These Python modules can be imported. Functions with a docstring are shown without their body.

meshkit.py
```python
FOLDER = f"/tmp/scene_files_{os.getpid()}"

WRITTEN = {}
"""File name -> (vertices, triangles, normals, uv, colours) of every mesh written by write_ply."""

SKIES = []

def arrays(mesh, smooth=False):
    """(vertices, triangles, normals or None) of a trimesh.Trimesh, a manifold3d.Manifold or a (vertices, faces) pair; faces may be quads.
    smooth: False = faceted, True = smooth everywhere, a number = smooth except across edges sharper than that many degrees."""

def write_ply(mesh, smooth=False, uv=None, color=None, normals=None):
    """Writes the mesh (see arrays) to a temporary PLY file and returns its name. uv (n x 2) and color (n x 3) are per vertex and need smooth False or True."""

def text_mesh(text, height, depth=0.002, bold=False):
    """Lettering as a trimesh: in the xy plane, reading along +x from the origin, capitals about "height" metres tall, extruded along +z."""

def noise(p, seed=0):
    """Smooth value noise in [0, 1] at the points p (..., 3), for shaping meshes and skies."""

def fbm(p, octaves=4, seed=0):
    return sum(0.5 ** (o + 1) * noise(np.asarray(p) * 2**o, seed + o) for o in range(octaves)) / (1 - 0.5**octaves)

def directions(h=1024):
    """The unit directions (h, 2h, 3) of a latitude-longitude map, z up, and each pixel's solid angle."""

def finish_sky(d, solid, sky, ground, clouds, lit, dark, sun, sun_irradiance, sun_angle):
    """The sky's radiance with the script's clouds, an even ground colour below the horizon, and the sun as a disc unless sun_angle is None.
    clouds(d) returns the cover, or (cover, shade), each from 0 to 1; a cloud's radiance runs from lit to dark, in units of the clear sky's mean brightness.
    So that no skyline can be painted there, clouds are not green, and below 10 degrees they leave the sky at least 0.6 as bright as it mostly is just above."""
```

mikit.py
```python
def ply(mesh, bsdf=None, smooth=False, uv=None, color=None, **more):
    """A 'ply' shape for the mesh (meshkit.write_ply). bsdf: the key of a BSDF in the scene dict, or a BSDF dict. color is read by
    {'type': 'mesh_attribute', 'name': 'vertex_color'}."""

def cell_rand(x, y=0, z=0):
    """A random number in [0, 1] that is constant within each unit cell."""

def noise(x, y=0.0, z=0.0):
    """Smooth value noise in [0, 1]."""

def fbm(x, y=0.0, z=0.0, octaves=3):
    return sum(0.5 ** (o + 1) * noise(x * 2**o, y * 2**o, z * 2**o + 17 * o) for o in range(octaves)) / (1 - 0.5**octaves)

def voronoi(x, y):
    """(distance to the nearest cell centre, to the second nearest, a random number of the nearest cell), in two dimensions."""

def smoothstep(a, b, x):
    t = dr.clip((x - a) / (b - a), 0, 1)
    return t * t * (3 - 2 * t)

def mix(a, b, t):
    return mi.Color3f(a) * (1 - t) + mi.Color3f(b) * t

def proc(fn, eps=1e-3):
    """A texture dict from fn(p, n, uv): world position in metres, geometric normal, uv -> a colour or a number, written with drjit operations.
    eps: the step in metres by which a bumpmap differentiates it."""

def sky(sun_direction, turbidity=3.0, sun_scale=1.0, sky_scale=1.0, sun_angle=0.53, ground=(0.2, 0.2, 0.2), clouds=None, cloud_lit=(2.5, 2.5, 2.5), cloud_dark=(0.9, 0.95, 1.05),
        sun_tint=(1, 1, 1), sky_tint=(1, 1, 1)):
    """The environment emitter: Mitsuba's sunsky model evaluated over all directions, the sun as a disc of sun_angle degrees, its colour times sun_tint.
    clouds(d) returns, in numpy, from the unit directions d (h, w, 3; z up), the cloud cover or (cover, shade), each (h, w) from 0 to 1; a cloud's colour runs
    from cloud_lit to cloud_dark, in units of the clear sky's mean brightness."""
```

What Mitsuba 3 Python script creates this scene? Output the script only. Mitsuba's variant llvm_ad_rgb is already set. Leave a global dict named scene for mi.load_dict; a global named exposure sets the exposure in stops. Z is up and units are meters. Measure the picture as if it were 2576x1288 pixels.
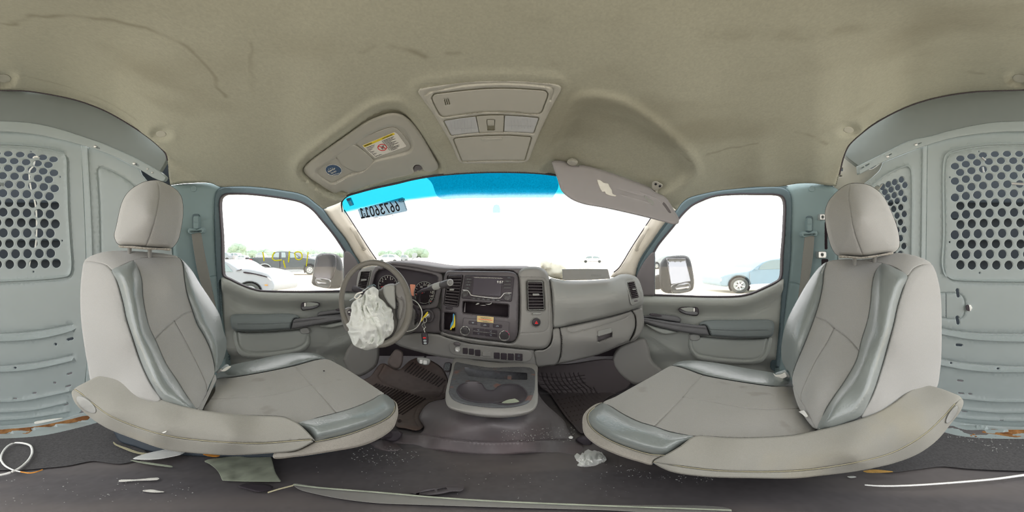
import math, random
import numpy as np, shapely, trimesh, mitsuba as mi, mikit, meshkit
from shapely.geometry import Polygon, LineString, Point
from shapely.ops import unary_union
from scipy.spatial import Delaunay
from scipy.interpolate import RBFInterpolator, PchipInterpolator

random.seed(7); RNG = np.random.RandomState(7)
T = mi.ScalarTransform4f
scene, labels = {}, {}

# ------------------------------------------------------------------ camera, sky, exposure
EYE = 0.9                                    # height of the eye above the cab floor, metres
scene['camera'] = {'type': 'perspective', 'fov': 90.0, 'fov_axis': 'x', 'near_clip': 0.02, 'far_clip': 2000.0,
                   'to_world': T().look_at(origin=[0, 0, EYE], target=[0, 1, EYE], up=[0, 0, 1])}
scene['sky'] = mikit.sky([0.1, -0.3, 0.9], turbidity=5.0, sun_scale=0.0, clouds=lambda d: np.ones(d.shape[:2]),
                         cloud_lit=(1.0, 1.0, 1.0), ground=(0.55, 0.54, 0.52))
exposure = 3.68

# ------------------------------------------------------------------ helpers
W, H, F, CX, CY = 2576, 1288, 1288.0, 1288.0, 644.0
GROUND = -0.45                               # the yard outside lies below the cab floor

def P(x, y, d):
    """A point of the place from its bearing (x right, y down, in 1/1288 of the distance) and its distance ahead."""
    x, y, d = np.broadcast_arrays(np.asarray(x, float), np.asarray(y, float), np.asarray(d, float))
    return np.stack([(x - CX) / F * d, d, EYE + (CY - y) / F * d], -1)

def cr(pts, closed=True, sp=4.0):
    """Centripetal Catmull-Rom through pts; a third value marks a sharp corner."""
    q = np.array([p[:2] for p in pts], float); c = [len(p) > 2 and bool(p[2]) for p in pts]; n = len(q)
    if n < 3: return q
    out = []
    for i in range(n if closed else n - 1):
        a, b = q[i], q[(i + 1) % n]
        p0 = q[(i - 1) % n] if (closed or i > 0) and not c[i] else 2 * a - b
        p3 = q[(i + 2) % n] if (closed or i < n - 2) and not c[(i + 1) % n] else 2 * b - a
        m = max(1, int(np.linalg.norm(b - a) / sp))
        t0 = 0; t1 = t0 + max(np.linalg.norm(a - p0), 1e-6) ** .5; t2 = t1 + max(np.linalg.norm(b - a), 1e-6) ** .5; t3 = t2 + max(np.linalg.norm(p3 - b), 1e-6) ** .5
        t = np.linspace(t1, t2, m, endpoint=False)[:, None]
        A1 = (t1 - t) / (t1 - t0) * p0 + (t - t0) / (t1 - t0) * a
        A2 = (t2 - t) / (t2 - t1) * a + (t - t1) / (t2 - t1) * b
        A3 = (t3 - t) / (t3 - t2) * b + (t - t2) / (t3 - t2) * p3
        B1 = (t2 - t) / (t2 - t0) * A1 + (t - t0) / (t2 - t0) * A2
        B2 = (t3 - t) / (t3 - t1) * A2 + (t - t1) / (t3 - t1) * A3
        out.append((t2 - t) / (t2 - t1) * B1 + (t - t1) / (t2 - t1) * B2)
    if not closed: out.append(q[-1:])
    return np.vstack(out)

def big(g):
    g = g if g.is_valid else g.buffer(0)
    return max(g.geoms, key=lambda a: a.area) if hasattr(g, 'geoms') else g

def poly(o):
    return big(o if isinstance(o, Polygon) else Polygon(cr(o)))

def rq(pts, r=3):
    """A polygon with its corners rounded by r."""
    g = Polygon([p[:2] for p in pts]).buffer(0)
    return big(g.buffer(-r).buffer(r * 1.0)) if r else g

def rect(x0, y0, x1, y1, r=2): return rq([(x0, y0), (x1, y0), (x1, y1), (x0, y1)], r)
def ell(x, y, rx, ry, n=28, rot=0):
    a = np.linspace(0, 2 * np.pi, n, endpoint=False); c, s = math.cos(math.radians(rot)), math.sin(math.radians(rot))
    u, v = rx * np.cos(a), ry * np.sin(a)
    return Polygon(np.stack([x + u * c - v * s, y + u * s + v * c], 1))
def slot(x, y, l, w, rot=0):
    c, s = math.cos(math.radians(rot)), math.sin(math.radians(rot))
    return LineString([(x - c * l / 2, y - s * l / 2), (x + c * l / 2, y + s * l / 2)]).buffer(w / 2)

def field(ctrl):
    """A smooth surface (distance ahead) through control points; flat ones stay flat."""
    if callable(ctrl): return ctrl
    if np.isscalar(ctrl): return lambda x, y: np.full(np.shape(x), float(ctrl))
    c = np.array(ctrl, float)
    if len(c) < 3: return lambda x, y, m=c[:, 2].mean(): np.full(np.shape(x), m)
    f = RBFInterpolator(c[:, :2] / 500., 1 / c[:, 2], kernel='thin_plate_spline', degree=1, smoothing=1e-6)
    def g(x, y):
        x, y = np.broadcast_arrays(np.asarray(x, float), np.asarray(y, float))
        return 1 / f(np.stack([x.ravel(), y.ravel()], 1) / 500.).reshape(x.shape)
    return g
def off(D, o): return lambda x, y: D(x, y) - o

def resample(line, sp):
    n = max(3, int(round(line.length / sp)))
    return shapely.get_coordinates(shapely.line_interpolate_point(line, np.linspace(0, line.length, n, endpoint=not line.is_closed)))
def rings(g):
    for q in getattr(g, 'geoms', [g]):
        if not q.is_empty and q.geom_type == 'Polygon':
            yield q.exterior
            yield from q.interiors

def patch(outline, D, t=.03, r=6, b=None, pil=0, pr=60, step=14, grooves=(), holes=(), back=1.0, rel=None, uvf=None, keep=False):
    """A solid panel: its outline, the surface D that its face follows, rounded edge (r wide, b deep), pillow pil, seams, holes, thickness t."""
    if t is not None and t > .02 and back == 1.0 and not keep: back = .985
    D = field(D); full = poly(outline)
    if holes: full = big(full.difference(unary_union([ell(*h) if isinstance(h, tuple) else h for h in holes])))
    b = .012 if b is None else b
    bs = max(1.2, min(step * .5, 7))
    pts = [resample(full.exterior, bs)] + [resample(i, 2.2) for i in full.interiors]
    if r:
        for k in (.12, .4, .72, 1.0):
            for l in rings(full.buffer(-r * k, join_style=1)):
                if l.length > 6: pts.append(resample(l, max(1.6, min(bs, r * 1.2))))
    gl = []
    for (gp, w, dep) in grooves:
        l = LineString(cr(gp, closed=False)); gl.append((l, w, dep))
        for o in (0, -.6, .6, -1.4, 1.4):
            ll = l if o == 0 else l.parallel_offset(abs(o) * w, 'left' if o > 0 else 'right')
            for q in getattr(ll, 'geoms', [ll]):
                if q.length > 3: pts.append(resample(q, max(1.8, w * 1.2)))
    x0, y0, x1, y1 = full.bounds
    gx, gy = np.meshgrid(np.arange(x0, x1 + step, step), np.arange(y0, y1 + step, step * .87))
    gx = gx + (np.arange(gx.shape[0]) % 2)[:, None] * step / 2
    g = np.stack([gx.ravel(), gy.ravel()], 1)
    bd = full.boundary; shapely.prepare(full)
    g = g[shapely.contains_xy(full, g[:, 0], g[:, 1])]
    if len(g): g = g[shapely.distance(shapely.points(g), bd) > max(r * 1.05, step * .35)]
    nb = sum(len(p) for p in pts[:1 + len(full.interiors)])
    rest = np.vstack(pts[1 + len(full.interiors):] + [g])
    if len(rest):
        rest = rest[shapely.contains_xy(full, rest[:, 0], rest[:, 1])]
        if len(rest): rest = rest[shapely.distance(shapely.points(rest), bd) > min(.4, max(.05, r * .1))]
    p = np.vstack([np.vstack(pts[:1 + len(full.interiors)]), rest])
    p = p[np.sort(np.unique(np.round(p / .35).astype(int), axis=0, return_index=True)[1])]
    tri = Delaunay(p).simplices
    a, bb, c = p[tri[:, 0]], p[tri[:, 1]], p[tri[:, 2]]
    cen = (a + bb + c) / 3
    area = np.abs((bb - a)[:, 0] * (c - a)[:, 1] - (bb - a)[:, 1] * (c - a)[:, 0])
    grown = full.buffer(.02); shapely.prepare(grown)
    tri = tri[shapely.contains_xy(grown, cen[:, 0], cen[:, 1]) & (area > 1e-3)]
    used = np.unique(tri); new = -np.ones(len(p), int); new[used] = np.arange(len(used)); p = p[used]; tri = new[tri]
    x, y = p[:, 0], p[:, 1]
    dist = shapely.distance(shapely.points(p), bd)
    base = D(x, y); d = base.copy()
    if r:
        s = np.clip(dist / r, 0, 1); d += b * (1 - np.sqrt(np.maximum(0, 1 - (1 - s) ** 2)))
    if pil: d -= pil * (1 - (1 - np.clip(dist / pr, 0, 1)) ** 2)
    for l, w, dep in gl: d += dep * np.exp(-(shapely.distance(shapely.points(p), l) / w) ** 2)
    if rel is not None: d += rel(x, y)
    front = P(x, y, d); n = len(p)
    cx, cy = full.centroid.x, full.centroid.y
    if t is None:
        v, f = front, tri
    else:
        bd_ = base + (b if r else 0) + t
        bk = P(x, y, base + (b if r else 0)); bk[:, 1] += t
        if back != 1.0:
            bk = P(cx + (x - cx) * back, cy + (y - cy) * back, bd_)
        bk[:, 1] = np.maximum(bk[:, 1], front[:, 1] + .0008)
        v = np.vstack([front, bk])
        e = np.sort(np.vstack([tri[:, [0, 1]], tri[:, [1, 2]], tri[:, [2, 0]]]), 1)
        ue, cnt = np.unique(e, axis=0, return_counts=True); ue = ue[cnt == 1]
        f = tri
    # winding: faces towards the eye
    q = v[f]; nn = np.cross(q[:, 1] - q[:, 0], q[:, 2] - q[:, 0])
    fl = (nn * (q.mean(1) - [0, 0, EYE])).sum(1) > 0
    f = f.copy(); f[fl] = f[fl][:, ::-1]
    if t is not None:
        de = {}
        for tr in f:
            for i in range(3): de[(tr[i], tr[(i + 1) % 3])] = 1
        sd = []
        for i, j in ue:
            if (i, j) not in de: i, j = j, i
            sd += [(j, i, i + n), (j, i + n, j + n)]
        f = np.vstack([f, f[:, ::-1] + n, np.array(sd, int).reshape(-1, 3)])
    m = trimesh.Trimesh(v, f, process=False)
    if uvf is not None: m.metadata['uv'] = np.stack(uvf(*(np.concatenate([q, q]) if t is not None else q for q in (x, y))), 1)
    return m

def tube(pts, rad, n=8, closed=False):
    """A round bar along 3-D points; rad: one radius or one per point."""
    p = np.asarray(pts, float); rad = np.broadcast_to(rad, (len(p),)); m = len(p)
    t = np.gradient(p, axis=0) if not closed else np.roll(p, -1, 0) - np.roll(p, 1, 0)
    t /= np.linalg.norm(t, axis=1, keepdims=True) + 1e-12
    ref = np.array([0, 1, 0.]) if np.abs(t[:, 1]).mean() < .8 else np.array([0, 0, 1.])
    a = np.cross(t, ref); a /= np.linalg.norm(a, axis=1, keepdims=True) + 1e-12
    bb = np.cross(t, a); an = np.arange(n) * 2 * np.pi / n
    v = p[:, None] + rad[:, None, None] * (np.cos(an)[None, :, None] * a[:, None] + np.sin(an)[None, :, None] * bb[:, None])
    f = []
    for i in range(m if closed else m - 1):
        for j in range(n):
            A, B, C, E = i * n + j, i * n + (j + 1) % n, ((i + 1) % m) * n + (j + 1) % n, ((i + 1) % m) * n + j
            f += [(A, B, C), (A, C, E)]
    v = v.reshape(-1, 3)
    if not closed:
        v = np.vstack([v, p[:1], p[-1:]])
        for j in range(n):
            f += [(m * n, (j + 1) % n, j), (m * n + 1, (m - 1) * n + j, (m - 1) * n + (j + 1) % n)]
    tm = trimesh.Trimesh(v, np.array(f), process=False)
    if not closed: tm.fix_normals()
    return tm
def ptube(pts, rpx, n=8, sp=5, closed=False):
    """tube() from bearings (x, y, distance); rpx in the same unit as x and y."""
    q = cr([p[:2] for p in pts], closed, sp) if len(pts) > 2 else np.array([p[:2] for p in pts], float)
    o = np.array([p[:2] for p in pts], float); d0 = np.array([p[2] for p in pts], float)
    s = np.concatenate([[0], np.cumsum(np.linalg.norm(np.diff(o, axis=0), axis=1))])
    sq = np.concatenate([[0], np.cumsum(np.linalg.norm(np.diff(q, axis=0), axis=1))]); sq = sq / max(sq[-1], 1e-9) * s[-1]
    d = np.interp(sq, s, d0); rr = np.interp(sq, s, np.broadcast_to(rpx, (len(o),)))
    return tube(P(q[:, 0], q[:, 1], d), rr * d / F, n, closed)

def disc(x, y, rx, ry, prof, D, n=28, rot=0, t=.006):
    """A turned piece that faces the viewer: prof = (fraction of the radius, height in metres) from rim to centre."""
    D = field(D); a = np.linspace(0, 2 * np.pi, n, endpoint=False); c, s = math.cos(math.radians(rot)), math.sin(math.radians(rot))
    prof = [(prof[0][0], -t)] + list(prof); v = []
    for q, h in prof:
        u, w = rx * q * np.cos(a), ry * q * np.sin(a); X, Y = x + u * c - w * s, y + u * s + w * c
        v.append(P(X, Y, D(X, Y) - h))
    k = len(prof); v.append(P(x, y, D(np.array([x]), np.array([y])) - prof[-1][1])); v.append(P(x, y, D(np.array([x]), np.array([y])) + t)); f = []
    for i in range(k - 1):
        for j in range(n):
            A, B, C, E = i * n + j, i * n + (j + 1) % n, (i + 1) * n + (j + 1) % n, (i + 1) * n + j
            f += [(A, B, C), (A, C, E)]
    for j in range(n): f += [((k - 1) * n + j, (k - 1) * n + (j + 1) % n, k * n), ((j + 1) % n, j, k * n + 1)]
    m = trimesh.Trimesh(np.vstack(v), np.array(f), process=False); m.fix_normals(); return m

def txt(s, x, y, h, D, ex=(1, 0), ey=(0, -1), e=.0015, bold=False, thick=.0008, center=False):
    """Raised lettering on the surface D: origin, cap height h, and the directions of the line and of the letters' uprights."""
    m = meshkit.text_mesh(s, 1.0, depth=1.0, bold=bold); v = m.vertices
    tx = v[:, 0] - (v[:, 0].max() / 2 if center else 0)
    X = x + h * (tx * ex[0] + v[:, 1] * ey[0]); Y = y + h * (tx * ex[1] + v[:, 1] * ey[1])
    return trimesh.Trimesh(P(X, Y, field(D)(X, Y) - e - v[:, 2] * thick), m.faces, process=False)
cat = trimesh.util.concatenate

def box(x0, x1, y0, y1, z0, z1):
    m = trimesh.creation.box([x1 - x0, y1 - y0, z1 - z0]); m.apply_translation([(x0 + x1) / 2, (y0 + y1) / 2, (z0 + z1) / 2]); return m

taken = set()
def K(name, parent=None):
    base = (parent + '__' if parent else '') + name; k, i = base, 0
    while k in taken: i += 1; k = f'{base}_{i:03d}'
    taken.add(k); return k
def add(name, mesh, mat, parent=None, smooth=38, label=None):
    k = K(name, parent); uv = getattr(mesh, 'metadata', {}).get('uv') if hasattr(mesh, 'metadata') else None
    scene[k] = mikit.ply(mesh, mat, smooth=(True if uv is not None else smooth), uv=uv)
    if label: labels.setdefault(k, {})['label'] = label
    return k
def thing(name, label, category, group=None):
    k = K(name); labels[k] = {'label': label, 'category': category}
    if group: labels[k]['group'] = group
    return k
def struct(name, kind='structure', label=None):
    k = K(name); labels[k] = {'kind': kind}
    if label: labels[k]['label'] = label
    return k
def one(name, mesh, mat, label, category, group=None, smooth=38):
    k = add(name, mesh, mat, None, smooth); labels[k] = {'label': label, 'category': category}
    if group: labels[k]['group'] = group
    return k

# ------------------------------------------------------------------ materials
def lin(c): c = np.array(c, float) / 255; return np.where(c <= .04045, c / 12.92, ((c + .055) / 1.055) ** 2.4)
def C(r, g, b, k=1.3): return [float(v) for v in np.clip(lin((r, g, b)) * k, 0, .92)]
def mat(name, rgb, rough=.6, spec=.4, k=1.3, metal=0, sheen=0, coat=0, noise=0, ns=60, stain=None, bump=0, bs=400, octs=3):
    col = C(*rgb, k=k)
    if noise or stain:
        cc, st = col, stain
        def fn(p, n, uv):
            v = 1 + noise * (mikit.fbm(p.x * ns, p.y * ns, p.z * ns, octs) - .5) * 2 if noise else 1
            out = mi.Color3f(cc[0], cc[1], cc[2]) * v
            if st:
                sc, lo, hi, amt, sr = st
                m = mikit.smoothstep(lo, hi, mikit.fbm(p.x * sc[0] + 3, p.y * sc[1] + 5, p.z * sc[2] + 9, 4)) * amt
                out = out * (1 - m) + mi.Color3f(*C(*sr)) * m
            return out
        bc = mikit.proc(fn)
    else: bc = {'type': 'rgb', 'value': col}
    bs_ = {'type': 'principled', 'base_color': bc, 'roughness': rough, 'specular': spec, 'metallic': float(metal)}
    if sheen: bs_['sheen'] = float(sheen)
    if coat: bs_['clearcoat'] = float(coat); bs_['clearcoat_gloss'] = .8
    if bump:
        bs_ = {'type': 'bumpmap', 'arbitrary': mikit.proc(lambda p, n, uv: mikit.fbm(p.x * bs, p.y * bs, p.z * bs, 2), eps=.4 / bs), 'scale': bump, 'bsdf': bs_}
    scene['mat_' + name] = {'type': 'twosided', 'bsdf': bs_}
    return 'mat_' + name

M = {}
def dm(name, *a, **k): M[name] = mat(name, *a, **k)
dm('headliner_plain', (170, 169, 158), .8, .2, k=1.2)
dm('console_plastic', (168, 167, 159), .6, .35, k=1.2)
dm('fabric', (159, 159, 157), .9, .15, k=1.06, noise=.07, ns=420, sheen=.3)
dm('fabric_seat', (158, 157, 153), .92, .12, k=1.02, noise=.07, ns=420, sheen=.3, stain=((9, 9, 9), .66, .8, .35, (110, 104, 98)))
dm('fabric_side', (148, 147, 140), .92, .12, k=.98, noise=.08, ns=420, sheen=.3, stain=((3.5, 3.5, 6), .5, .75, .22, (146, 138, 114)))
dm('skirt', (156, 152, 144), .95, .1, k=1.0, noise=.16, ns=300, sheen=.5, bump=.002, bs=220)
dm('vinyl', (129, 136, 135), .26, .8, k=1.0, bump=.0012, bs=260)
dm('thread', (160, 154, 128), .8, .2)
dm('seam', (92, 90, 84), .9, .1)
dm('paint', (146, 156, 156), .3, .5,k=1.2, noise=.02, ns=8)
dm('paint_dark', (112, 120, 119), .42, .4)
dm('hole_edge', (190, 196, 192), .4, .5)
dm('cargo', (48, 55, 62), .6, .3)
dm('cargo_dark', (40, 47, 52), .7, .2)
dm('dash', (130, 129, 126), .55, .35, noise=.02, ns=300)
dm('dash_light', (140, 141, 138), .55, .35)
dm('dash_dark', (98, 94, 96), .5, .35)
dm('bezel', (84, 80, 83), .4, .4)
dm('black', (58, 53, 58), .5, .35)
dm('deep', (40, 34, 38), .8, .2)
dm('screen', (70, 66, 74), .18, .5)
dm('knob', (60, 58, 60), .35, .5)
dm('silver', (190, 190, 188), .3, .5, metal=.7)
dm('door', (146, 149, 144), .6, .3)
dm('door_light', (150, 154, 149), .6, .3)
dm('door_teal', (106, 113, 113), .55, .35)
dm('door_bar', (92, 92, 94), .45, .4)
dm('frame_seal', (78, 93, 98), .55, .35)
dm('pillar', (116, 134, 136), .6, .3)
dm('pillar_light', (186, 180, 168), .75, .2)
dm('belt', (118, 118, 113), .8, .2, noise=.05, ns=300)
dm('wheel', (104, 101, 95), .42, .4)
dm('wheel_hub', (112, 110, 108), .4, .4)
dm('airbag', (222, 224, 220), .9, .1, k=1.05)
dm('airbag_cream', (236, 230, 212), .9, .1, k=1.1)
dm('rubber', (84, 81, 83), .62, .3, noise=.12, ns=40, stain=((1.2, 4, 3), .46, .74, .6, (108, 102, 100)))
dm('floor_carpet', (76, 75, 76), .9, .1, noise=.45, ns=170, octs=4)
dm('rubber_mat', (104, 95, 92), .7, .25, noise=.12, ns=40, stain=((4, 4, 4), .5, .72, .5, (112, 92, 84)))
dm('rib', (66, 58, 57), .6, .3)
dm('hump', (94, 90, 92), .42, .4, noise=.06, ns=50, stain=((3, 3, 3), .5, .8, .3, (112, 92, 92)))
dm('tray', (78, 79, 82), .42, .4, noise=.25, ns=70, stain=((14, 14, 14), .62, .75, .5, (120, 76, 60)))
dm('rust', (138, 100, 64), .9, .1, noise=.5, ns=60, stain=((16, 16, 16), .5, .65, .6, (90, 52, 34)))
dm('white', (238, 236, 228), .7, .2, k=1.0)
dm('white_gloss', (240, 240, 236), .3, .4, k=1.0)
dm('paper_green', (146, 152, 136), .9, .1, noise=.4, ns=18, k=1.25)
dm('yellow', (236, 196, 60), .7, .2)
dm('yellow_paint', (246, 214, 44), .6, .2)
dm('orange', (206, 138, 60), .8, .2)
dm('leaf', (190, 150, 84), .8, .2, noise=.2, ns=60)
dm('blue_card', (96, 160, 196), .6, .2)
dm('tan_label', (188, 168, 120), .6, .3)
dm('red', (200, 40, 40), .5, .3)
dm('maroon', (120, 60, 58), .4, .4)
dm('pink', (200, 60, 110), .5, .3)
dm('ink', (40, 42, 46), .8, .1)
dm('sticker_navy', (62, 84, 112), .5, .3)
dm('lcd', (220, 150, 124), .5, .2)
dm('lens', (166, 169, 172), .25, .5, bump=.0015, bs=500)
dm('mirror', (150, 152, 156), .04, .5, metal=1.0)
dm('mirror_black', (46, 50, 52), .4, .4)
dm('truck', (44, 56, 60), .3, .5, coat=.5)
dm('truck_glass', (170, 196, 196), .15, .5)
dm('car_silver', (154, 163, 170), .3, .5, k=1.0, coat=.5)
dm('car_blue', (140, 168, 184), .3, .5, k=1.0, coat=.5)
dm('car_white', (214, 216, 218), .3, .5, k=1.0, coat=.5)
dm('car_glass', (128, 146, 150), .15, .5)
dm('car_grey', (150, 158, 160), .4, .5)
dm('tyre', (70, 74, 72), .8, .2)
dm('rim', (206, 204, 196), .35, .5)
dm('lamp_red', (214, 46, 50), .4, .4)
dm('foliage', (150, 170, 152), .9, .1, noise=.35, ns=1.2)
dm('trunk', (110, 104, 92), .9, .1)
dm('yard', (228, 217, 197), .95, .05, k=1.0, noise=.10, ns=.8, stain=((.35, .5, 1), .56, .72, .3, (150, 138, 120)))
scene['mat_glass'] = {'type': 'thindielectric', 'int_ior': 1.5}
M['glass'] = 'mat_glass'
scene['mat_film'] = {'type': 'thindielectric', 'int_ior': 1.05, 'specular_transmittance': {'type': 'rgb', 'value': [.42, .50, .54]}}
scene['mat_film_clear'] = {'type': 'thindielectric', 'int_ior': 1.05, 'specular_transmittance': {'type': 'rgb', 'value': [.62, .72, .76]}}
M['clear_film'] = 'mat_film_clear'
M['lot_film'] = 'mat_film'
def tintfn(a, b):
    def fn(p, n, uv):
        s = mikit.smoothstep(0.0, 1.0, uv.y); return mi.Color3f(*a) * (1 - s) + mi.Color3f(*b) * s
    return mikit.proc(fn)
scene['mat_tint'] = {'type': 'thindielectric', 'int_ior': 1.02, 'specular_transmittance': tintfn((.02, .42, .58), (.95, .98, 1))}
def dots(p, n, uv):
    a = mikit.noise(uv.x * 1.0, uv.y * 40.0)
    s = mikit.smoothstep(.55, 1.0, uv.y); k = .75 + .5 * mikit.noise(uv.x * 150, uv.y * 40)
    return (mi.Color3f(.018, .34, .44) * (1 - s) + mi.Color3f(.34, .60, .72) * s) * k
scene['mat_frit'] = {'type': 'thindielectric', 'int_ior': 1.02, 'specular_transmittance': mikit.proc(dots)}
dm('visor_shaded', (146, 143, 144), .85, .15)  # shade of the backlit right visor put into its base colour
dm('post', (110, 110, 108), .4, .5)
dm('post_cream', (150, 149, 140), .75, .2)
dm('mirror_darkened', (104, 102, 106), .12, .5, metal=1.0, k=1.0)  # metal darkened in place of the dark reflection in the left mirror
dm('mat_black', (80, 74, 76), .6, .3)

# ------------------------------------------------------------------ the cab shell
_wd = PchipInterpolator([0, 428, 560, 738, 868, 1083, 1288, 1600, 2200], [3.38, 3.32, 3.24, 3.12, 2.96, 2.79, 2.6, 2.3, 2.0])
def WD(x, y=0): return _wd(np.abs(np.asarray(x, float) - CX)) + 0 * np.asarray(y, float)
_yb = PchipInterpolator([-700, 0, 130, 270, 417, 560, 700, 812, 940, 1040, 1160, 1288, 1400, 1540, 1690, 1850, 2040, 2150, 2300, 2450, 2576, 3300],
                        [150, 228, 239, 283, 390, 466, 478, 515, 476, 452, 438, 434, 443, 470, 515, 476, 465, 372, 262, 230, 225, 150])
_jd = PchipInterpolator([0, 428, 738, 868, 1083, 1288, 2000], [3.02, 3.05, 3.06, 2.9, 2.74, 2.56, 2.1])
def CD0(x, y):
    yb = _yb(np.asarray(x, float)); s = np.asarray(y, float) / yb
    s = np.where(s > 1, 1 + (s - 1) * .3, s)
    return 1 / (1 / 1.72 + (1 / _jd(np.abs(np.asarray(x, float) - CX)) - 1 / 1.72) * s)
rec_l = poly([(757, 428), (768, 409), (824, 365), (884, 321), (924, 291), (953, 276), (982, 269), (1010, 274), (1024, 284), (1047, 311), (1087, 372), (1112, 412), (1112, 440), (1040, 455), (960, 474), (880, 494), (850, 496), (800, 474)])
rec_r = poly([(1366, 430), (1414, 332), (1440, 287), (1458, 266), (1490, 259), (1530, 265), (1578, 283), (1640, 324), (1690, 365), (1722, 398), (1738, 425), (1722, 452), (1690, 474), (1640, 492), (1560, 476), (1440, 455)])
def sdist(g, x, y):
    p = shapely.points(np.ravel(x), np.ravel(y)); d = shapely.distance(p, g.boundary)
    return np.where(shapely.contains_xy(g, np.ravel(x), np.ravel(y)), d, -d).reshape(np.shape(x))
def sst(a, b, v): t = np.clip((v - a) / (b - a), 0, 1); return t * t * (3 - 2 * t)
def ceil_rel(x, y):
    l, r = sdist(rec_l, x, y), sdist(rec_r, x, y); out = np.zeros(np.shape(x))
    out += .11 * sst(-6, 12, l) - .03 * np.exp(-((l + 12) / 13) ** 2)
    out += .065 * sst(-10, 22, r) - .035 * np.exp(-((r + 14) / 15) ** 2)
    c = sdist(con_out, x, y); out += -.02 * np.exp(-((c + 10) / 14) ** 2)
    for (px, py) in CLIPS:
        q = np.hypot((x - px) / 1.5, y - py); out += .05 * np.exp(-(q / (15 if px in (405, 2135) else 20)) ** 4) - .012 * np.exp(-((q - 24) / 8) ** 2)
    out += .03 * np.exp(-(((x - 1985) / 60) ** 2 + ((y - 440) / 45) ** 2)) - .03 * np.exp(-(((x - 1915) / 30) ** 2 + ((y - 430) / 60) ** 2))
    out += .004 * (meshkit.fbm(np.stack([x / 70, y / 45, 0 * x], -1), 3) - .5)
    return out
CLIPS = [(10, 197), (405, 337), (2135, 327), (2565, 197)]
con_out = poly([(1050, 230), (1053, 223), (1068, 218.5), (1133, 208.6), (1207, 202.7), (1282, 202), (1356, 206), (1403, 211), (1413, 217), (1413, 226), (1403, 245), (1385, 279), (1357, 339), (1338, 389), (1332, 402), (1324, 408), (1263, 411.7), (1189, 412.7), (1161, 411.7), (1152, 404), (1133, 361), (1114, 328), (1086, 283), (1062, 250)])
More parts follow.
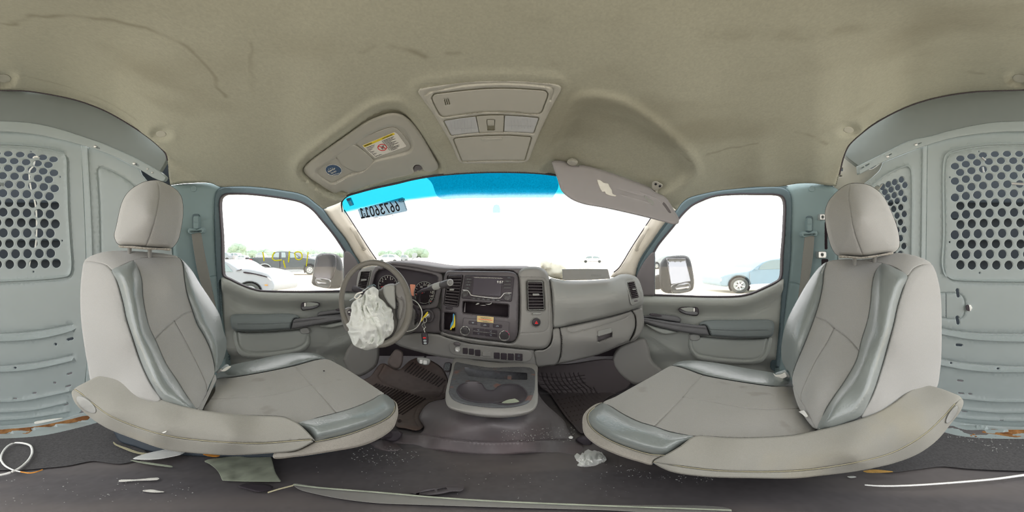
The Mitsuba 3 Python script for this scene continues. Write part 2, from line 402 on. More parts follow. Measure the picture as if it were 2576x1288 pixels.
STAINS = [([(20, 62), (90, 40), (190, 42), (300, 55), (370, 72), (420, 92), (462, 113), (500, 145), (528, 178), (548, 215), (560, 240)], .012, .45), ([(905, 128), (925, 118), (943, 117)], .012, .5), ([(985, 118), (1010, 122), (1040, 130), (1068, 142)], .014, .45), ([(1125, 133), (1152, 132)], .012, .3),
          ([(632, 110), (632, 230)], .010, .25), ([(1780, 90), (1900, 84), (2010, 90)], .03, .22), ([(2010, 90), (2120, 75), (2250, 62)], .03, .25), ([(2360, 45), (2400, 50), (2440, 68)], .02, .3), ([(1780, 388), (1840, 372), (1905, 358)], .008, .4), ([(1680, 360), (1735, 400)], .008, .35), ([(2000, 332), (2050, 345), (2080, 362)], .008, .3), ([(1390, 160), (1397, 163)], .015, .4), ([(1725, 368), (1731, 372)], .008, .4),
          ([(60, 190), (140, 210), (260, 252), (340, 300)], .012, .2), ([(2440, 180), (2470, 186)], .014, .4), ([(2530, 195), (2545, 210)], .02, .4)]
_seg = []
for pts_, w_, a_ in STAINS:
    q_ = np.array(cr(pts_, False, 45) if len(pts_) > 2 else pts_, float); wq = P(q_[:, 0], q_[:, 1], CD0(q_[:, 0], q_[:, 1]))
    _seg += [(wq[i][:2], wq[i + 1][:2], w_, a_) for i in range(len(wq) - 1)]
_hb, _hs = C(158, 158, 144, k=1.2), C(112, 106, 88, k=1.1)
def headfn(p, n, uv):
    v = 1 + .10 * (mikit.fbm(p.x * 130, p.y * 130, p.z * 130, 3) - .5) * 2
    m = mikit.smoothstep(.52, .78, mikit.fbm(p.x * 1.3 + 3, p.y * 2.2 + 5, p.z * 2 + 9, 4)) * .4
    wob = (mikit.noise(p.x * 18, p.y * 18) - .5) * .02; brk = .35 + .65 * mikit.smoothstep(.3, .6, mikit.noise(p.x * 14 + 7, p.y * 14))
    s = mi.Float(0)
    for a, b, w, k in _seg:
        dx, dy = b[0] - a[0], b[1] - a[1]; l = max(dx * dx + dy * dy, 1e-9)
        px, py = p.x + wob - a[0], p.y + wob - a[1]; t = mikit.dr.clip((px * dx + py * dy) / l, 0, 1)
        dd = mikit.dr.sqrt(mikit.dr.square(px - t * dx) + mikit.dr.square(py - t * dy))
        s = mikit.dr.maximum(s, k * mikit.dr.exp(-mikit.dr.square(dd / w)))
    m = mikit.dr.maximum(m, s * brk)
    return mi.Color3f(*_hb) * v * (1 - m) + mi.Color3f(*_hs) * m
scene['mat_headliner'] = {'type': 'twosided', 'bsdf': {'type': 'principled', 'base_color': mikit.proc(headfn), 'roughness': .95, 'specular': .1, 'sheen': .2}}
M['headliner'] = 'mat_headliner'
CDm = lambda x, y: CD0(x, y) + ceil_rel(np.asarray(x, float), np.asarray(y, float))
struct('ceiling')
ced = cr([(-300, 190), (0, 228), (60, 230), (120, 238), (187, 252), (230, 266), (270, 283), (326, 315), (374, 348), (402, 372), (417, 389), (421, 402), (424, 440), (428, 466, 1), (470, 461), (531, 461), (553, 470), (587, 469), (621, 469), (670, 473), (717, 480), (750, 486), (773, 495), (791, 509), (812, 526, 1), (859, 507), (866, 499), (872, 494), (905, 483), (947, 472), (994, 462), (1040, 451), (1093, 442), (1160, 436), (1226, 433), (1293, 433), (1359, 436), (1400, 441), (1480, 452), (1560, 468), (1640, 490), (1668, 505), (1702, 529, 1), (1716, 510), (1733, 498), (1763, 489), (1806, 480), (1850, 475), (1906, 470), (1950, 470), (1973, 468), (1997, 463), (2040, 461), (2087, 467), (2103, 468, 1), (2108, 449), (2114, 427), (2119, 407), (2127, 382), (2136, 365), (2149, 351), (2164, 338), (2190, 317), (2233, 291), (2294, 263), (2364, 243), (2451, 230), (2576, 225), (2880, 190)], False, 6)
cm = patch(Polygon([(-420, -420), (-420, 170)] + [tuple(q) for q in ced] + [(3000, 170), (3000, -420)]), CD0, t=.03, r=7, b=.02, step=11, rel=ceil_rel)
scene['ceiling'] = mikit.ply(cm, M['headliner'], smooth=60)
# the roof runs on over the viewer's head
rz = float(P(0, -420, CD0(np.array([1288.]), np.array([-420.])))[0, 2])
scene[K('roof_lining', 'ceiling')] = mikit.ply(box(-2.2, 2.2, -0.1, 1.30, rz, rz + .04), M['headliner'])

for i, (px, py) in enumerate(CLIPS):
    one('headliner_clip', disc(px, py, 13 if i in (1, 2) else 18, 8 if i in (1, 2) else 10.5, [(1, .001), (.92, .007), (.6, .009), (.2, .009)], off(CDm, .004), rot=6), M['headliner_plain'],
        ['round beige headliner clip at the far left, cut by the picture edge', 'round beige headliner clip above the left headrest', 'round beige headliner clip above the right headrest', 'round beige headliner clip at the far right, cut by the picture edge'][i], 'clip', 'round clips holding the headliner')

# floor
def sheet(xs, ys, zf):
    X, Y = np.meshgrid(xs, ys); v = np.stack([X.ravel(), Y.ravel(), zf(X, Y).ravel()], 1); nx = len(xs); f = []
    for j in range(len(ys) - 1):
        for i in range(nx - 1):
            a = j * nx + i; f += [(a, a + 1, a + nx + 1), (a, a + nx + 1, a + nx)]
    return trimesh.Trimesh(v, np.array(f), process=False)
def FZ(X, Y):
    z = np.where(Y > 3.35, np.minimum((Y - 3.35) * .75, .6), 0)
    return z + .006 * (meshkit.fbm(np.stack([X * 5, Y * 5, 0 * X], -1), 3) - .5)
struct('floor')
scene['floor'] = mikit.ply(sheet(np.linspace(-3.3, 3.3, 130), np.concatenate([np.linspace(-.2, 1.5, 8), np.linspace(1.56, 3.9, 90)]), FZ), M['rubber'], smooth=True)
def FD(x, y): return EYE * F / np.maximum(np.asarray(y, float) - CY, 60) + 0 * np.asarray(x, float)
def fo(h): return lambda x, y: (EYE - h) * F / np.maximum(np.asarray(y, float) - CY, 60) + 0 * np.asarray(x, float)
add('floor_covering', patch([(-480, 1104, 1), (0, 1104), (100, 1097), (190, 1078), (250, 1062, 1), (310, 1090), (345, 1120), (372, 1142, 1), (345, 1158), (300, 1167), (262, 1163), (235, 1160), (170, 1172), (110, 1178), (60, 1182), (0, 1183), (-480, 1187, 1)], fo(.008), t=.004, r=2, b=.004, step=22), M['floor_carpet'], 'floor')
add('floor_covering', patch([(3056, 1104, 1), (2576, 1105), (2477, 1103), (2414, 1097), (2377, 1088, 1), (2330, 1125), (2270, 1152), (2215, 1172), (2196, 1180, 1), (2240, 1188), (2290, 1183), (2330, 1178), (2370, 1174), (2430, 1179), (2480, 1182), (2576, 1185), (3056, 1190, 1)], fo(.008), t=.004, r=2, b=.004, step=22), M['floor_carpet'], 'floor')
# front bulkhead below the dashboard
struct('wall_front')
scene['wall_front'] = mikit.ply(sheet(np.linspace(-1.12, .92, 12), np.linspace(3.6, 3.66, 3), lambda X, Y: .15 + (Y - 3.6) * 5), M['deep'])

# ---------- left bulkhead
struct('wall_left')
WL = off(WD, 0)
def holes_l():
    rows = [([20, 50, 79, 107, 134], [387, 389, 392, 396, 401], 7.0), ([5.6, 35, 65, 94, 121], [404, 405.5, 408, 411, 415], 7.8), ([20, 50.5, 80, 108, 135], [423, 425, 427, 431, 435], 8.4),
            ([6, 36, 66, 95, 122], [442, 443.5, 445.5, 448.5, 452], 8.9), ([21.5, 51.4, 81, 109.5, 136.6], [464, 465.3, 467.5, 470.4, 474], 9.5), ([6.7, 37, 67, 96, 124], [486, 487, 488.5, 491, 494], 10.1),
            ([22, 52, 82, 110.6, 137.4], [510, 511, 512, 514, 517], 10.6), ([7.3, 37.7, 67.3, 97, 125], [534, 535, 536, 537, 539], 11.0), ([22.3, 52.8, 82.4, 111, 138.8], [560, 560.5, 561, 562, 563.4], 11.4),
            ([7.8, 38, 68, 97.5, 125.7], [586, 586.5, 586.5, 586.5, 587], 11.5), ([23, 53, 83, 112.3, 140], [612.8, 612.5, 612.2, 612.2, 612.2], 11.5), ([8.4, 38.5, 68.7, 98.3, 126.8], [639.3, 638.8, 638.5, 638, 637.4], 11.5), ([23.7, 54.2, 84, 113.4, 141.3], [665.3, 664.7, 664.2, 663.4, 662.5], 11.5)]
    out = []
    for xs, ys, ry in rows:
        dx = xs[1] - xs[0]; q = list(zip(xs, ys))
        for k in range(1, 6): q.append((xs[0] - dx * k, ys[0] - 1.2 * min(k, 2) * (1 if ry < 9 else 0)))
        out += [(x, y, 11.6, ry) for x, y in q if x > -150]
    return out
emb_l = [(-190, 363), (0, 363), (84, 368), (140, 377), (163, 389), (168, 444), (171, 528), (176, 611), (179, 676), (173, 692), (151, 698), (0, 708), (-190, 712)]
ribs = lambda L: L
cl_slots = [slot(176.5, 853, 12, 6, -14), ell(140, 866, 3.8, 3.2, 12), ell(38, 925, 4, 2.8, 12), slot(175, 940, 11, 3.6, -18), ell(138, 963, 3.6, 2.4, 12), slot(172, 971, 11, 3, -15), slot(87, 988.5, 7, 3, -5), slot(38, 1002.5, 7.5, 2.6), slot(167, 1018, 10, 2, -15),
            ell(78, 381.5, 2.2, 1.5, 10), ell(151, 445, 2.2, 2, 10), ell(156, 605.5, 2.2, 2.2, 10), ell(84, 683.5, 2.4, 2.2, 10)]
def gr(*seg): return list(seg)
cg = [(emb_l, 2.4, -.008), ([(p[0] + 4, p[1] + 4) for p in emb_l], 1.8, .006),
      ([(-180, 843), (0, 841), (70, 837), (126, 829), (181, 818)], 3, .008), ([(-180, 859), (0, 858), (84, 853), (140, 843), (181, 832)], 2.4, -.008), ([(-180, 923), (0, 922), (70, 916), (126, 907), (182, 895)], 3, .006), ([(-180, 936), (0, 935), (70, 930), (126, 920), (181, 907)], 2.4, -.008),
      ([(-180, 1013), (0, 1011), (56, 1008), (112, 998), (175, 984)], 2.4, -.008), ([(-180, 1039), (0, 1037), (84, 1031), (168, 1013)], 2.4, -.007), ([(-180, 1060), (0, 1057), (84, 1050), (168, 1036)], 2.4, -.007)]
add('centre_panel', patch([(-480, 325, 1), (0, 326), (60, 330), (109, 337), (160, 350), (205, 364, 1), (209, 461), (213, 548), (217, 660), (219, 800), (220, 900), (213, 970), (208, 1028, 1), (199, 1040), (159, 1054), (84, 1064), (0, 1071), (-480, 1078, 1)], WL, t=.003, r=1.6, b=.002, step=12, grooves=cg, holes=holes_l() + cl_slots), M['paint'], 'wall_left')
add('side_panel', patch([(203, 364, 1), (243, 376), (283, 391), (352, 426, 1), (358, 440), (372, 458), (392, 500), (420, 560), (440, 700), (440, 960, 1), (214, 975, 1), (219, 900), (217, 660), (213, 548), (209, 461)], off(WD, .004), t=.004, r=2.5, b=.008, step=14,
    grooves=[([(254, 636), (251, 513), (247, 450), (246, 430), (250, 422), (258, 421), (300, 439), (338, 466), (360, 490)], 2.2, .008), ([(219, 370), (224, 460), (229, 560), (232, 660)], 2.4, -.008)]), M['paint'], 'wall_left')
add('rail', patch([(-480, 301, 1), (0, 304), (60, 307), (109, 314), (160, 327), (209, 343), (260, 361), (304, 380), (345, 400), (383, 421), (402, 432), (418, 446, 1), (412, 456), (391, 450), (352, 427), (283, 392), (204, 365), (109, 342), (60, 335), (0, 331), (-480, 328, 1)], off(WD, .03), t=.02, r=2, b=.004, step=10, holes=[slot(246, 371.5, 8, 2.4, 20), slot(344, 414, 8, 2.4, 28)]), M['paint'], 'wall_left')
for (bx, by) in ((239, 368), (337, 411), (371, 425), (383, 434)):
    add('rivet', disc(bx, by, 4.2 if bx < 350 else 2.6, 3.8 if bx < 350 else 2.4, [(1, .001), (.8, .005), (.4, .006)], off(WD, .03), 14), M['silver'], 'wall_left__rail')
add('header_panel', patch([(-320, 170, 1), (0, 226), (60, 228), (120, 236), (187, 250), (230, 264), (270, 281), (326, 313), (374, 346), (402, 370), (417, 386), (420, 400), (402, 434, 1), (383, 424), (304, 383), (209, 346), (160, 330), (109, 317), (60, 310), (0, 307), (-480, 304), (-320, 298, 1)],
    lambda x, y: WD(x) - .02 + .0, t=.02, r=3, b=.006, step=16), M['paint_dark'], 'wall_left')
add('corner_post', patch([(345, 424, 1), (383, 424), (402, 433), (421, 404), (432, 470), (470, 560), (470, 680), (380, 680), (366, 460)], lambda x, y: WD(x) + .07, t=.03, r=3, step=16), M['cargo'], 'wall_left')
add('door_seal', ptube([(0, 227.5, 2.53), (60, 229, 2.56), (120, 237, 2.6), (187, 251, 2.64), (230, 265, 2.68), (270, 282, 2.72), (326, 314, 2.77), (374, 347, 2.82), (402, 371, 2.85), (417, 388, 2.87), (421, 404, 2.88)], 1.6), M['black'], 'wall_left')
# sill with rust
def sill_l(x, y): return np.minimum(WD(x) - .03, FD(x, y) - .004)
struct('baseboard_left')
scene['baseboard_left'] = mikit.ply(patch([(-480, 1076, 1), (0, 1070), (84, 1063), (159, 1052), (200, 1040), (250, 1030, 1), (262, 1052), (243, 1064), (190, 1079), (100, 1097), (0, 1105), (-480, 1110, 1)], sill_l, t=.06, r=2, b=.006, step=10), M['paint'], smooth=38)
add('rust_patch', patch([(-120, 1083), (0, 1081), (20, 1079), (60, 1076), (100, 1071), (140, 1063), (180, 1054), (215, 1046), (226, 1048), (222, 1055), (180, 1064), (150, 1070), (120, 1075), (85, 1080), (72, 1090), (58, 1091), (40, 1086), (0, 1093), (-120, 1098)], off(sill_l, .002), t=.002, r=1.5, b=.002, step=9), M['rust'], 'baseboard_left')
add('torn_trim', patch([(86, 1062), (110, 1057), (150, 1052), (158, 1052), (140, 1057), (86, 1066)], off(sill_l, .006), t=.003, r=1, b=.002), M['white'], 'baseboard_left')
# cargo space behind the perforated panels
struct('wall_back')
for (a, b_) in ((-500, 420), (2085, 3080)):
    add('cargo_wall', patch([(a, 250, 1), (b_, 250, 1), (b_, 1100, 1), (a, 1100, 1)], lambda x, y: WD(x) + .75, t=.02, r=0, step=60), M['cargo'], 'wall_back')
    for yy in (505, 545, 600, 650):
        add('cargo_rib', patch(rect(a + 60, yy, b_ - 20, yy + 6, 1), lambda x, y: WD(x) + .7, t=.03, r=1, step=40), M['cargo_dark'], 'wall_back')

# ---------- right bulkhead
struct('wall_right')
def holes_r():
    rows = [([921, 985, 1052, 1121, 1191, 1262], [457, 446, 438, 432, 430, 430], 17), ([890, 953, 1018, 1086, 1156, 1227], [502, 490, 481, 475, 470, 470], 19), ([920, 985, 1052, 1121, 1192, 1263], [538, 528, 520, 516, 513, 512], 20),
            ([890, 953, 1019, 1088, 1158, 1230], [588, 577, 570, 563, 558, 557], 21), ([920, 985, 1052, 1122, 1193, 1264], [630, 621, 614, 609, 606, 605], 22), ([890, 953, 1019, 1089, 1160, 1231], [683, 674, 668, 663, 660, 659], 23),
            ([921, 986, 1054, 1123, 1194, 1266], [731, 724, 719, 714, 712, 711], 24), ([889, 954, 1020, 1090, 1161, 1232], [788, 781, 777, 773, 770, 769], 25), ([921, 987, 1056, 1125, 1196, 1268], [840, 835, 832, 830, 829, 829], 25.5),
            ([889, 954, 1022, 1092, 1163, 1234], [899, 895, 893, 891, 890, 889], 26), ([921, 988, 1057, 1127, 1199, 1270], [954, 953, 952, 951, 951, 952], 26), ([889, 954, 1022, 1092, 1164, 1236], [1015, 1013, 1012, 1011, 1011, 1011], 26), ([921, 988, 1058, 1129, 1200, 1272], [1073, 1074, 1074, 1074, 1075, 1075], 26)]
    out = []
    for xs, ys, ry in rows:
        xs, ys = list(xs), list(ys)
        for k in range(5): xs.append(xs[-1] + 71.5); ys.append(ys[-1])
        out += [(2016 + x / 2.3, 200 + y / 2.3, 11.0, ry / 2.3) for x, y in zip(xs, ys) if 2016 + x / 2.3 < 2720]
    return out
emb_r = [(2766, 362), (2576, 362), (2472, 365), (2407, 376), (2383, 385), (2375, 400), (2373, 591), (2370, 670), (2377, 691), (2394, 702), (2451, 706.5), (2576, 708.7), (2766, 710)]
cr_slots = [slot(2379.7, 768, 62, 2.2, 90), slot(2409.7, 737, 14, 9, 80), slot(2409.3, 805.5, 14, 9, 80), slot(2413, 868, 12, 6, 5), ell(2393, 913, 3.6, 2.4, 12), ell(2511, 927, 4, 2.6, 12), slot(2415.6, 957.8, 12, 4, 8), slot(2418, 989.4, 12, 3, 8), slot(2440.7, 991, 7, 3, 6), slot(2426, 1035, 12, 2, 6), slot(2519, 1057, 8, 1.6),
            ell(2462.5, 381, 2, 1.4, 10), ell(2389.5, 446, 2.2, 2, 10), ell(2389, 609, 2.4, 2.2, 10), ell(2464.6, 686.5, 2.4, 2.3, 10)]
rg = [(emb_r, 2.4, -.008), ([(p[0] + 4, p[1] + 4) for p in emb_r], 1.8, .006), ([(2330, 818), (2368, 827), (2417, 835), (2482, 840), (2576, 841), (2756, 843)], 3, .008), ([(2330, 831), (2368, 840), (2434, 852), (2499, 857), (2576, 859), (2756, 860)], 2.4, -.008),
      ([(2330, 894), (2367, 904), (2434, 915), (2510, 921), (2576, 923), (2756, 924)], 3, .006), ([(2330, 909), (2367, 918), (2434, 930), (2499, 935.5), (2576, 936), (2756, 937)], 2.4, -.008), ([(2400, 1000), (2424, 1003), (2499, 1010), (2576, 1011), (2756, 1012)], 2.4, -.008), ([(2400, 1025), (2421, 1029), (2499, 1037), (2576, 1038), (2756, 1039)], 2.4, -.007),
      ([(2395, 1046), (2411, 1050), (2473, 1056), (2576, 1059), (2756, 1060)], 2.4, -.007), ([(2366, 737), (2400, 738), (2418, 742), (2426, 755), (2426, 785), (2420, 798), (2400, 803), (2366, 799)], 1.5, .005)]
add('centre_panel', patch([(3056, 325, 1), (2576, 326), (2520, 329), (2451, 336), (2390, 347), (2333, 364, 1), (2331, 500), (2329, 648), (2325, 760), (2320, 980, 1), (2376, 1058, 1), (2420, 1064), (2500, 1071), (2576, 1074), (3056, 1078, 1)], WL, t=.003, r=1.6, b=.002, step=12, grooves=rg, holes=holes_r() + cr_slots), M['paint'], 'wall_right')
kb = add('bolt', disc(2438, 774.6, 8, 9.2, [(1, .001), (.95, .008), (.7, .01)], WL, 6), M['white_gloss'], 'wall_right__centre_panel')
add('bolt_plate', patch([(2430, 768), (2436, 766), (2439, 783), (2432, 781)], off(WL, .0115), t=.001, r=.5, b=.0005), M['black'], 'wall_right__centre_panel__bolt')
sp_h = [(918, 34), (870, 52), (825, 68), (783, 86), (745, 99), (943, 72), (892, 89), (845, 104), (801, 121), (915, 127), (867, 144), (821, 158), (941, 170), (889, 184), (843, 198), (914, 229), (864, 241), (939, 276), (888, 287), (912, 334), (865, 342), (938, 386), (888, 390), (912, 446), (866, 450), (936, 502), (888, 505), (910, 558), (866, 562)]
add('side_panel', patch([(2333, 364, 1), (2277, 386), (2221, 408, 1), (2218.6, 416), (2212, 429), (2201, 440), (2174, 462), (2140, 488), (2110, 520), (2110, 700), (2120, 960, 1), (2325, 970, 1), (2326, 760), (2329, 648), (2331, 500)], off(WD, .004), t=.003, r=2, b=.006, step=12,
    grooves=[([(2293, 660), (2293, 436), (2290, 423), (2282, 418), (2232, 438), (2195, 467), (2160, 500)], 2.4, -.010), ([(2322, 370), (2320, 500), (2318, 648), (2315, 760)], 2.4, -.008)], holes=[ell(1940 + x / 2.8, 440 + y / 2.8, 7.0, 8.0, 22, 25 if y < 200 else 8) for x, y in sp_h]), M['paint'], 'wall_right')
add('rail', patch([(3056, 301, 1), (2576, 304), (2494, 308), (2407, 324), (2340, 342), (2288, 354), (2233, 381), (2180, 407), (2159.6, 417, 1), (2162, 439, 1), (2220, 409), (2277, 386), (2338, 364), (2390, 349), (2451, 338.5), (2520, 332), (2576, 331), (3056, 328, 1)], off(WD, .03), t=.02, r=2, b=.004, step=10, holes=[slot(2168.5, 422.5, 8.5, 2.4, -28), slot(2181.5, 415, 10, 2.2, -28), slot(2313, 360.5, 8, 1.4, -18), slot(2239, 389, 7, 1.4, -30)]), M['paint'], 'wall_right')
for (bx, by) in ((2304.5, 363.5), (2233, 393.5)):
    add('rivet', disc(bx, by, 4.6, 3.6, [(1, .001), (.8, .005), (.4, .006)], off(WD, .03), 14, -25), M['silver'], 'wall_right__rail')
add('header_panel', patch([(2900, 186, 1), (2576, 223), (2451, 228), (2364, 241), (2294, 261), (2233, 289), (2190, 315), (2164, 336), (2149, 349), (2136, 363), (2127, 382), (2124, 389), (2160, 420, 1), (2180, 410), (2233, 384), (2288, 357), (2340, 345), (2407, 327), (2494, 311), (2576, 307), (2900, 302, 1)],
    lambda x, y: WD(x) - .02, t=.02, r=3, b=.006, step=16), M['paint_dark'], 'wall_right')
add('corner_post', patch([(2096, 468), (2106, 440), (2114, 416), (2124, 388), (2160, 418), (2190, 425), (2226, 405), (2232, 440), (2180, 520), (2120, 600), (2085, 620), (2080, 560)], lambda x, y: WD(x) + .06, t=.03, r=3, step=14, holes=[ell(2118.5, 426.5, 2, 2, 10), rect(2116, 423, 2120, 430, 0), slot(2114.5, 443, 4, 1.2)]), M['post_cream'], 'wall_right')
add('door_seal', ptube([(2576, 226.5, 2.53), (2451, 231.5, 2.59), (2364, 244.5, 2.65), (2294, 264.5, 2.69), (2233, 292.5, 2.73), (2190, 318.5, 2.77), (2164, 339, 2.8), (2149, 352, 2.81), (2136, 366, 2.83), (2127, 383, 2.84), (2119, 408, 2.85), (2112, 440, 2.86)], 1.6), M['black'], 'wall_right')
struct('baseboard_right')
scene['baseboard_right'] = mikit.ply(patch([(3056, 1076, 1), (2576, 1073), (2499, 1070), (2420, 1063), (2370, 1054, 1), (2362, 1080), (2378, 1091), (2414, 1098), (2477, 1104), (2576, 1106), (3056, 1110, 1)], sill_l, t=.06, r=2, b=.006, step=10), M['paint'], smooth=38)
add('rust_patch', patch([(2493, 1080), (2520, 1081), (2576, 1081), (2700, 1083), (2700, 1098), (2576, 1096), (2560, 1100), (2530, 1097), (2505, 1093), (2470, 1088), (2447, 1083), (2475, 1088), (2505, 1090)], off(sill_l, .002), t=.002, r=1.5, b=.002, step=9), M['rust'], 'baseboard_right')
for (x, y, a) in ((2450, 1093, 4), (2476, 1087, 5), (2444, 1096, 3), (2455, 1098, 3)):
    add('rust_patch', patch(ell(x, y, a, a * .5, 10), off(sill_l, .002), t=.002, r=.6, b=.001), M['rust'], 'baseboard_right')
# wiring seen through the perforated panels
def inw(pts, o=.05): return [(x, y, float(WD(x)) + o) for x, y in pts]
k = thing('tie_strap', 'white plastic tie strap threaded through the perforated panel at the left', 'tie strap')
add('strap', ptube([(84, 397, 2.64), (88, 394, 2.62), (94, 394.5, 2.62), (98, 397, 2.64)], 1.8), M['white'], k)
add('strap', ptube(inw([(88, 396), (86, 412), (82, 420), (75, 428), (74, 447), (78, 475), (87, 505), (91, 530), (92, 586), (88, 625), (76, 655), (73, 672)]), 1.5), M['white'], k)
one('latch_bar', ptube(inw([(-60, 463), (-10, 463), (10, 463)], -.01), 3.6), M['paint_dark'], 'short grey latch bar crossing the holes at the left picture edge', 'latch bar')
one('latch_bar', ptube(inw([(2545, 461.5), (2576, 463), (2640, 464)], -.01), 3.4), M['silver'], 'short silver latch bar crossing the holes at the right picture edge', 'latch bar')
k = thing('tie_strap', 'grey plastic tie strap hanging in the perforated panel on the right', 'tie strap')
add('strap', ptube(inw([(2470, 396), (2476, 401), (2479, 404)], -.02), 2.2), M['silver'], k)
add('strap', ptube(inw([(2472, 420), (2475, 434)], .02), 1.8), M['silver'], k)

# ---------- B pillars
def pillar(n, outline, seam, cap, brackets):
    struct(n); scene[n] = mikit.ply(patch(outline, off(WD, .01), t=.05, r=16, b=.05, step=14, grooves=seam), M['pillar'], smooth=50)
    add('cap', disc(*cap, [(1, .0008), (.9, .003), (.5, .003)], off(WD, .01), 20), M['pillar'], n)
    for q in brackets: add('bracket', patch(rect(*q, 3), off(WD, .03), t=.02, r=2, b=.004, holes=[ell((q[0] + q[2]) / 2, (q[1] + q[3]) / 2, 3, 3, 12)]), M['silver'], n)
pillar('trim_1', [(428, 467, 1), (460, 463), (490, 461), (531, 461), (556, 470), (553, 480), (549, 500), (547, 560), (549, 640), (555, 700), (562, 780), (572, 840), (582, 930), (592, 985, 1), (430, 985, 1)], [([(500, 700), (520, 698), (543, 694)], 1.4, .006)], (487, 475, 8, 8), [])
pillar('trim_2', [(1975, 471), (1997, 463), (2040, 461), (2080, 465), (2104, 474), (2116, 490), (2116, 560), (2112, 700), (2100, 985, 1), (1938, 985, 1), (1952, 900), (1964, 800), (1974, 720), (1981, 650), (1983, 560), (1983, 501), (1978, 483)], [([(1984, 711), (2000, 712), (2012, 716)], 1.4, .006)], (2042, 475, 8, 8), [(2062, 538, 2077, 554), (2058, 632, 2079, 650)])
add('dark_channel', patch(rect(2074, 558, 2082, 628, 3), off(WD, .012), t=.006, r=1), M['deep'], 'trim_2')
add('dark_channel', patch(rect(2066, 651, 2084, 672, 3), off(WD, .012), t=.006, r=1), M['deep'], 'trim_2')

# ---------- doors
def door(n, frame_out, glass, panel, prel, wn, dark_patch):
    struct(n); g = poly(glass)
    scene[n] = mikit.ply(patch(panel, off(WD, 0), t=.05, r=6, b=.02, step=9, rel=prel), M['door'], smooth=50)
    fr = poly(frame_out).difference(g)
    add('window_frame', patch(big(fr), off(WD, .015), t=.05, r=4, b=.015, step=10), M['frame_seal'], n)
    add('frame_backing', patch(big(poly(frame_out).buffer(9).difference(g.buffer(3))), off(WD, -.015), t=.02, r=0, step=16), M['frame_seal'], n)
    inner = big(g.buffer(3.2).difference(g.buffer(-.8)).intersection(poly(frame_out).buffer(1)))
    add('window_seal', patch(inner, off(WD, .024), t=.02, r=1.5, b=.006, step=6), M['black'], n)
    add('mirror_patch', patch(dark_patch, off(WD, .035), t=.03, r=4, b=.012, step=9), M['dash_dark'], n)
    struct(wn); scene[wn] = mikit.ply(patch(g.buffer(2), off(WD, -.02), t=None, r=0, step=25), M['glass'], smooth=True)
    return g
gl = [(554, 509), (557, 497), (566, 490), (587, 488), (628, 489), (675, 494), (722, 501), (750, 507), (768, 515), (787, 529), (812, 558), (838, 590), (859, 621), (866, 632, 1), (866, 670), (866, 731, 1), (831, 732), (750, 733), (684, 732), (652, 730), (626, 723), (601, 713), (577, 701), (564, 694), (561, 679), (559, 600)]
def rel_l(x, y):
    s = y - np.interp(x, [555, 580, 600, 626, 652, 684, 750, 900], [696, 703, 713, 724, 731, 733, 734, 735])
    out = -.055 * np.exp(-((s - 16) / 16) ** 2) + .02 * np.exp(-((s - 52) / 16) ** 2) * sst(575, 600, x)
    out += .02 * np.exp(-(((x - 779) / 40) ** 2 + ((y - 771) / 18) ** 2))
    out += .06 * sst(872, 905, y + (x - 700) * .05) + .03 * sst(800, 850, x) * sst(820, 850, y)
    out += -.018 * np.exp(-((y - (900 - (x - 790) * .55)) / 7) ** 2) * sst(775, 800, x) * sst(905, 885, x)
    return out
g2 = door('door_1', [(540, 520), (541, 491), (548, 478), (560, 472), (587, 470), (621, 470), (670, 474), (717, 481), (750, 487), (773, 496), (791, 510), (812, 527), (840, 565), (870, 603), (890, 637), (906, 664), (908, 690), (908, 738, 1), (700, 741), (648, 738), (600, 724), (566, 706), (556, 704), (556, 780), (563, 850), (566, 905, 1), (556, 905, 1), (548, 780), (542, 640), (539, 560)], gl,
    [(556, 697, 1), (564, 695), (577, 702), (601, 714), (626, 724), (652, 731), (684, 733), (750, 734), (865, 734), (930, 735, 1), (950, 770), (945, 860), (905, 940), (880, 965), (760, 985), (600, 990), (575, 960), (566, 900), (560, 800)], rel_l, 'window_2',
    [(868, 633), (876, 632), (890, 645), (903, 668), (908, 700), (908, 735, 1), (868, 735, 1)])
dl = lambda o: off(WD, o)
add('armrest_pad', patch([(580, 799), (584, 792), (592, 790), (653, 790), (728, 789), (748, 793), (755, 800), (741, 803), (736, 810), (731, 829, 1), (672, 833), (616, 834), (593, 832), (584, 826), (580, 813)], lambda x, y: WD(x) - .075 - .03 * sst(795, 812, y), t=.06, r=6, b=.045, step=7, grooves=[([(600, 816), (660, 816), (732, 813)], 1.6, .003)]), M['door_teal'], 'door_1')
add('pull_handle', patch([(737, 806), (742, 802), (765, 800), (793, 796), (851, 790), (880, 787), (880, 804), (851, 808), (802, 817), (746, 827), (730, 829, 1)], lambda x, y: WD(x) - .1 + .03 * sst(802, 790, y), t=.05, r=4, b=.03, step=7, grooves=[([(737, 812), (800, 804), (860, 796)], 1.4, .004)]), M['door_bar'], 'door_1')
add('switch_plate', patch([(797, 796), (802, 785), (811, 783), (851, 778), (880, 775), (880, 787), (851, 790), (815, 794)], dl(.06), t=.06, r=4, b=.03, step=7), M['door_bar'], 'door_1')
add('window_switch', patch([(843, 779), (852, 776), (862, 776), (858, 781), (848, 782)], dl(.085), t=.01, r=1, b=.004), M['black'], 'door_1__switch_plate')
add('pull_cup', patch([(802, 819), (820, 816), (851, 810), (870, 806), (870, 818), (852, 822), (836, 826), (817, 824.5), (806, 821.5)], dl(.07), t=.04, r=4, b=.03, step=7), M['door_light'], 'door_1')
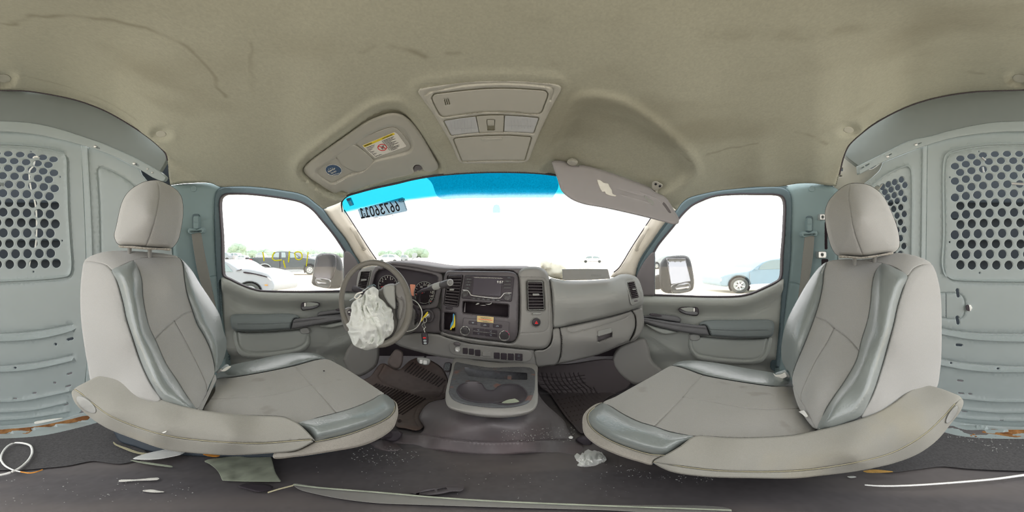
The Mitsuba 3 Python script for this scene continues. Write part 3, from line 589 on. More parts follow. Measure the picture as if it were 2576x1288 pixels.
add('map_pocket', patch([(588, 834), (616, 835), (672, 834), (752, 828), (774, 825), (779, 838), (782, 854), (780, 867), (770, 880), (750, 889), (728, 894), (672, 903), (621, 900), (603, 892), (594, 875)], dl(.035), t=.05, r=9, b=.035, step=8, grooves=[([(598, 836), (603, 866), (616, 882), (650, 888), (700, 884), (745, 876), (768, 862), (774, 840)], 2.5, .008)]), M['door_light'], 'door_1')
add('pocket_tab', patch([(755, 828), (774, 825), (779, 837), (757, 839)], dl(.045), t=.02, r=2, b=.006), M['dash_light'], 'door_1')
add('handle_bezel', patch([(757, 768), (759, 762), (769, 760.5), (793, 759.5), (803, 762), (806, 766), (802, 771), (793, 776), (774, 780), (760, 781), (757, 776)], dl(.03), t=.03, r=2, b=.006, step=5), M['black'], 'door_1')
add('handle_recess', patch([(768, 762), (793, 761.5), (801, 763.5), (802, 766), (792, 770), (768, 772)], dl(.032), t=.01, r=2, b=.002, step=5), M['door'], 'door_1')
add('handle_lever', patch([(758, 773), (780, 771.5), (803, 767), (801, 771), (792, 775.5), (774, 779), (760, 779.5)], dl(.05), t=.02, r=2, b=.008, step=5), M['door_bar'], 'door_1')
add('lock_slider', patch(rect(765, 761.5, 769.5, 772, 1), dl(.045), t=.01, r=1, b=.003), M['silver'], 'door_1')

grt = [(1646, 634, 1), (1657, 616), (1697, 567), (1709, 550), (1724, 533), (1742, 517), (1761, 507), (1797, 494), (1850, 489), (1906, 489), (1950, 490), (1966, 494), (1973, 505), (1973, 570), (1968, 640), (1963, 701), (1951, 710), (1920, 725), (1892, 737), (1867, 743), (1842, 745), (1780, 745.5), (1700, 743), (1646, 741, 1)]
def rel_r(x, y):
    s = y - np.interp(x, [1600, 1780, 1842, 1867, 1892, 1920, 1951, 1972], [742, 746, 746, 744, 738, 726, 711, 698])
    out = -.055 * np.exp(-((s - 16) / 16) ** 2) + .02 * np.exp(-((s - 54) / 16) ** 2) * sst(1960, 1930, x)
    out += .02 * np.exp(-(((x - 1733) / 40) ** 2 + ((y - 783) / 18) ** 2))
    out += .06 * sst(890, 925, y + (1860 - x) * .05) + .03 * sst(1700, 1650, x) * sst(835, 865, y)
    out += -.018 * np.exp(-((y - (905 - (1735 - x) * .6)) / 7) ** 2) * sst(1745, 1720, x) * sst(1630, 1650, x)
    return out
g3 = door('door_2', [(1600, 690, 1), (1606, 672), (1620, 645), (1640, 615), (1673, 570), (1702, 530), (1716, 511), (1733, 499), (1763, 490), (1806, 481), (1850, 476), (1906, 472), (1950, 470), (1971, 473), (1986, 483), (1991, 501), (1991, 570), (1989, 650), (1982, 720), (1972, 810), (1961, 925, 1), (1950, 925, 1), (1960, 820), (1967, 730), (1968, 712), (1955, 720), (1925, 735), (1895, 746), (1842, 753), (1700, 751), (1600, 748, 1)], grt,
    [(1590, 742, 1), (1700, 744), (1780, 747), (1842, 747), (1867, 745), (1892, 739), (1920, 727), (1951, 712), (1964, 702), (1972, 700, 1), (1966, 800), (1957, 900), (1945, 985), (1760, 985), (1640, 965), (1600, 930), (1590, 850)], rel_r, 'window_3',
    [(1600, 700), (1612, 672), (1628, 648), (1640, 635), (1646, 634, 1), (1646, 744, 1), (1598, 744, 1)])
add('armrest_pad', patch([(1758, 818), (1762, 811), (1770, 807), (1788, 805), (1856, 804.5), (1935, 804.5), (1944, 808), (1948, 816), (1947, 830), (1941, 846), (1890, 851), (1830, 849.5), (1788, 846, 1), (1783, 834), (1779, 823), (1774, 819)], lambda x, y: WD(x) - .075 - .03 * sst(810, 827, y), t=.06, r=6, b=.045, step=7, grooves=[([(1783, 829), (1850, 833), (1930, 832)], 1.6, .003)]), M['door_teal'], 'door_2')
add('pull_handle', patch([(1600, 796), (1621, 799), (1651, 803), (1685, 809), (1720, 813), (1759, 818), (1776, 819.5), (1781, 830), (1787, 845, 1), (1762, 843), (1702, 833), (1651, 821), (1622, 812), (1600, 806)], lambda x, y: WD(x) - .1, t=.05, r=4, b=.03, step=7, grooves=[([(1610, 802), (1700, 819), (1780, 829)], 1.4, .004)]), M['door_bar'], 'door_2')
add('switch_plate', patch([(1600, 790), (1626, 794), (1643, 789), (1660, 790), (1701, 795), (1709, 798), (1714, 805), (1712, 811), (1690, 809), (1640, 801), (1600, 796)], dl(.06), t=.06, r=4, b=.03, step=7), M['door_bar'], 'door_2')
add('window_switch', patch([(1636, 789), (1662, 792), (1666, 795), (1650, 796), (1634, 792)], dl(.088), t=.01, r=1, b=.004), M['black'], 'door_2__switch_plate')
add('pull_cup', patch([(1622, 813), (1651, 822), (1687, 830), (1708, 836), (1697, 839), (1675, 842), (1656, 837), (1634, 825)], dl(.07), t=.04, r=4, b=.03, step=7), M['door_light'], 'door_2')
add('map_pocket', patch([(1737, 843), (1760, 845), (1830, 851), (1890, 852), (1930, 849), (1941, 848), (1938, 877), (1928, 899), (1916, 911), (1890, 917), (1850, 917), (1805, 914), (1757, 906), (1745, 898), (1735, 883), (1731, 866)], dl(.035), t=.05, r=9, b=.035, step=8, grooves=[([(1740, 850), (1740, 868), (1752, 888), (1780, 896), (1850, 904), (1900, 903), (1920, 890), (1927, 866), (1930, 852)], 2.5, .008)]), M['door_light'], 'door_2')
add('pocket_tab', patch([(1737, 842), (1760.5, 844), (1760, 854), (1755, 857), (1737, 855)], dl(.045), t=.02, r=2, b=.006), M['dash_light'], 'door_2')
add('handle_bezel', patch([(1706, 778), (1710, 774), (1720, 772), (1742, 772.5), (1754, 774), (1757.5, 778), (1757.5, 791), (1754, 794.5), (1737, 793.5), (1720, 789.5), (1709, 784)], dl(.03), t=.03, r=2, b=.006, step=5), M['black'], 'door_2')
add('handle_recess', patch([(1712, 776), (1720, 774), (1746, 774.5), (1746, 785), (1722, 782)], dl(.032), t=.01, r=2, b=.002, step=5), M['door'], 'door_2')
add('handle_lever', patch([(1708, 780), (1730, 784.5), (1756, 785.5), (1756, 791), (1752, 793), (1736, 792), (1720, 788)], dl(.05), t=.02, r=2, b=.008, step=5), M['door_bar'], 'door_2')
add('lock_slider', patch(rect(1744, 774.5, 1748.5, 785, 1), dl(.045), t=.01, r=1, b=.003), M['silver'], 'door_2')

# ---------- A pillars, kick panels, windshield
struct('trim_3'); scene['trim_3'] = mikit.ply(patch([(812, 526, 1), (838, 516), (861, 505, 1), (865, 526), (868, 533), (891, 568), (930, 629), (946, 654), (962, 692, 1), (900, 692, 1), (906, 668), (890, 640), (870, 604), (840, 566)], off(WD, .02), t=.06, r=14, b=.06, step=7), M['pillar_light'], smooth=50)
struct('trim_4'); scene['trim_4'] = mikit.ply(patch([(1668, 503, 1), (1704, 528, 1), (1673, 563), (1637, 614), (1615, 646), (1604, 672), (1600, 700, 1), (1535, 697, 1), (1545, 684), (1556, 675), (1569, 657), (1588, 625), (1637, 550), (1655, 523)], off(WD, .02), t=.06, r=14, b=.06, step=7), M['pillar_light'], smooth=50)
for nm, out, lab in (('trim_5', [(862, 905, 1), (876, 875), (905, 848), (938, 842), (952, 862), (950, 915), (930, 935), (900, 948), (880, 940)], 0), ('trim_6', [(1540, 912), (1552, 878), (1590, 858), (1620, 850), (1632, 872), (1640, 905), (1668, 938), (1600, 968), (1560, 945)], 0)):
    struct(nm); scene[nm] = mikit.ply(patch(out, off(WD, .06), t=.06, r=8, b=.03, step=8), M['dash'], smooth=50)
wsD = field([(870, 500, 3.1), (960, 690, 3.42), (1040, 450, 3.06), (1288, 433, 3.05), (1100, 690, 3.62), (1288, 690, 3.68), (1480, 690, 3.62), (1550, 690, 3.42), (1690, 500, 3.1), (1530, 455, 3.06), (1288, 560, 3.36)])
wpoly = [(858, 503), (872, 491), (905, 480), (947, 469), (994, 459), (1040, 448), (1093, 439), (1160, 433), (1226, 430), (1293, 430), (1359, 433), (1400, 438), (1480, 449), (1560, 465), (1640, 487), (1690, 505), (1660, 545), (1600, 630), (1552, 697, 1), (950, 697, 1), (930, 640), (880, 560)]
struct('window_1'); scene['window_1'] = mikit.ply(patch(wpoly, wsD, t=None, r=0, step=30), M['glass'], smooth=True)
hd = [(858, 503), (872, 491), (905, 480), (947, 469), (994, 459), (1040, 448), (1093, 439), (1160, 433), (1226, 430), (1293, 430), (1359, 433), (1400, 438), (1480, 449), (1560, 465), (1640, 487), (1690, 505)]
tb_x, tb_y = [850, 866, 900, 960, 1030, 1090, 1140, 1200, 1240, 1300, 1400, 1500, 1700], [548, 543, 535, 521, 511, 504, 498, 496, 497, 496, 496, 500, 520]
low = [(x, float(np.interp(x, tb_x, tb_y))) for x in range(1700, 855, -20)] + [(868, 543)]
tint = patch(Polygon(hd + low), off(wsD, .01), t=None, r=0, step=6, uvf=lambda x, y: (x / 100, sst(-14, 0, y - np.interp(x, tb_x, tb_y))))
add('tint_band', tint, 'mat_tint', 'window_1')
ht = lambda x: np.interp(x, [p[0] for p in hd], [p[1] for p in hd])
fr = patch([(1071, 445, 1), (1120, 438), (1160, 434), (1226, 431), (1293, 431), (1359, 434), (1398, 439, 1), (1405, 468), (1391, 497, 1), (1330, 497), (1240, 498), (1160, 499), (1110, 500), (1098, 490), (1086, 460)], off(wsD, .02), t=None, r=0, step=5, uvf=lambda x, y: (x / 100, np.clip((y - ht(x)) / (499 - ht(x)), 0, 1)))
add('dotted_band', fr, 'mat_frit', 'window_1')
add('header_seal', ptube([(x, y + 3, float(wsD(np.array([x]), np.array([y]))[0]) - .02) for x, y in [(861, 530), (860, 505)] + hd[1:14]], [1.2, 2] + [2.6] * 13), M['black'], 'window_1')
add('side_seal', ptube([(x, y, float(WD(x)) - .0) for x, y in [(866, 528), (891, 567), (930, 628), (947, 653)]], 1.3), M['black'], 'window_1')
add('side_seal', ptube([(x, y, float(WD(x)) - .0) for x, y in [(1637, 549), (1588, 624), (1569, 656), (1556, 675), (1544, 685)]], 1.3), M['black'], 'window_1')
add('mirror_button', patch([(1240, 535, 1), (1240, 523), (1243, 516), (1249, 514), (1255, 516), (1258, 523), (1258, 535, 1)], off(wsD, .01), t=.004, r=1, b=.002), M['clear_film'], 'window_1')
# stickers on the windshield
def lot(): 
    k = thing('lot_sticker', 'large pale lot number sticker with mirrored digits at the upper left of the windshield', 'sticker')
    D = off(wsD, .02)
    add('film', patch(rq([(900, 527), (1014, 496), (1025, 531), (968, 543), (908, 549)], 2), D, t=.001, r=.5, b=.0003), M['lot_film'], k)
    ex, ey = (-.985, .262), (-.20, -.98)
    add('number', txt('66736011', 1009, 529, 25, D, (-.57, .118), (-.26, -.97), e=.004, bold=True), M['ink'], k)
    add('letters', txt('F', 922, 547.5, 11, D, (-.6, .1), (-.26, -.97), e=.004, bold=True), M['ink'], k)
    add('letters', txt('NSP', 1020, 506, 7.5, D, (-.8, .2), (-.26, -.97), e=.004, bold=True), M['ink'], k)
    for j in range(9): add('print_line', patch(rq([(1012.5 + j * .9, 508 + j * 2.4), (1019 + j * .9, 506.4 + j * 2.4), (1019.3 + j * .9, 507.6 + j * 2.4), (1012.8 + j * .9, 509.2 + j * 2.4)], 0), off(D, .003), t=.0006, r=0), M['ink'], k)
    for (x, y, w) in ((978, 539, 24), (946, 546, 18), (955, 549, 8), (988, 541, 7)): add('print_line', patch(rq([(x - w / 2, y + w * .09), (x + w / 2, y - w * .09), (x + w / 2, y + 1.6 - w * .09), (x - w / 2, y + 1.6 + w * .09)], 0), off(D, .003), t=.0006, r=0), M['car_grey'], k)
lot()
k = thing('inspection_sticker', 'small blue and white sticker in the top left corner of the windshield', 'sticker')
add('film', patch(rq([(870, 500), (883, 496.5), (891, 515.5), (880, 519)], 1), off(wsD, .02), t=.001, r=.5, b=.0003), M['lot_film'], k)
add('blue_panel', patch(rq([(870.5, 500), (882.5, 497), (884, 503), (874, 506)], .5), off(wsD, .022), t=.0006, r=0), M['sticker_navy'], k)
for j in range(5): add('print_line', patch(rq([(875.5 + j * 1.1, 508 + j * 2.1), (885 + j * 1.1, 505.4 + j * 2.1), (885.3 + j * 1.1, 506.6 + j * 2.1), (875.8 + j * 1.1, 509.2 + j * 2.1)], 0), off(wsD, .022), t=.0006, r=0), M['car_grey'], k)
# yellow paint strokes on the driver's side glass
for j, (pts, r) in enumerate([([(661, 634), (663, 645), (664, 657)], 1.4), ([(691, 634), (686, 642), (685, 650), (690, 655), (700, 655), (708, 654)], 1.5), ([(728, 632), (727, 645), (725.5, 660)], 1.6), ([(743, 644), (741, 637), (748, 633.5), (757, 636), (760, 645), (757, 652), (750, 653.5), (744, 650), (743, 644)], 1.5), ([(775, 634), (773, 650), (770.5, 670)], 1.3), ([(713, 655), (715, 665), (718, 674)], 1.6)]):
    add('paint_stroke', ptube([(x, y, float(WD(x)) + .012) for x, y in pts], r, 6, 3), M['yellow_paint'], 'window_2')

# ---------- grab handles
def handle(pts, r, lab):
    k = thing('grab_handle', lab, 'grab handle')
    add('grip', ptube([(x, y, float(WD(x)) - d) for x, y, d in pts], r, 10), M['pillar_light'], k)
    for (x, y, _) in (pts[0], pts[-1]): add('mount', disc(x, y, 6.5, 6.5, [(1, .01), (.8, .03), (.4, .035)], off(WD, .03), 14), M['pillar_light'], k)
handle([(886, 573, .05), (891, 579, .09), (896, 590, .11), (903, 604, .11), (911, 618, .09), (915.5, 624.5, .05)], [5.5, 6, 5.5, 5, 4.8, 4.5], 'pale grab handle on the left windshield pillar')
handle([(1627, 574, .05), (1624, 579, .09), (1618, 592, .11), (1609, 608, .11), (1603, 620, .09), (1600.5, 626, .05)], [5, 5, 4.5, 4.5, 4.5, 4.5], 'pale grab handle on the right windshield pillar')

# ---------- seat belts
def belt(sl, dring, web, lab):
    k = thing('seat_belt', lab, 'seat belt'); D = off(WD, .03)
    add('height_adjuster', patch(rect(*sl, 4), D, t=.02, r=2, b=.006, grooves=[([(sl[0] + 2, (sl[1] + sl[3]) / 2), (sl[2] - 2, (sl[1] + sl[3]) / 2)], 1.2, .003)]), M['pillar'], k)
    add('adjuster_track', patch(rect(sl[0] - 1.5, sl[1] - 5, sl[2] + 1.5, sl[3] + 8, 6), off(WD, .018), t=.01, r=1.5, b=.003), M['frame_seal'], k)
    x, y = dring
    add('guide_loop', patch([(x - 21, y + 1), (x - 17, y - 6), (x - 9, y - 5), (x, y - 2), (x + 9, y - 5), (x + 17, y - 8), (x + 21, y - 2), (x + 17, y + 7), (x + 8, y + 5), (x, y + 6), (x - 8, y + 8), (x - 16, y + 9)], off(WD, .06), t=.02, r=3, b=.008, step=5, holes=[slot(x, y + 2.5, 26, 2.6, -4)]), M['pillar'], k)
    add('webbing', patch(web, lambda xx, yy: WD(xx) - .05, t=.003, r=1.2, b=.002, step=9), M['belt'], k)
belt((486, 543, 500, 577), (493, 580), [(481, 584, 1), (505, 583, 1), (513, 630), (525, 687), (536, 740), (549, 800), (560, 850, 1), (548, 850, 1), (532, 780), (501, 700), (489, 640)], 'grey seat belt hanging from the left door pillar behind the left seat')
belt((2030, 548, 2043, 582), (2036, 588), [(2025, 592, 1), (2049, 592, 1), (2044, 654), (2036, 704), (2024, 760), (2010, 810, 1), (1998, 810, 1), (2008, 751), (2013, 711), (2019, 650)], 'grey seat belt hanging from the right door pillar beside the right seat')

# ------------------------------------------------------------------ the yard outside
struct('ground')
scene['ground'] = mikit.ply(sheet(np.concatenate([[-4000, -1000], np.linspace(-260, -30, 8), np.linspace(-28, 28, 20), np.linspace(30, 260, 8), [1000, 4000]]), np.concatenate([np.linspace(-60, 3.5, 4), np.linspace(4.2, 40, 40), np.linspace(45, 300, 12), [600, 1500, 3500]]), lambda X, Y: GROUND + .03 * (meshkit.fbm(np.stack([X * .6, Y * .6, 0 * X], -1), 3) - .5) * (Y > 5)), M['yard'], smooth=True)
hG = EYE - GROUND                                                  # eye above the yard
def wheel(parent, x, y, rx, ry, d, spokes=5):
    k = add('wheel', disc(x, y, rx, ry, [(1, .0), (.99, .03), (.9, .06), (.7, .05)], d - .06, 26, t=.2), M['tyre'], parent)
    add('rim', disc(x, y, rx * .66, ry * .66, [(1, .02), (.9, .03), (.85, .0), (.3, -.01)], d - .115, 24, t=.02), M['car_grey'], k)
    for s in range(spokes):
        a = s * 2 * np.pi / spokes + .3
        add('spoke', ptube([(x, y, d - .14), (x + rx * .58 * math.cos(a), y + ry * .58 * math.sin(a), d - .14)], rx * .075, 5), M['rim'], k)
def car(name, label, d, body, mt, windows, wheels, parts=(), depth=1.7, arch=1.22, group=None, spokes=5, roof=None, cat_='car'):
    k = thing(name, label, cat_, group)
    cut = [ell(x, y, rx * arch, ry * arch, 24) for x, y, rx, ry in wheels]
    g = poly(body)
    for c in cut: g = big(g.difference(c))
    add('body', patch(g, d, t=depth, r=3, b=.10, step=8, keep=True), M[mt], k)
    for w in windows: add('window', patch(w, d - .02, t=.03, r=1, b=.01, step=8), M['car_glass'], k)
    for x, y, rx, ry in wheels:
        add('wheel_arch', patch(ell(x, y, rx * arch + .5, ry * arch + .5, 20).intersection(g.buffer(rx * .6)), d + .25, t=.3, r=0), M['deep'], k)
        wheel(k, x, y, rx, ry, d, spokes)
    for nm, o, mm, e in parts: add(nm, patch(o, d - e, t=.04, r=.8, b=.01, step=6), M[mm], k)
    return k
# the black pickup in the left side window
pk = car('pickup_truck', 'black pickup truck with chrome wheels seen through the left side window', 36.4,
    [(614, 671, 1), (616, 655, 1), (624, 650), (636, 648), (660, 647.5), (683, 648, 1), (685, 640), (692, 634), (705, 632.5), (728, 633), (742, 637), (757, 648, 1), (775, 650), (795, 654), (803, 660), (806, 672), (806, 680, 1), (764, 681), (700, 684), (650, 680), (632, 676)], 'truck',
    [[(687, 647, 1), (689, 640), (695, 635.5), (702, 635, 1), (702, 648, 1)], [(708, 635, 1), (718, 635, 1), (719, 648, 1), (708, 648, 1)], [(729, 636, 1), (738, 637), (750, 646), (752, 648, 1), (730, 648.5, 1)]],
    [(665.5, 680.5, 12.5, 11.5), (779, 679.5, 11.5, 11.5)],
    [('tail_lamp', [(624, 652, 1), (634, 652, 1), (634, 664, 1), (625, 664, 1)], 'lamp_red', .05), ('bumper', [(612, 671, 1), (632, 671), (634, 677), (612, 676)], 'car_silver', .12), ('sill_step', [(703, 681.5), (764, 679), (765, 681), (704, 684)], 'car_silver', .1), ('door_seam', rect(703.2, 636, 704.4, 682, 0), 'deep', .03), ('arch_lip', Polygon(ell(665.5, 679, 19, 16.5, 30).exterior).difference(ell(665.5, 680, 17, 15, 30)).intersection(shapely.box(600, 640, 740, 672)), 'car_grey', .05), ('licence_plate', rect(617, 660, 624, 664, 0), 'yellow', .06)], spokes=6, arch=1.3, cat_='truck')
# silver saloon in front of it
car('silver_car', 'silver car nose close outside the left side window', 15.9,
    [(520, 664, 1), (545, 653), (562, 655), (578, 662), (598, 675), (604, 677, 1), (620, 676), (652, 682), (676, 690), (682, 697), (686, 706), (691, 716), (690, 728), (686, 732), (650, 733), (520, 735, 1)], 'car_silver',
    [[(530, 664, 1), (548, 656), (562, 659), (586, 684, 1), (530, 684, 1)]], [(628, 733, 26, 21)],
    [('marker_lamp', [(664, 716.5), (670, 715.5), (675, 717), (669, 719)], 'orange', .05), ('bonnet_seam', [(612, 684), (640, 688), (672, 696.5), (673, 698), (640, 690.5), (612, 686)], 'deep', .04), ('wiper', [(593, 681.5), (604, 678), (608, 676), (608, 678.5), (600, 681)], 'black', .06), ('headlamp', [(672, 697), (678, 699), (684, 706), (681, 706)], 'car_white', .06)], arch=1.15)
# blue coupe on the right
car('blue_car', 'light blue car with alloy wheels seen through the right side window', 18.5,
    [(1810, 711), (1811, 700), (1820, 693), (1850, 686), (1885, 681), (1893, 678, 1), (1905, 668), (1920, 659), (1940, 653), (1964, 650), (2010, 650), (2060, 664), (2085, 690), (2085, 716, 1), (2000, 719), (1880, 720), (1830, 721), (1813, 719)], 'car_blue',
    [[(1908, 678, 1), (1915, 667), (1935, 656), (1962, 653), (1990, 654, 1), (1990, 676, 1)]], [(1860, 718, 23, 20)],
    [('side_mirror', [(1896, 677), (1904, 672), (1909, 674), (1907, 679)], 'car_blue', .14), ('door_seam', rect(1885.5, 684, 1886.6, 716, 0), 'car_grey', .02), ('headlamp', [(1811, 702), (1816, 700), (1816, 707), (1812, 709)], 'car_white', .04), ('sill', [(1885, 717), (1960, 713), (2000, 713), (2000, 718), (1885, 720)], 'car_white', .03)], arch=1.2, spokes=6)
car('estate_car', 'dark estate car half hidden behind the right door mirror', 53.,
    [(1640, 664), (1655, 652), (1672, 643.5), (1700, 641), (1725, 641), (1735, 646), (1738, 668), (1735, 676, 1), (1640, 678, 1)], 'car_grey',
    [[(1664, 655, 1), (1672, 647), (1684, 645), (1684, 656, 1)]], [(1652, 669, 6, 7.2)], arch=1.25)
# rows of parked cars further off
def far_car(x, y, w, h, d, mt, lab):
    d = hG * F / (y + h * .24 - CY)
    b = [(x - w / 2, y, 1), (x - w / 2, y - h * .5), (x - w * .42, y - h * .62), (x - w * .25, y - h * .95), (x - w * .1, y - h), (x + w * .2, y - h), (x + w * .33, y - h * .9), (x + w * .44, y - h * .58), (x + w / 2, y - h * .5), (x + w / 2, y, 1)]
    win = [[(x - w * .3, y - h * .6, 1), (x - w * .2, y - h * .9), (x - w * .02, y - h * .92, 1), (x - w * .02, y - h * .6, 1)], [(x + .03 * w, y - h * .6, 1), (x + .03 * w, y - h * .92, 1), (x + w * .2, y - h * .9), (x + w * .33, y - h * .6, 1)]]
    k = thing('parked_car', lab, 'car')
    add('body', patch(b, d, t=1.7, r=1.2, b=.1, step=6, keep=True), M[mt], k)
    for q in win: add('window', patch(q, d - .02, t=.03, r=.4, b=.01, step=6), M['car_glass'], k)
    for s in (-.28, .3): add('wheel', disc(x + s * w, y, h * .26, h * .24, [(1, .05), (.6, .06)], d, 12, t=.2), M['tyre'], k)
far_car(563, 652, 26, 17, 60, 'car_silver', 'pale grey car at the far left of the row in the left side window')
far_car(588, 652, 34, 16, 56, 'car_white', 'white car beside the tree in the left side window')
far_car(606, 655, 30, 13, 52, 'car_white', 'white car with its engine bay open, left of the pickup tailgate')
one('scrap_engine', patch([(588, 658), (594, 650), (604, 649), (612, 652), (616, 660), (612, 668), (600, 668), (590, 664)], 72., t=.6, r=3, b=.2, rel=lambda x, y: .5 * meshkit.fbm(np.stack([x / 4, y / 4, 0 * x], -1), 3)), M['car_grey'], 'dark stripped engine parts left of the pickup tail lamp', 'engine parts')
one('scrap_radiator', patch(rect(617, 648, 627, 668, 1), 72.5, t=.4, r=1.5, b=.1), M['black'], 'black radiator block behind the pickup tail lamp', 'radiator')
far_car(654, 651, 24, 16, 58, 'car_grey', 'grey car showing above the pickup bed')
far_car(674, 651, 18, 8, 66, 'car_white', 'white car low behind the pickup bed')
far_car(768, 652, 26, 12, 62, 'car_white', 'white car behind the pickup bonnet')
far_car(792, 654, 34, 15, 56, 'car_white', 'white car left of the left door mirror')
# through the windshield
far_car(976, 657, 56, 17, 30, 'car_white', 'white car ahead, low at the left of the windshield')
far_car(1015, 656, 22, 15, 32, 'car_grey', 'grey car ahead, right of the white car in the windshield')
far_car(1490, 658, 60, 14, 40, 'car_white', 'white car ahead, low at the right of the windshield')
one('truck_mirror', patch([(1036, 640), (1043, 636), (1050, 638), (1050, 645), (1042, 650), (1036, 656), (1036.5, 704, 1), (1035, 704, 1), (1034, 656), (1037, 648)], 29., t=.2, r=1, b=.05), M['car_grey'], 'bent grey truck mirror standing up ahead in the windshield', 'mirror')
# trees on the horizon
def tree(x, y, w, h, d, lab, seed, n=26, grp=None):
    d = hG * F / (y - CY)
    rs = np.random.RandomState(seed); parts = []
    sc_ = d / F
    for i in range(n):
        a, q = rs.rand() * 2 * np.pi, rs.rand() ** .5
        px, py = x + math.cos(a) * q * w * .42, y - h * .55 + math.sin(a) * q * h * .36
        s = trimesh.creation.icosphere(2, rs.uniform(.16, .26) * min(w, 2.2 * h) * sc_)
        v = s.vertices; v *= (1 + .5 * (meshkit.fbm(v / (min(w, h) * sc_) * 6 + i * 3, 3, seed) - .5))[:, None]
        s.apply_translation(P(px, py, d + rs.uniform(-.3, .3) * w * sc_)); parts.append(s)
    k = thing('tree', lab, 'tree', grp)
    add('crown', cat(parts), M['foliage'], k, smooth=True)
    add('trunk', ptube([(x, y, d), (x, y - h * .5, d)], max(.6, w * .035), 7), M['trunk'], k)
tree(596, 649.2, 40, 34, 75, 'round green tree standing alone in the left side window', 3, 34)
TL = ['broad low tree of the far tree line, just right of the lone round tree', 'low tree of the far tree line above the pickup bed', 'low tree of the far tree line behind the pickup cab', 'low tree of the far tree line above the pickup bonnet', 'low tree of the far tree line left of the door mirror', 'low tree of the far tree line above the left door mirror', 'low tree of the far tree line by the window corner']
for i, (x, w, h) in enumerate([(632, 40, 14), (668, 44, 15), (706, 40, 14), (748, 46, 17), (784, 34, 15), (815, 40, 13), (850, 40, 12)]): tree(x, 648 - .45 * (i % 2), w * .95, h, 110, TL[i], 20 + i, 22)
tree(985, 647.6, 70, 14, 120, 'pale far tree line tree ahead at the left of the windshield', 41, 24); tree(1045, 648, 60, 20, 120, 'pale far tree ahead, right of the bent truck mirror', 42, 24)
one('utility_pole', ptube([(619, 648.2, 415), (618.5, 629, 415)], .5, 6), M['trunk'], 'thin utility pole on the horizon right of the lone tree', 'pole')

# ---------- door mirrors
def dmirror(lab, house, glass, convex, arm, D, mg='mirror'):
    k = thing('door_mirror', lab, 'door mirror')
    add('housing', patch(house, D, t=.14, r=8, b=.03, step=7, back=.86), M['mirror_black'], k)
    add('mirror_glass', patch(glass, off(D, .012), t=.006, r=1.5, b=.003, step=14), M[mg], k)
    add('convex_glass', patch(convex, off(D, .012), t=.006, r=2, b=.004, pil=.012, pr=14, step=6), M['mirror'], k)
    add('arm', patch(arm, lambda x, y: D(x, y) + .03, t=.08, r=4, b=.02), M['mirror_black'], k)
dmirror('black left door mirror with a second wide angle glass below, outside the left window', [(784, 712), (786, 697), (791.5, 660), (797, 643), (806, 638), (838, 638), (850, 642), (859, 653), (864, 680), (864, 711), (857, 723), (829, 726), (803, 722), (788, 717)],
    [(805.5, 642), (842.7, 643), (833, 703), (791.5, 697.5), (797, 662), (801, 646)], [(794, 701), (833, 705), (828.7, 723), (797, 718)], [(852, 686), (860, 683), (874, 684), (874, 714), (853, 714)], field([(785, 640, 3.45), (865, 640, 3.55), (785, 725, 3.42), (865, 725, 3.52)]), 'mirror_darkened')
dmirror('black right door mirror with dusty glass outside the right window', [(1658, 698), (1660, 664), (1672, 649), (1684, 645), (1726, 644), (1735, 652), (1744, 688), (1746, 713), (1742, 729), (1724, 736), (1694, 738.5), (1672, 736), (1661, 726)],
    [(1677, 650, 1), (1724, 649, 1), (1731, 678), (1738, 708, 1), (1687, 716, 1)], [(1688, 718), (1734, 712), (1735.5, 729), (1692, 737)], [(1644, 696), (1667, 691), (1669, 723), (1644, 727)], field([(1658, 640, 3.55), (1745, 640, 3.45), (1658, 735, 3.52), (1745, 735, 3.42)]))

# ------------------------------------------------------------------ dashboard
DD = field([(905, 690, 3.12), (900, 760, 3.06), (950, 690, 3.02), (1000, 665, 3.06), (1100, 672, 2.98), (1200, 673, 2.9), (1300, 674, 2.88), (1360, 680, 2.9), (1110, 750, 2.9), (1200, 760, 2.84), (1300, 760, 2.84), (1385, 760, 2.93), (1110, 835, 2.88), (1200, 850, 2.84), (1300, 850, 2.85), (1380, 860, 2.94), (1240, 890, 2.93), (1130, 890, 2.95), (1340, 900, 2.95), (1350, 920, 3.0),
            (1420, 704, 3.02), (1500, 706, 3.04), (1570, 692, 3.12), (1610, 720, 3.14), (1450, 760, 2.95), (1550, 750, 3.0), (1617, 760, 3.16), (1440, 820, 3.0), (1540, 795, 3.05), (1600, 850, 3.16), (1500, 860, 3.02), (1430, 900, 3.03), (1514, 889, 3.08), (1000, 860, 3.0), (1050, 860, 2.95), (990, 780, 3.02)])
d_ = lambda o: off(DD, o)
dash = thing('dashboard', 'wide grey dashboard under the windshield with radio, vents and glove box', 'dashboard')
def da(name, o, D, m, parent=None, **k): return add(name, patch(o, D, **k), M[m], parent or dash)
# carcass behind everything
da('carcass', [(905, 692), (950, 672), (981, 662), (1040, 664), (1113, 676), (1150, 677), (1300, 677), (1350, 678), (1376, 700), (1417, 707), (1464, 708), (1534, 703), (1563, 691), (1591, 694), (1606, 704), (1614, 724), (1616, 760), (1616, 820), (1600, 855), (1581, 862), (1514, 886), (1444, 904), (1350, 917), (1128, 898), (1091, 890), (1029, 872), (992, 862), (950, 830), (905, 780)], d_(-.07), 'dash', t=.4, r=8, b=.02)
da('top_cowl', [(948, 676), (960, 664), (981, 657), (1032, 659), (1072, 665), (1113, 671), (1150, 673), (1200, 673), (1296, 673), (1340, 676), (1330, 688), (1300, 692), (1292, 684), (1240, 681), (1150, 681), (1120, 688), (1095, 686), (1060, 678), (1010, 670), (980, 668), (958, 680)], d_(.02), 'dash_dark', t=.5, r=5, b=.04, step=8, keep=True)
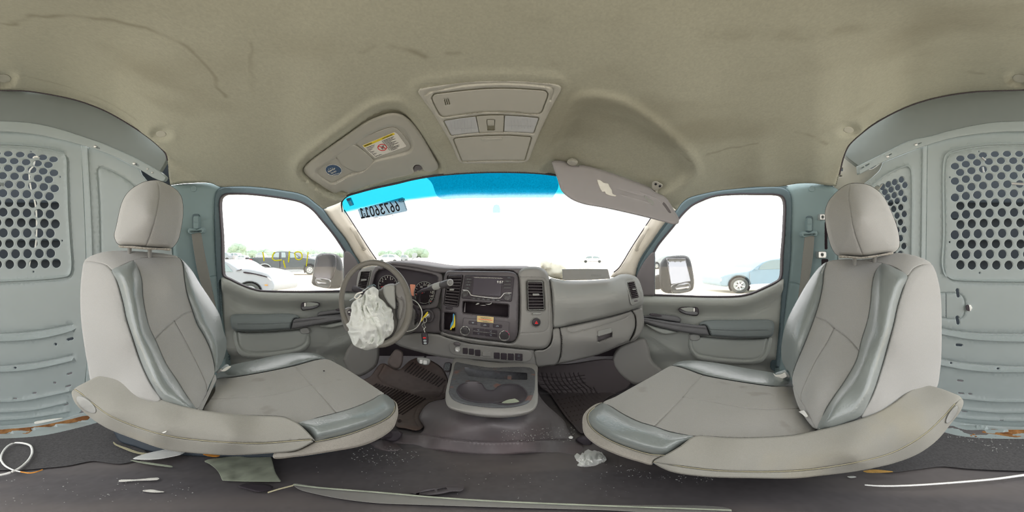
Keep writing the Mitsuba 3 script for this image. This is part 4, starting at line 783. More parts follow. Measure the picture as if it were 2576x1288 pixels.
# instrument cluster
cl = da('instrument_cluster', [(936, 700), (944, 680), (960, 671), (990, 669), (1020, 673), (1060, 680), (1094, 688), (1106, 694), (1106, 720), (1100, 745), (1094, 765), (1070, 772), (1030, 770), (980, 760), (945, 745), (934, 722)], d_(-.055), 'black', t=.03, r=3, b=.01, step=10)
da('cluster_rim', big(poly([(930, 700), (938, 678), (956, 667), (990, 665), (1020, 669), (1060, 675), (1097, 684), (1112, 690), (1112, 722), (1106, 748), (1100, 771), (1070, 778), (1030, 776), (975, 766), (938, 748), (928, 722)]).difference(poly([(940, 702), (947, 684), (962, 675), (990, 673), (1020, 677), (1058, 684), (1090, 691), (1101, 697), (1101, 720), (1095, 744), (1089, 761), (1068, 768), (1030, 766), (984, 757), (950, 743), (938, 722)]))), d_(.0), 'dash_dark', t=.05, r=3, b=.012, step=6)
DG = off(DD, -.052)
def gauge(x, y, r, a0, a1, n, nums, needle, ny=1.08):
    g = da('gauge', ell(x, y, r, r * ny, 40), off(DG, .003), 'deep', cl, t=.006, r=1.5, b=.003, step=8)
    da('gauge_ring', big(ell(x, y, r, r * ny, 44).difference(ell(x, y, r - 1.3, (r - 1.3) * ny, 44))), off(DG, .012), 'dash_light', g, t=.008, r=.6, b=.002, step=5)
    tk = []
    for i in range(n):
        a = math.radians(a0 + (a1 - a0) * i / (n - 1)); l = 4.5 if i % 2 == 0 else 3
        p, q = (r - 2.2), (r - 2.2 - l)
        tk.append(patch(LineString([(x + p * math.cos(a), y + p * ny * math.sin(a)), (x + q * math.cos(a), y + q * ny * math.sin(a))]).buffer(.42), off(DG, .005), t=.001, r=0, step=4))
    add('tick_marks', cat(tk), M['white'], g)
    if nums: add('numbers', cat([txt(s, nx, nyy, 4.4, DG, e=.006, center=True) for s, nx, nyy in nums]), M['white'], g)
    add('needle', patch(LineString([(x, y), needle]).buffer(.6), off(DG, .012), t=.002, r=0, step=4), M['lamp_red'], g)
    add('needle_hub', disc(x, y, 3, 3, [(1, .012), (.7, .016)], DG, 12), M['black'], g)
gauge(1067, 736, 26, 140, 400, 17, [('40', 1059.5, 724), ('60', 1068, 719), ('80', 1078, 721), ('120', 1087, 737), ('140', 1085, 747), ('20', 1053, 738)], (1046, 741))
gauge(1088, 760, 10, 180, 340, 6, [], (1082, 757)); gauge(975, 718, 24, 150, 390, 13, [('3', 962, 710), ('4', 970, 704), ('5', 982, 704)], (958, 722)); gauge(1009, 706, 9, 200, 340, 6, [], (1004, 702))
da('trip_display', rq([(1031, 715), (1045, 716), (1041, 746), (1034, 742)], 1), off(DG, .004), 'lcd', cl, t=.004, r=.6, b=.001)
def vent(tl, tr, br, bl, n, D, frame, tabc, wall='deep', fm='dash_dark', fr=5, cav=.05):
    q = np.array([tl, tr, br, bl], float); c = q.mean(0)
    out = q + (q - c) / np.linalg.norm(q - c, axis=1, keepdims=True) * fr
    k = add('vent', patch(big(rq(out, 2.5).difference(rq(q, 1.2))), D, t=.04, r=1.6, b=.006, step=5), M[frame], dash)
    add('cavity', patch(rq(q + (q - c) * .03, 1), off(D, -cav), t=.02, r=0, step=20), M[wall], k)
    for i in range(n):
        s0, s1 = (i + .12) / n, (i + .62) / n
        L0, L1, R0, R1 = [q[a] + (q[b] - q[a]) * s for a, b, s in ((0, 3, s0), (0, 3, s1), (1, 2, s0), (1, 2, s1))]
        Df = lambda x, y, y0=(L0[1] + R0[1]) / 2, hh=max(1e-3, L1[1] - L0[1]): D(x, y) + .004 + .018 * np.clip((np.asarray(y) - y0) / hh, 0, 1.6)
        add('slat', patch(Polygon([L0, R0, R1, L1]), Df, t=.004, r=.7, b=.002, step=8), M[fm], k)
    if tabc: add('tab', patch(rq(tabc, 1), off(D, .012), t=.02, r=1, b=.004), M['dash_light'], k)
    return k
# left outer vent and its shroud
da('side_shroud', [(896, 740), (899, 700), (906, 680), (922, 673), (946, 670), (940, 690), (935, 720), (934, 745), (938, 768), (900, 775)], d_(.0), 'dash', t=.06, r=5, b=.02, step=8, holes=[rq([(909, 684), (931, 682), (921, 727), (900, 722)], 1)])
vent((909, 684), (931, 682), (921, 727), (900, 722), 10, d_(.012), 'dash', [(908, 703), (922, 702), (921, 706), (907, 707)], fr=3.5)
# centre stack surround (grey) and black bezel
da('centre_surround', [(1112, 832), (1122, 836), (1168, 846), (1254, 858), (1290, 860), (1302, 840), (1304, 704), (1301, 690), (1310, 676), (1348, 671), (1366, 675.5), (1377, 686), (1383, 710), (1388, 745), (1390.5, 790), (1389, 850), (1382, 868), (1370, 877), (1345, 879), (1325, 877.5), (1263, 871), (1189, 863.5), (1122, 846), (1108, 841)], d_(.045), 'dash', t=.12, r=9, b=.05, step=9, grooves=[([(1304, 697), (1340, 698), (1366, 699.5), (1374, 708), (1379, 740), (1380, 790), (1378, 826), (1368, 834), (1340, 837), (1303, 839)], 1.2, .006)], holes=[rq([(1328, 709), (1364, 710), (1368.5, 778), (1330, 778.5)], 1)])
da('bezel', [(1112, 730), (1119, 690), (1124, 682), (1150, 681), (1230, 682), (1290, 684), (1300, 690), (1304, 704), (1304, 790), (1302, 838), (1297, 853), (1287, 859), (1254, 857.5), (1168, 846), (1118, 836), (1110, 832), (1109, 800), (1110, 770)], d_(.05), 'bezel', t=.07, r=4, b=.02, step=10,
   holes=[rq([(1127, 694), (1163.5, 693), (1151.5, 770), (1117.5, 765)], 2), rq([(1165, 758.5), (1279.5, 767), (1278.5, 798), (1164.5, 786.5)], 3), rq([(1118, 786), (1145, 788), (1145, 832.5), (1117, 828)], 2)])
vent((1129, 695), (1162, 694), (1150.5, 769), (1118.5, 764), 10, d_(.058), 'bezel', [(1131, 727), (1142, 726.5), (1142, 731), (1130, 731)], fr=3)
da('thumbwheel', rq([(1122, 771), (1138, 773), (1137, 779), (1121, 777)], 1), d_(.065), 'black', t=.02, r=1.5, b=.008)
# radio
ra = da('radio', rq([(1170, 691.5), (1294, 696), (1287.5, 759), (1160.5, 750.5)], 3), d_(.06), 'black', t=.04, r=2, b=.006, step=10)
RD = d_(.063)
da('display', rq([(1192, 700), (1262, 701.5), (1259, 745), (1187.5, 741)], 1), off(RD, .002), 'screen', ra, t=.006, r=1, b=.002)
add('clock', txt('9:57', 1249.5, 712, 5.4, RD, (1, .03), (.06, -1), e=.006, bold=True), M['white_gloss'], ra)
da('disc_slot', rq([(1190, 697.3), (1266, 699.6), (1266, 701), (1190, 698.7)], 0), off(RD, .002), 'silver', ra, t=.002, r=0)
da('chrome_trim', LineString(cr([(1164.5, 729.5), (1177, 731), (1181, 736), (1184, 742), (1190, 743.5), (1258, 749.5), (1262, 746), (1268, 738), (1274, 737), (1286, 737)], False)).buffer(1.3), off(RD, .006), 'silver', ra, t=.008, r=.6, b=.003, step=4)
def knob(x, y, r, parent, D, h=.03, ringm='silver', n=None):
    k = add('knob', disc(x, y, r, r * 1.05, [(1, .0), (1, h * .5), (.88, h * .7), (.78, h * .55)], D, 30), M[ringm], parent)
    add('knob_cap', disc(x, y, r * .78, r * .8, [(1, h * .5), (.9, h), (.5, h * 1.04)], D, 26), M['knob'], k); return k
knob(1169.5, 738.7, 7.6, ra, RD); knob(1275.8, 746.2, 9, ra, RD)
bt = [((1172, 693.5), (1184, 694.2), 3.2), ((1171, 699.5), (1188, 700.3), 5.2), ((1170.6, 706.5), (1187, 707.3), 5.2), ((1170, 713.8), (1186, 714.7), 5.2), ((1168.5, 722.5), (1183, 723.4), 4), ((1274, 697), (1288, 697.8), 4), ((1267.5, 704), (1286.5, 704.6), 6), ((1267, 712.3), (1286, 713), 6), ((1266.5, 720), (1285.5, 720.8), 6)]
names = ['', 'FM-AM', 'CD', 'MEDIA', 'DISP', 'MENU', 'SEEK', '', '']
for (a, b_, h), nm in zip(bt, names):
    bk = da('button', rq([a, b_, (b_[0] - .3, b_[1] + h), (a[0] - .4, a[1] + h)], .6), off(RD, .002), 'knob', ra, t=.006, r=.7, b=.002)
    if nm: add('print', txt(nm, (a[0] + b_[0]) / 2, a[1] + h * .72, 1.9, RD, (1, .05), e=.0055, center=True), M['car_silver'], bk)
for i in range(6):
    x = 1185.5 + i * 12.4; y = 747.4 + i * 1.0
    bk = da('button', rq([(x, y), (x + 11.6, y + .9), (x + 11.3, y + 6), (x - .3, y + 5.1)], .5), off(RD, .002), 'knob', ra, t=.006, r=.6, b=.002)
    add('print', txt(str(i + 1), x + 5.6, y + 4.6, 2.6, RD, (1, .06), e=.0055, center=True), M['car_silver'], bk)
# open cubby, card slot
da('cubby', rq([(1163, 757), (1281, 765.5), (1280, 800), (1162.5, 788)], 2), d_(-.06), 'deep', t=.03, r=0, step=20)
da('cubby_lip', rq([(1166, 785), (1170, 760), (1171.5, 760), (1170.5, 786)], .3), d_(.035), 'dash_dark', t=.05, r=.6)
da('card_slot', rq([(1116, 784), (1147, 786), (1147, 834.5), (1115, 830)], 2), d_(-.04), 'deep', t=.03, r=0, step=20)
for i, (pts, m_, nm) in enumerate([([(1140, 789), (1143.5, 790), (1143, 805), (1141, 818), (1137, 822), (1133, 828), (1132, 826), (1134.5, 814), (1138.5, 806)], 'blue_card', 'folded blue card standing in the dashboard card slot'), ([(1143.5, 792), (1145, 800), (1144.2, 823), (1141, 826), (1138, 825), (1135, 830), (1131.5, 829.5), (1135.5, 822), (1140, 816)], 'yellow', 'folded yellow card leaning on the blue card in the dashboard slot')]):
    one('paper_card', patch(pts, d_(.03 + .008 * i), t=.004, r=.8, b=.002, step=4), M[m_], nm, 'card')
# glinting tape scraps over the cubby
for pts in ([(1196, 766), (1201, 762), (1206, 762), (1205, 765), (1199, 767)], [(1221, 765), (1232, 764), (1238, 760), (1236, 765), (1228, 767)], [(1208, 768), (1216, 767), (1224, 768.5), (1215, 769)]):
    da('tape_scrap', pts, d_(.058), 'dash_light', t=.002, r=.5, b=.001)
# climate panel
cp = da('climate_panel', rq([(1165.5, 799), (1281, 810), (1279, 858), (1160, 845)], 3), d_(.056), 'bezel', t=.02, r=1.4, b=.003, step=10)
CPD = d_(.06)
for (x, y, r) in ((1169.5, 832.5, 12), (1268.8, 845, 13.2)):
    kb = knob(x, y, r, cp, CPD, .045)
    for s in range(5):
        a0 = math.radians(150 + s * 44); da('dial_mark', LineString([(x + r * .93 * math.cos(a), y + r * .97 * math.sin(a)) for a in np.linspace(a0, a0 + .5, 5)]).buffer(.55), off(CPD, .034), ('white', 'white', 'white', 'pink', 'pink')[s] if x > 1200 else 'white', kb, t=.002, r=0, step=4)
def cbtn(x0, y0, w, h, sym):
    bk = da('button', rq([(x0, y0), (x0 + w, y0 + w * .1), (x0 + w, y0 + h + w * .1), (x0, y0 + h)], .8), CPD, 'black', cp, t=.008, r=.8, b=.003)
    x, y = x0 + w / 2, y0 + h / 2 + w * .05; g = []
    if sym == 'd': g = [LineString([(x - 3, y - 1.5), (x + 3, y - 1.3)]).buffer(.5), LineString([(x - 2, y + .3), (x + 2, y + .5)]).buffer(.4), LineString([(x - 1, y + 1.8), (x + 1, y + 2)]).buffer(.4)]
    if sym == 'c': g = [LineString([(x - 4, y + 1), (x - 2, y - 1.2), (x + 1.4, y - 1.2), (x + 3.6, y + .8), (x - 4, y + 1)]).buffer(.42)]
    if sym == 'p': g = [LineString([(x - 2.4, y - 1.6), (x - .6, y + 1.2), (x + 1.6, y + 1.2)]).buffer(.5), ell(x + 1.4, y - 1.6, .9, .9, 8)]
    if g: add('symbol', cat([patch(q, off(CPD, .0035), t=.001, r=0, step=3) for q in g]), M['car_silver'], bk)
cbtn(1179, 807, 21, 8.5, 'd'); cbtn(1209, 812.5, 22, 8.5, 'c'); cbtn(1240, 815, 22.5, 8.5, 'c')
cbtn(1190, 824.5, 28, 8, 'p'); cbtn(1219.5, 828, 31, 8, 'p'); cbtn(1190, 834, 28, 7.5, 'p'); cbtn(1219.5, 837.5, 31, 7.5, 'p')
da('divider_line', LineString([(1191, 832.5), (1248, 839.7)]).buffer(.55), off(CPD, .006), 'silver', cp, t=.003, r=.3, b=.001)
lb = da('warning_plate', rq([(1200, 794), (1242, 797.5), (1241.5, 813), (1199.6, 809.5)], .8), d_(.066), 'tan_label', cp, t=.003, r=.6, b=.001)
da('red_line', LineString([(1200.5, 802.3), (1241, 805.8)]).buffer(.5), d_(.0672), 'red', lb, t=.0006, r=0)
for j, (y, w) in enumerate(((797.6, 30), (799.7, 26), (805.8, 28), (808, 20))): da('print_line', LineString([(1221 - w / 2, y - w * .04 + 1.6), (1221 + w / 2, y + w * .04 + 1.6)]).buffer(.4), d_(.0672), 'seam', lb, t=.0006, r=0)
# right centre vent, thumbwheel, hazard switch
vent((1328, 709), (1364, 710), (1368.5, 778), (1330, 778.5), 9, d_(.06), 'dash_light', [(1340, 739), (1357, 739), (1357, 743.5), (1340, 744)], fr=2.6)
da('thumbwheel', rq([(1340, 786.5), (1361.5, 786.5), (1361.5, 792), (1340, 792)], 1.5), d_(.062), 'dash_light', t=.02, r=1.5, b=.008)
hz = add('hazard_switch', disc(1349, 811, 12.5, 13, [(1, .0), (.92, .008), (.86, .003)], d_(.05), 28), M['dash_light'], dash)
add('button', disc(1349, 811, 10.3, 10.6, [(1, .006), (.9, .014), (.5, .015)], d_(.05), 26), M['black'], hz)
add('triangle', patch(big(Polygon([(1345, 815), (1354, 815), (1349.5, 806.5)]).difference(Polygon([(1348, 813.4), (1351, 813.4), (1349.5, 810.6)]))), d_(.0655), t=.001, r=0, step=4), M['lamp_red'], hz)
# passenger side
da('passenger_panel', [(1384, 700), (1398, 702), (1417, 705), (1464, 706.5), (1534, 701), (1563, 690), (1591, 692), (1605, 701), (1614, 722), (1619, 744), (1617, 766), (1604, 774), (1588, 780), (1539, 794), (1489, 806), (1439, 817), (1391, 825), (1389, 790), (1388, 740)], lambda x, y: DD(x, y) - .02 - .05 * np.exp(-((y - 745) / 45) ** 2), 'dash_light', t=.15, r=10, b=.06, step=11, holes=[rq([(1578.5, 710.5), (1595, 707.5), (1606.5, 748), (1590, 752)], 1)])
vp = da('vent_plate', [(1571, 705), (1585, 702), (1597, 701), (1605, 720), (1611, 745), (1609, 760), (1600, 766), (1589, 768.5), (1581, 740)], lambda x, y: DD(x, y) - .085 + .06 * sst(760, 690, y), 'dash_light', t=.03, r=2.5, b=.01, step=8, holes=[rq([(1578.5, 710.5), (1595, 707.5), (1606.5, 748), (1590, 752)], 1)])
vent((1579, 711), (1594.5, 708), (1606, 748), (1590.5, 751.5), 9, lambda x, y: DD(x, y) - .098 + .06 * sst(760, 690, y), 'dash_light', [(1592, 727), (1600, 726), (1600, 729), (1592, 730)], fr=1.6, cav=.03)
da('thumbwheel', rq([(1595, 756), (1604, 754.5), (1604.5, 758), (1595.5, 759.5)], .8), lambda x, y: DD(x, y) - .09, 'dash_dark', t=.02, r=1, b=.004)
gb = da('glove_box', [(1408, 825, 1), (1440, 819), (1489, 808.5), (1539, 797), (1588, 782.5, 1), (1596, 792), (1598, 819), (1590, 842), (1581, 858.5, 1), (1514, 889), (1444, 908), (1401, 917, 1), (1409, 900), (1412, 870), (1412, 845)], lambda x, y: DD(x, y) - .02 - .045 * np.exp(-((y - 850) / 30) ** 2), 'dash', t=.12, r=4, b=.03, step=10,
   grooves=[([(1425, 822), (1428, 832), (1434, 836), (1489, 825), (1540, 811), (1575, 799), (1584, 790)], 1.3, .007)], holes=[rq([(1504, 846), (1539, 836), (1539, 846.5), (1503, 860)], 2)])
da('latch_recess', rq([(1502, 830), (1541, 822), (1541, 849), (1501, 863)], 1), d_(.0), 'dash_dark', gb, t=.02, r=0)
da('latch', rq([(1504, 832.5), (1539, 824), (1539, 837), (1504, 847)], 2), lambda x, y: DD(x, y) - .07, 'dash_light', gb, t=.03, r=1.5, b=.006)
da('end_cap', [(1591, 782), (1604, 777), (1613, 774), (1619, 794), (1619.5, 819), (1612, 838), (1598, 852), (1584, 859), (1594, 842), (1600, 819), (1598, 794)], lambda x, y: DD(x, y) - .03, 'dash', t=.08, r=4, b=.03, step=7)
da('lower_side_panel', [(1391, 828), (1407, 826), (1411, 846), (1411, 870), (1408, 898), (1399, 917), (1375, 921), (1351, 922.5), (1347, 900), (1345, 883), (1370, 879), (1384, 868), (1390, 850)], lambda x, y: DD(x, y) - .02 - .04 * np.exp(-((y - 860) / 30) ** 2), 'dash', t=.1, r=4, b=.03, step=8)
# lower centre
da('lower_panel', [(1108, 842), (1122, 848), (1189, 865), (1263, 873), (1325, 879.5), (1344, 882), (1347, 900), (1350, 921), (1300, 917), (1200, 907), (1128, 901), (1060, 887), (1000, 868), (990, 858), (1000, 846), (1040, 838)], d_(.015), 'dash', t=.08, r=6, b=.02, step=10)
sw = da('switch_panel', [(1131, 862), (1150, 862), (1220, 870), (1300, 879), (1335, 883.5), (1340, 890), (1337, 902), (1327, 909.5), (1250, 904), (1180, 896.5), (1140, 891), (1132, 884)], d_(.025), 'dash', t=.02, r=2.5, b=.004, step=9)
add('power_socket', disc(1151, 878.7, 8, 8, [(1, .002), (.95, .012), (.78, .012), (.7, -.004)], d_(.03), 26), M['silver'], sw)
add('socket_cap', disc(1149.5, 865.5, 9, 5, [(1, .004), (.9, .02), (.5, .022)], d_(.03), 22, 12), M['dash_dark'], sw)
for (x, y, w, h, m_) in ((1164, 875, 12.5, 15, 'black'), (1179.5, 877, 12.5, 15, 'black'), (1195, 879.5, 13.5, 15.5, 'black'), (1213, 884, 22, 12.5, 'dash'), (1242.5, 886.5, 14.5, 15.5, 'black'), (1259.8, 888, 15, 16, 'black'), (1277.5, 889, 15, 16.5, 'black'), (1295.5, 889, 19, 17.5, 'black')):
    bk = da('switch_blank' if m_ == 'dash' or x < 1290 else 'usb_port', rq([(x, y), (x + w, y + w * .08), (x + w, y + h + w * .08), (x, y + h)], 1.2), d_(.034), m_, sw, t=.02, r=1.3, b=.006, step=6)
    if x > 1290:
        add('print', cat([txt('USB', x + 9.5, y + 8.2, 2.2, d_(.036), center=True, e=.003), txt('AUX', x + 9.5, y + 16, 2.2, d_(.036), center=True, e=.003), patch(LineString([(x + 5.5, y + 4), (x + 13.5, y + 4.4)]).buffer(.5), d_(.038), t=.001, r=0)]), M['car_silver'], bk)
add('red_lens', disc(1201, 916.3, 5.6, 3.6, [(1, .002), (.8, .01), (.4, .013)], d_(.06), 18), M['maroon'], dash)
# driver's knee side: column shroud, ignition, lower panel
da('knee_panel', [(960, 800), (985, 780), (1030, 770), (1070, 778), (1100, 772), (1109, 780), (1109, 832), (1118, 838), (1050, 838), (1000, 846), (988, 858), (965, 842)], d_(-.02), 'dash_dark', t=.08, r=6, b=.02, step=9)
da('column_shroud', [(1010, 770), (1030, 758), (1042, 765), (1046, 790), (1044, 815), (1050, 808), (1055, 818), (1040, 835), (1010, 840), (995, 820)], d_(.06), 'wheel_hub', t=.15, r=6, b=.05, step=7)
ig = add('ignition_switch', disc(1076, 795, 17, 18, [(1, .0), (.9, .02), (.72, .022), (.66, .012), (.5, .014), (.42, .03), (.2, .032)], d_(.0), 30), M['bezel'], dash)
add('key_cylinder', disc(1075, 793, 6.5, 7, [(1, .03), (.85, .04), (.4, .042)], d_(.0), 20), M['dash_light'], ig)

# ------------------------------------------------------------------ wheel, stalks, keys
SW = field([(944, 655, 2.72), (944, 875, 2.5), (855, 765, 2.6), (1035, 765, 2.6)])
wh = thing('steering_wheel', 'grey three spoke steering wheel with a burst white airbag in its middle', 'steering wheel')
an = np.linspace(0, 2 * np.pi, 90, endpoint=False)
rx_, ry_ = 85.5, 103.5; ct = math.radians(2.0)
rp = np.stack([944.5 + rx_ * np.cos(an) * math.cos(ct) - ry_ * np.sin(an) * math.sin(ct) * -1, 764 + ry_ * np.sin(an) * math.cos(ct) + rx_ * np.cos(an) * math.sin(ct)], 1)
rw = 7.6 + 1.0 * np.cos(an - .2) + .7 * np.exp(-((an - .8) / .3) ** 2)
add('rim', tube(P(rp[:, 0], rp[:, 1], SW(rp[:, 0], rp[:, 1])), rw * 2.6 / F, 14, True), M['wheel'], wh, smooth=60)
add('hub', patch([(955, 728), (969, 717), (992, 714), (998, 730), (998, 770), (1000, 800), (1004, 806), (1000, 835), (985, 852), (960, 864), (930, 862), (905, 840), (895, 800), (905, 760), (930, 735)], off(SW, -.05), t=.08, r=10, b=.03, step=8), M['wheel_hub'], wh)
add('spoke', patch([(992, 716), (1004, 709), (1012, 702), (1022, 712), (1029, 740), (1032, 770), (1026, 802), (1014, 830), (1000, 846), (985, 850), (996, 830), (1002, 806), (1000, 790), (1001, 765), (994, 745), (990, 730)], off(SW, .005), t=.05, r=7, b=.025, step=6, grooves=[([(994, 722), (993, 740), (1000, 750), (1010, 752)], 2, .008), ([(1000, 806), (1005, 804), (1014, 780), (1016, 760), (1010, 748)], 2, .01)]), M['wheel_hub'], wh)
add('spoke', patch([(858, 790), (868, 776), (880, 772), (892, 778), (896, 800), (890, 826), (876, 836), (866, 826)], off(SW, .005), t=.05, r=6, b=.025, step=6), M['wheel_hub'], wh)
add('spoke', patch([(905, 852), (930, 858), (960, 860), (985, 848), (1000, 838), (1010, 832), (1004, 846), (985, 862), (960, 872), (925, 872)], off(SW, .005), t=.04, r=5, b=.02, step=6), M['wheel_hub'], wh)
add('centre_cover', patch([(968, 719), (980, 716), (991, 716), (994, 740), (994, 778), (985, 772), (970, 752), (964, 735)], off(SW, .02), t=.05, r=4, b=.02, step=6), M['dash_light'], wh)
sp_ = add('cruise_switch', patch([(874, 782), (882, 777), (885, 786), (882, 795), (876, 793)], off(SW, .03), t=.02, r=2, b=.006), M['black'], wh)
add('button', patch(rect(875.5, 783, 881, 787, 1), off(SW, .036), t=.006, r=.6, b=.002), M['silver'], sp_)
rsb = np.random.RandomState(4)
def wrinkle(x, y):
    n = np.stack([x / 34, y / 34, 0 * x], -1); a = meshkit.noise(n + 3 * meshkit.noise(n * .8, 5)[..., None], 8); b = meshkit.noise(np.stack([x / 11 + 2.5 * a, y / 15, 0 * x + 4], -1), 9)
    return .21 * np.abs(a - .5) + .07 * np.abs(b - .5)
ab_ = add('airbag', patch([(939, 720), (946, 724), (952, 729), (953, 747), (963, 755), (975, 767), (986, 778), (990, 793), (989, 802), (993, 814), (988, 836), (977, 848), (969, 852), (965, 864), (951, 874), (936, 878), (921, 881), (907, 877), (889, 868), (882, 852), (873, 830), (870, 816), (879, 806), (880, 789), (886, 762), (898, 753), (911, 747), (918, 734), (930, 725)], off(SW, .05), t=.06, r=7, b=.05, pil=.14, pr=48, step=3.2, rel=wrinkle, back=.9,
   grooves=[([(925, 745), (922, 760), (935, 772), (960, 772), (970, 762)], 1.2, .008), ([(885, 822), (905, 808), (930, 800), (955, 796)], 1.5, .01), ([(905, 775), (935, 800), (950, 835), (948, 848), (915, 872)], 1.5, .01), ([(950, 765), (962, 790), (972, 815), (965, 845)], 1.8, .014), ([(905, 875), (930, 858), (952, 842)], 1.4, .01)]), M['airbag'], wh, smooth=50)
add('airbag_strap', ptube([(940, 717, 2.55), (928, 722, 2.5), (912, 733, 2.48), (898, 745, 2.5), (880, 756, 2.55)], 1.4, 6), M['car_grey'], wh)
add('airbag_strap', ptube([(912, 735, 2.48), (900, 738, 2.48), (892, 748, 2.5), (897, 752, 2.49), (908, 742, 2.46)], 1.8, 6), M['white'], wh)
add('airbag_strap', ptube([(925, 722, 2.5), (941, 716, 2.48), (945, 720, 2.49)], 1.6, 6), M['frame_seal'], wh)
one('turn_signal_stalk', ptube([(892, 726, 2.84), (904, 731, 2.8), (916, 737, 2.78), (940, 748, 2.82)], [8, 7.5, 5, 5], 12), M['black'], 'black turn signal stalk behind the left of the steering wheel', 'stalk')
k = thing('gear_lever', 'black and silver column gear lever sticking out right of the steering wheel', 'gear lever')
add('rod', ptube([(1052, 757, 2.84), (1052, 745, 2.78), (1055, 736, 2.72), (1062, 731, 2.68), (1080, 726, 2.62)], [6, 5, 4.6, 4.4, 5], 12), M['black'], k)
add('grip', ptube([(1078, 726.5, 2.63), (1088, 723, 2.6), (1105, 719, 2.56), (1120, 715, 2.52), (1131, 711.5, 2.5)], [5.5, 8, 9, 9.6, 9.6], 16), M['knob'], k, smooth=60)
add('grip_band', ptube([(1094, 721.5, 2.585), (1112, 716.5, 2.54)], [8.8, 9.6], 14), M['dash_light'], k)
add('button', disc(1132.5, 711, 8.6, 9.6, [(1, .004), (.85, .016), (.55, .016), (.5, .01), (.2, .011)], 2.485, 24), M['post'], k)
one('wiper_stalk', ptube([(1040, 770, 2.82), (1050, 783, 2.8), (1053, 795, 2.82), (1046, 805, 2.86)], [3.5, 3.5, 3.5, 3], 8), M['black'], 'black curved stalk between steering wheel and ignition', 'stalk')
k = thing('key_ring', 'key fob and yellow tag hanging from the ignition key', 'keys')
add('ring', tube([P(1069 + 4.2 * math.cos(a), 805 + 6.4 * math.sin(a), 2.82) for a in np.linspace(0, 2 * np.pi, 24, endpoint=False)], .0017, 6, True), M['silver'], k)
add('clip', ptube([(1069, 811, 2.82), (1067, 818, 2.81), (1071, 823, 2.8), (1066, 828, 2.8), (1069, 836, 2.8)], 1.1, 6), M['silver'], k)
add('clip', ptube([(1066, 811, 2.82), (1061, 818, 2.81), (1069, 829, 2.8)], 1.1, 6), M['silver'], k)
add('key', patch(rq([(1066, 795), (1072, 792), (1078, 789), (1079, 793), (1069, 801)], 1), 2.84, t=.006, r=.8, b=.002), M['silver'], k)
add('yellow_tag', patch([(1075.5, 783.5), (1077, 787), (1072, 795), (1064, 805), (1059.5, 810), (1057.5, 808), (1062, 800), (1069, 791)], 2.83, t=.004, r=.8, b=.002, step=4), M['yellow'], k)
fb = add('fob', patch([(1061, 837.5), (1073, 837), (1075.5, 845), (1077, 858), (1075, 866), (1070, 867.5), (1063, 867), (1061.5, 856)], 2.8, t=.015, r=3, b=.008, step=4), M['black'], k)
add('fob_button', patch(rect(1063.5, 848, 1071.5, 852, .8), 2.796, t=.004, r=.6, b=.001), M['lamp_red'], fb)
for (x, y) in ((1068.5, 857), (1069.5, 863.5)): add('fob_button', disc(x, y, 4.6, 2.9, [(1, .001), (.8, .003)], 2.797, 16), M['car_grey'], fb)
one('cable_tie', ptube([(1038, 754, 2.72), (1047, 759, 2.68), (1056, 770, 2.66), (1061.5, 785, 2.66), (1059, 805, 2.68), (1050, 822, 2.7), (1036, 831, 2.72), (1018, 835, 2.74)], 1.1, 6), M['white'], 'thin white cable tie looped around the steering column', 'cable tie')

# ------------------------------------------------------------------ passenger airbag
PA = field([(1361, 655, 3.25), (1361, 700, 3.08), (1417, 665, 3.15), (1417, 703, 3.02)])
one('passenger_airbag', patch([(1360, 672), (1361, 658), (1368, 653), (1385, 656), (1400, 662), (1410, 664), (1418, 670), (1424, 676), (1424, 700), (1416, 704), (1405, 702), (1390, 699), (1380, 694), (1372, 682)], PA, t=.12, r=5, b=.05, pil=.06, pr=20, step=4, rel=lambda x, y: wrinkle(x * 1.3, y * 1.3) * .6), M['airbag_cream'], 'cream deflated passenger airbag lying on the dashboard top', 'airbag', smooth=50)
k = thing('airbag_flap', 'grey airbag cover flap standing open on the passenger side of the dashboard top', 'airbag flap')
AFD = field([(1414, 677, 2.96), (1529, 677, 3.02), (1535, 701, 2.98), (1417, 705, 2.93)])
add('panel', patch([(1414.5, 677.5, 1), (1470, 676.5), (1529, 677, 1), (1535, 701, 1), (1475, 704.5), (1417, 705, 1)], AFD, t=.02, r=1.5, b=.005, step=9, grooves=[([(1487, 690.5), (1511, 689.5), (1512, 693.5), (1488, 694.5), (1487, 690.5)], .7, .002)]), M['dash'], k)
add('lettering', txt('SRS AIRBAG', 1488.5, 693.6, 2.2, AFD, (.95, -.03), e=.0006), M['dash_light'], k)

# ------------------------------------------------------------------ roof fittings
con = thing('overhead_console', 'beige overhead console with two map lamps and two bin lids above the windshield', 'console')
OD = lambda x, y: CD0(x, y) + .0
oo = lambda o: off(OD, o)
lid1 = poly([(1087.5, 245), (1091, 239), (1120, 234), (1152, 230), (1226, 223.5), (1282, 223), (1338, 226), (1373, 230), (1377, 236), (1368, 264), (1362, 279), (1355, 284), (1282, 279.5), (1207, 280), (1152, 287), (1114, 291.5), (1109, 289), (1099, 273)])
lid2 = rq([(1141.5, 350), (1152, 347.5), (1190, 344), (1226, 342), (1282, 341), (1336, 345), (1319.5, 401.5), (1245, 401.5), (1163, 404)], 2)
lensL = rq([(1117, 304), (1155, 298), (1196.5, 293), (1205, 331.5), (1170, 335), (1135, 339.5)], 1.5); lensR = rq([(1270, 290.5), (1315, 293), (1355, 297), (1342, 333.5), (1305, 331), (1268, 330)], 1.5)
ctr = rq([(1198.5, 292.3), (1232, 290), (1267.5, 290), (1265.5, 330.5), (1230, 331), (1206, 332)], 1)
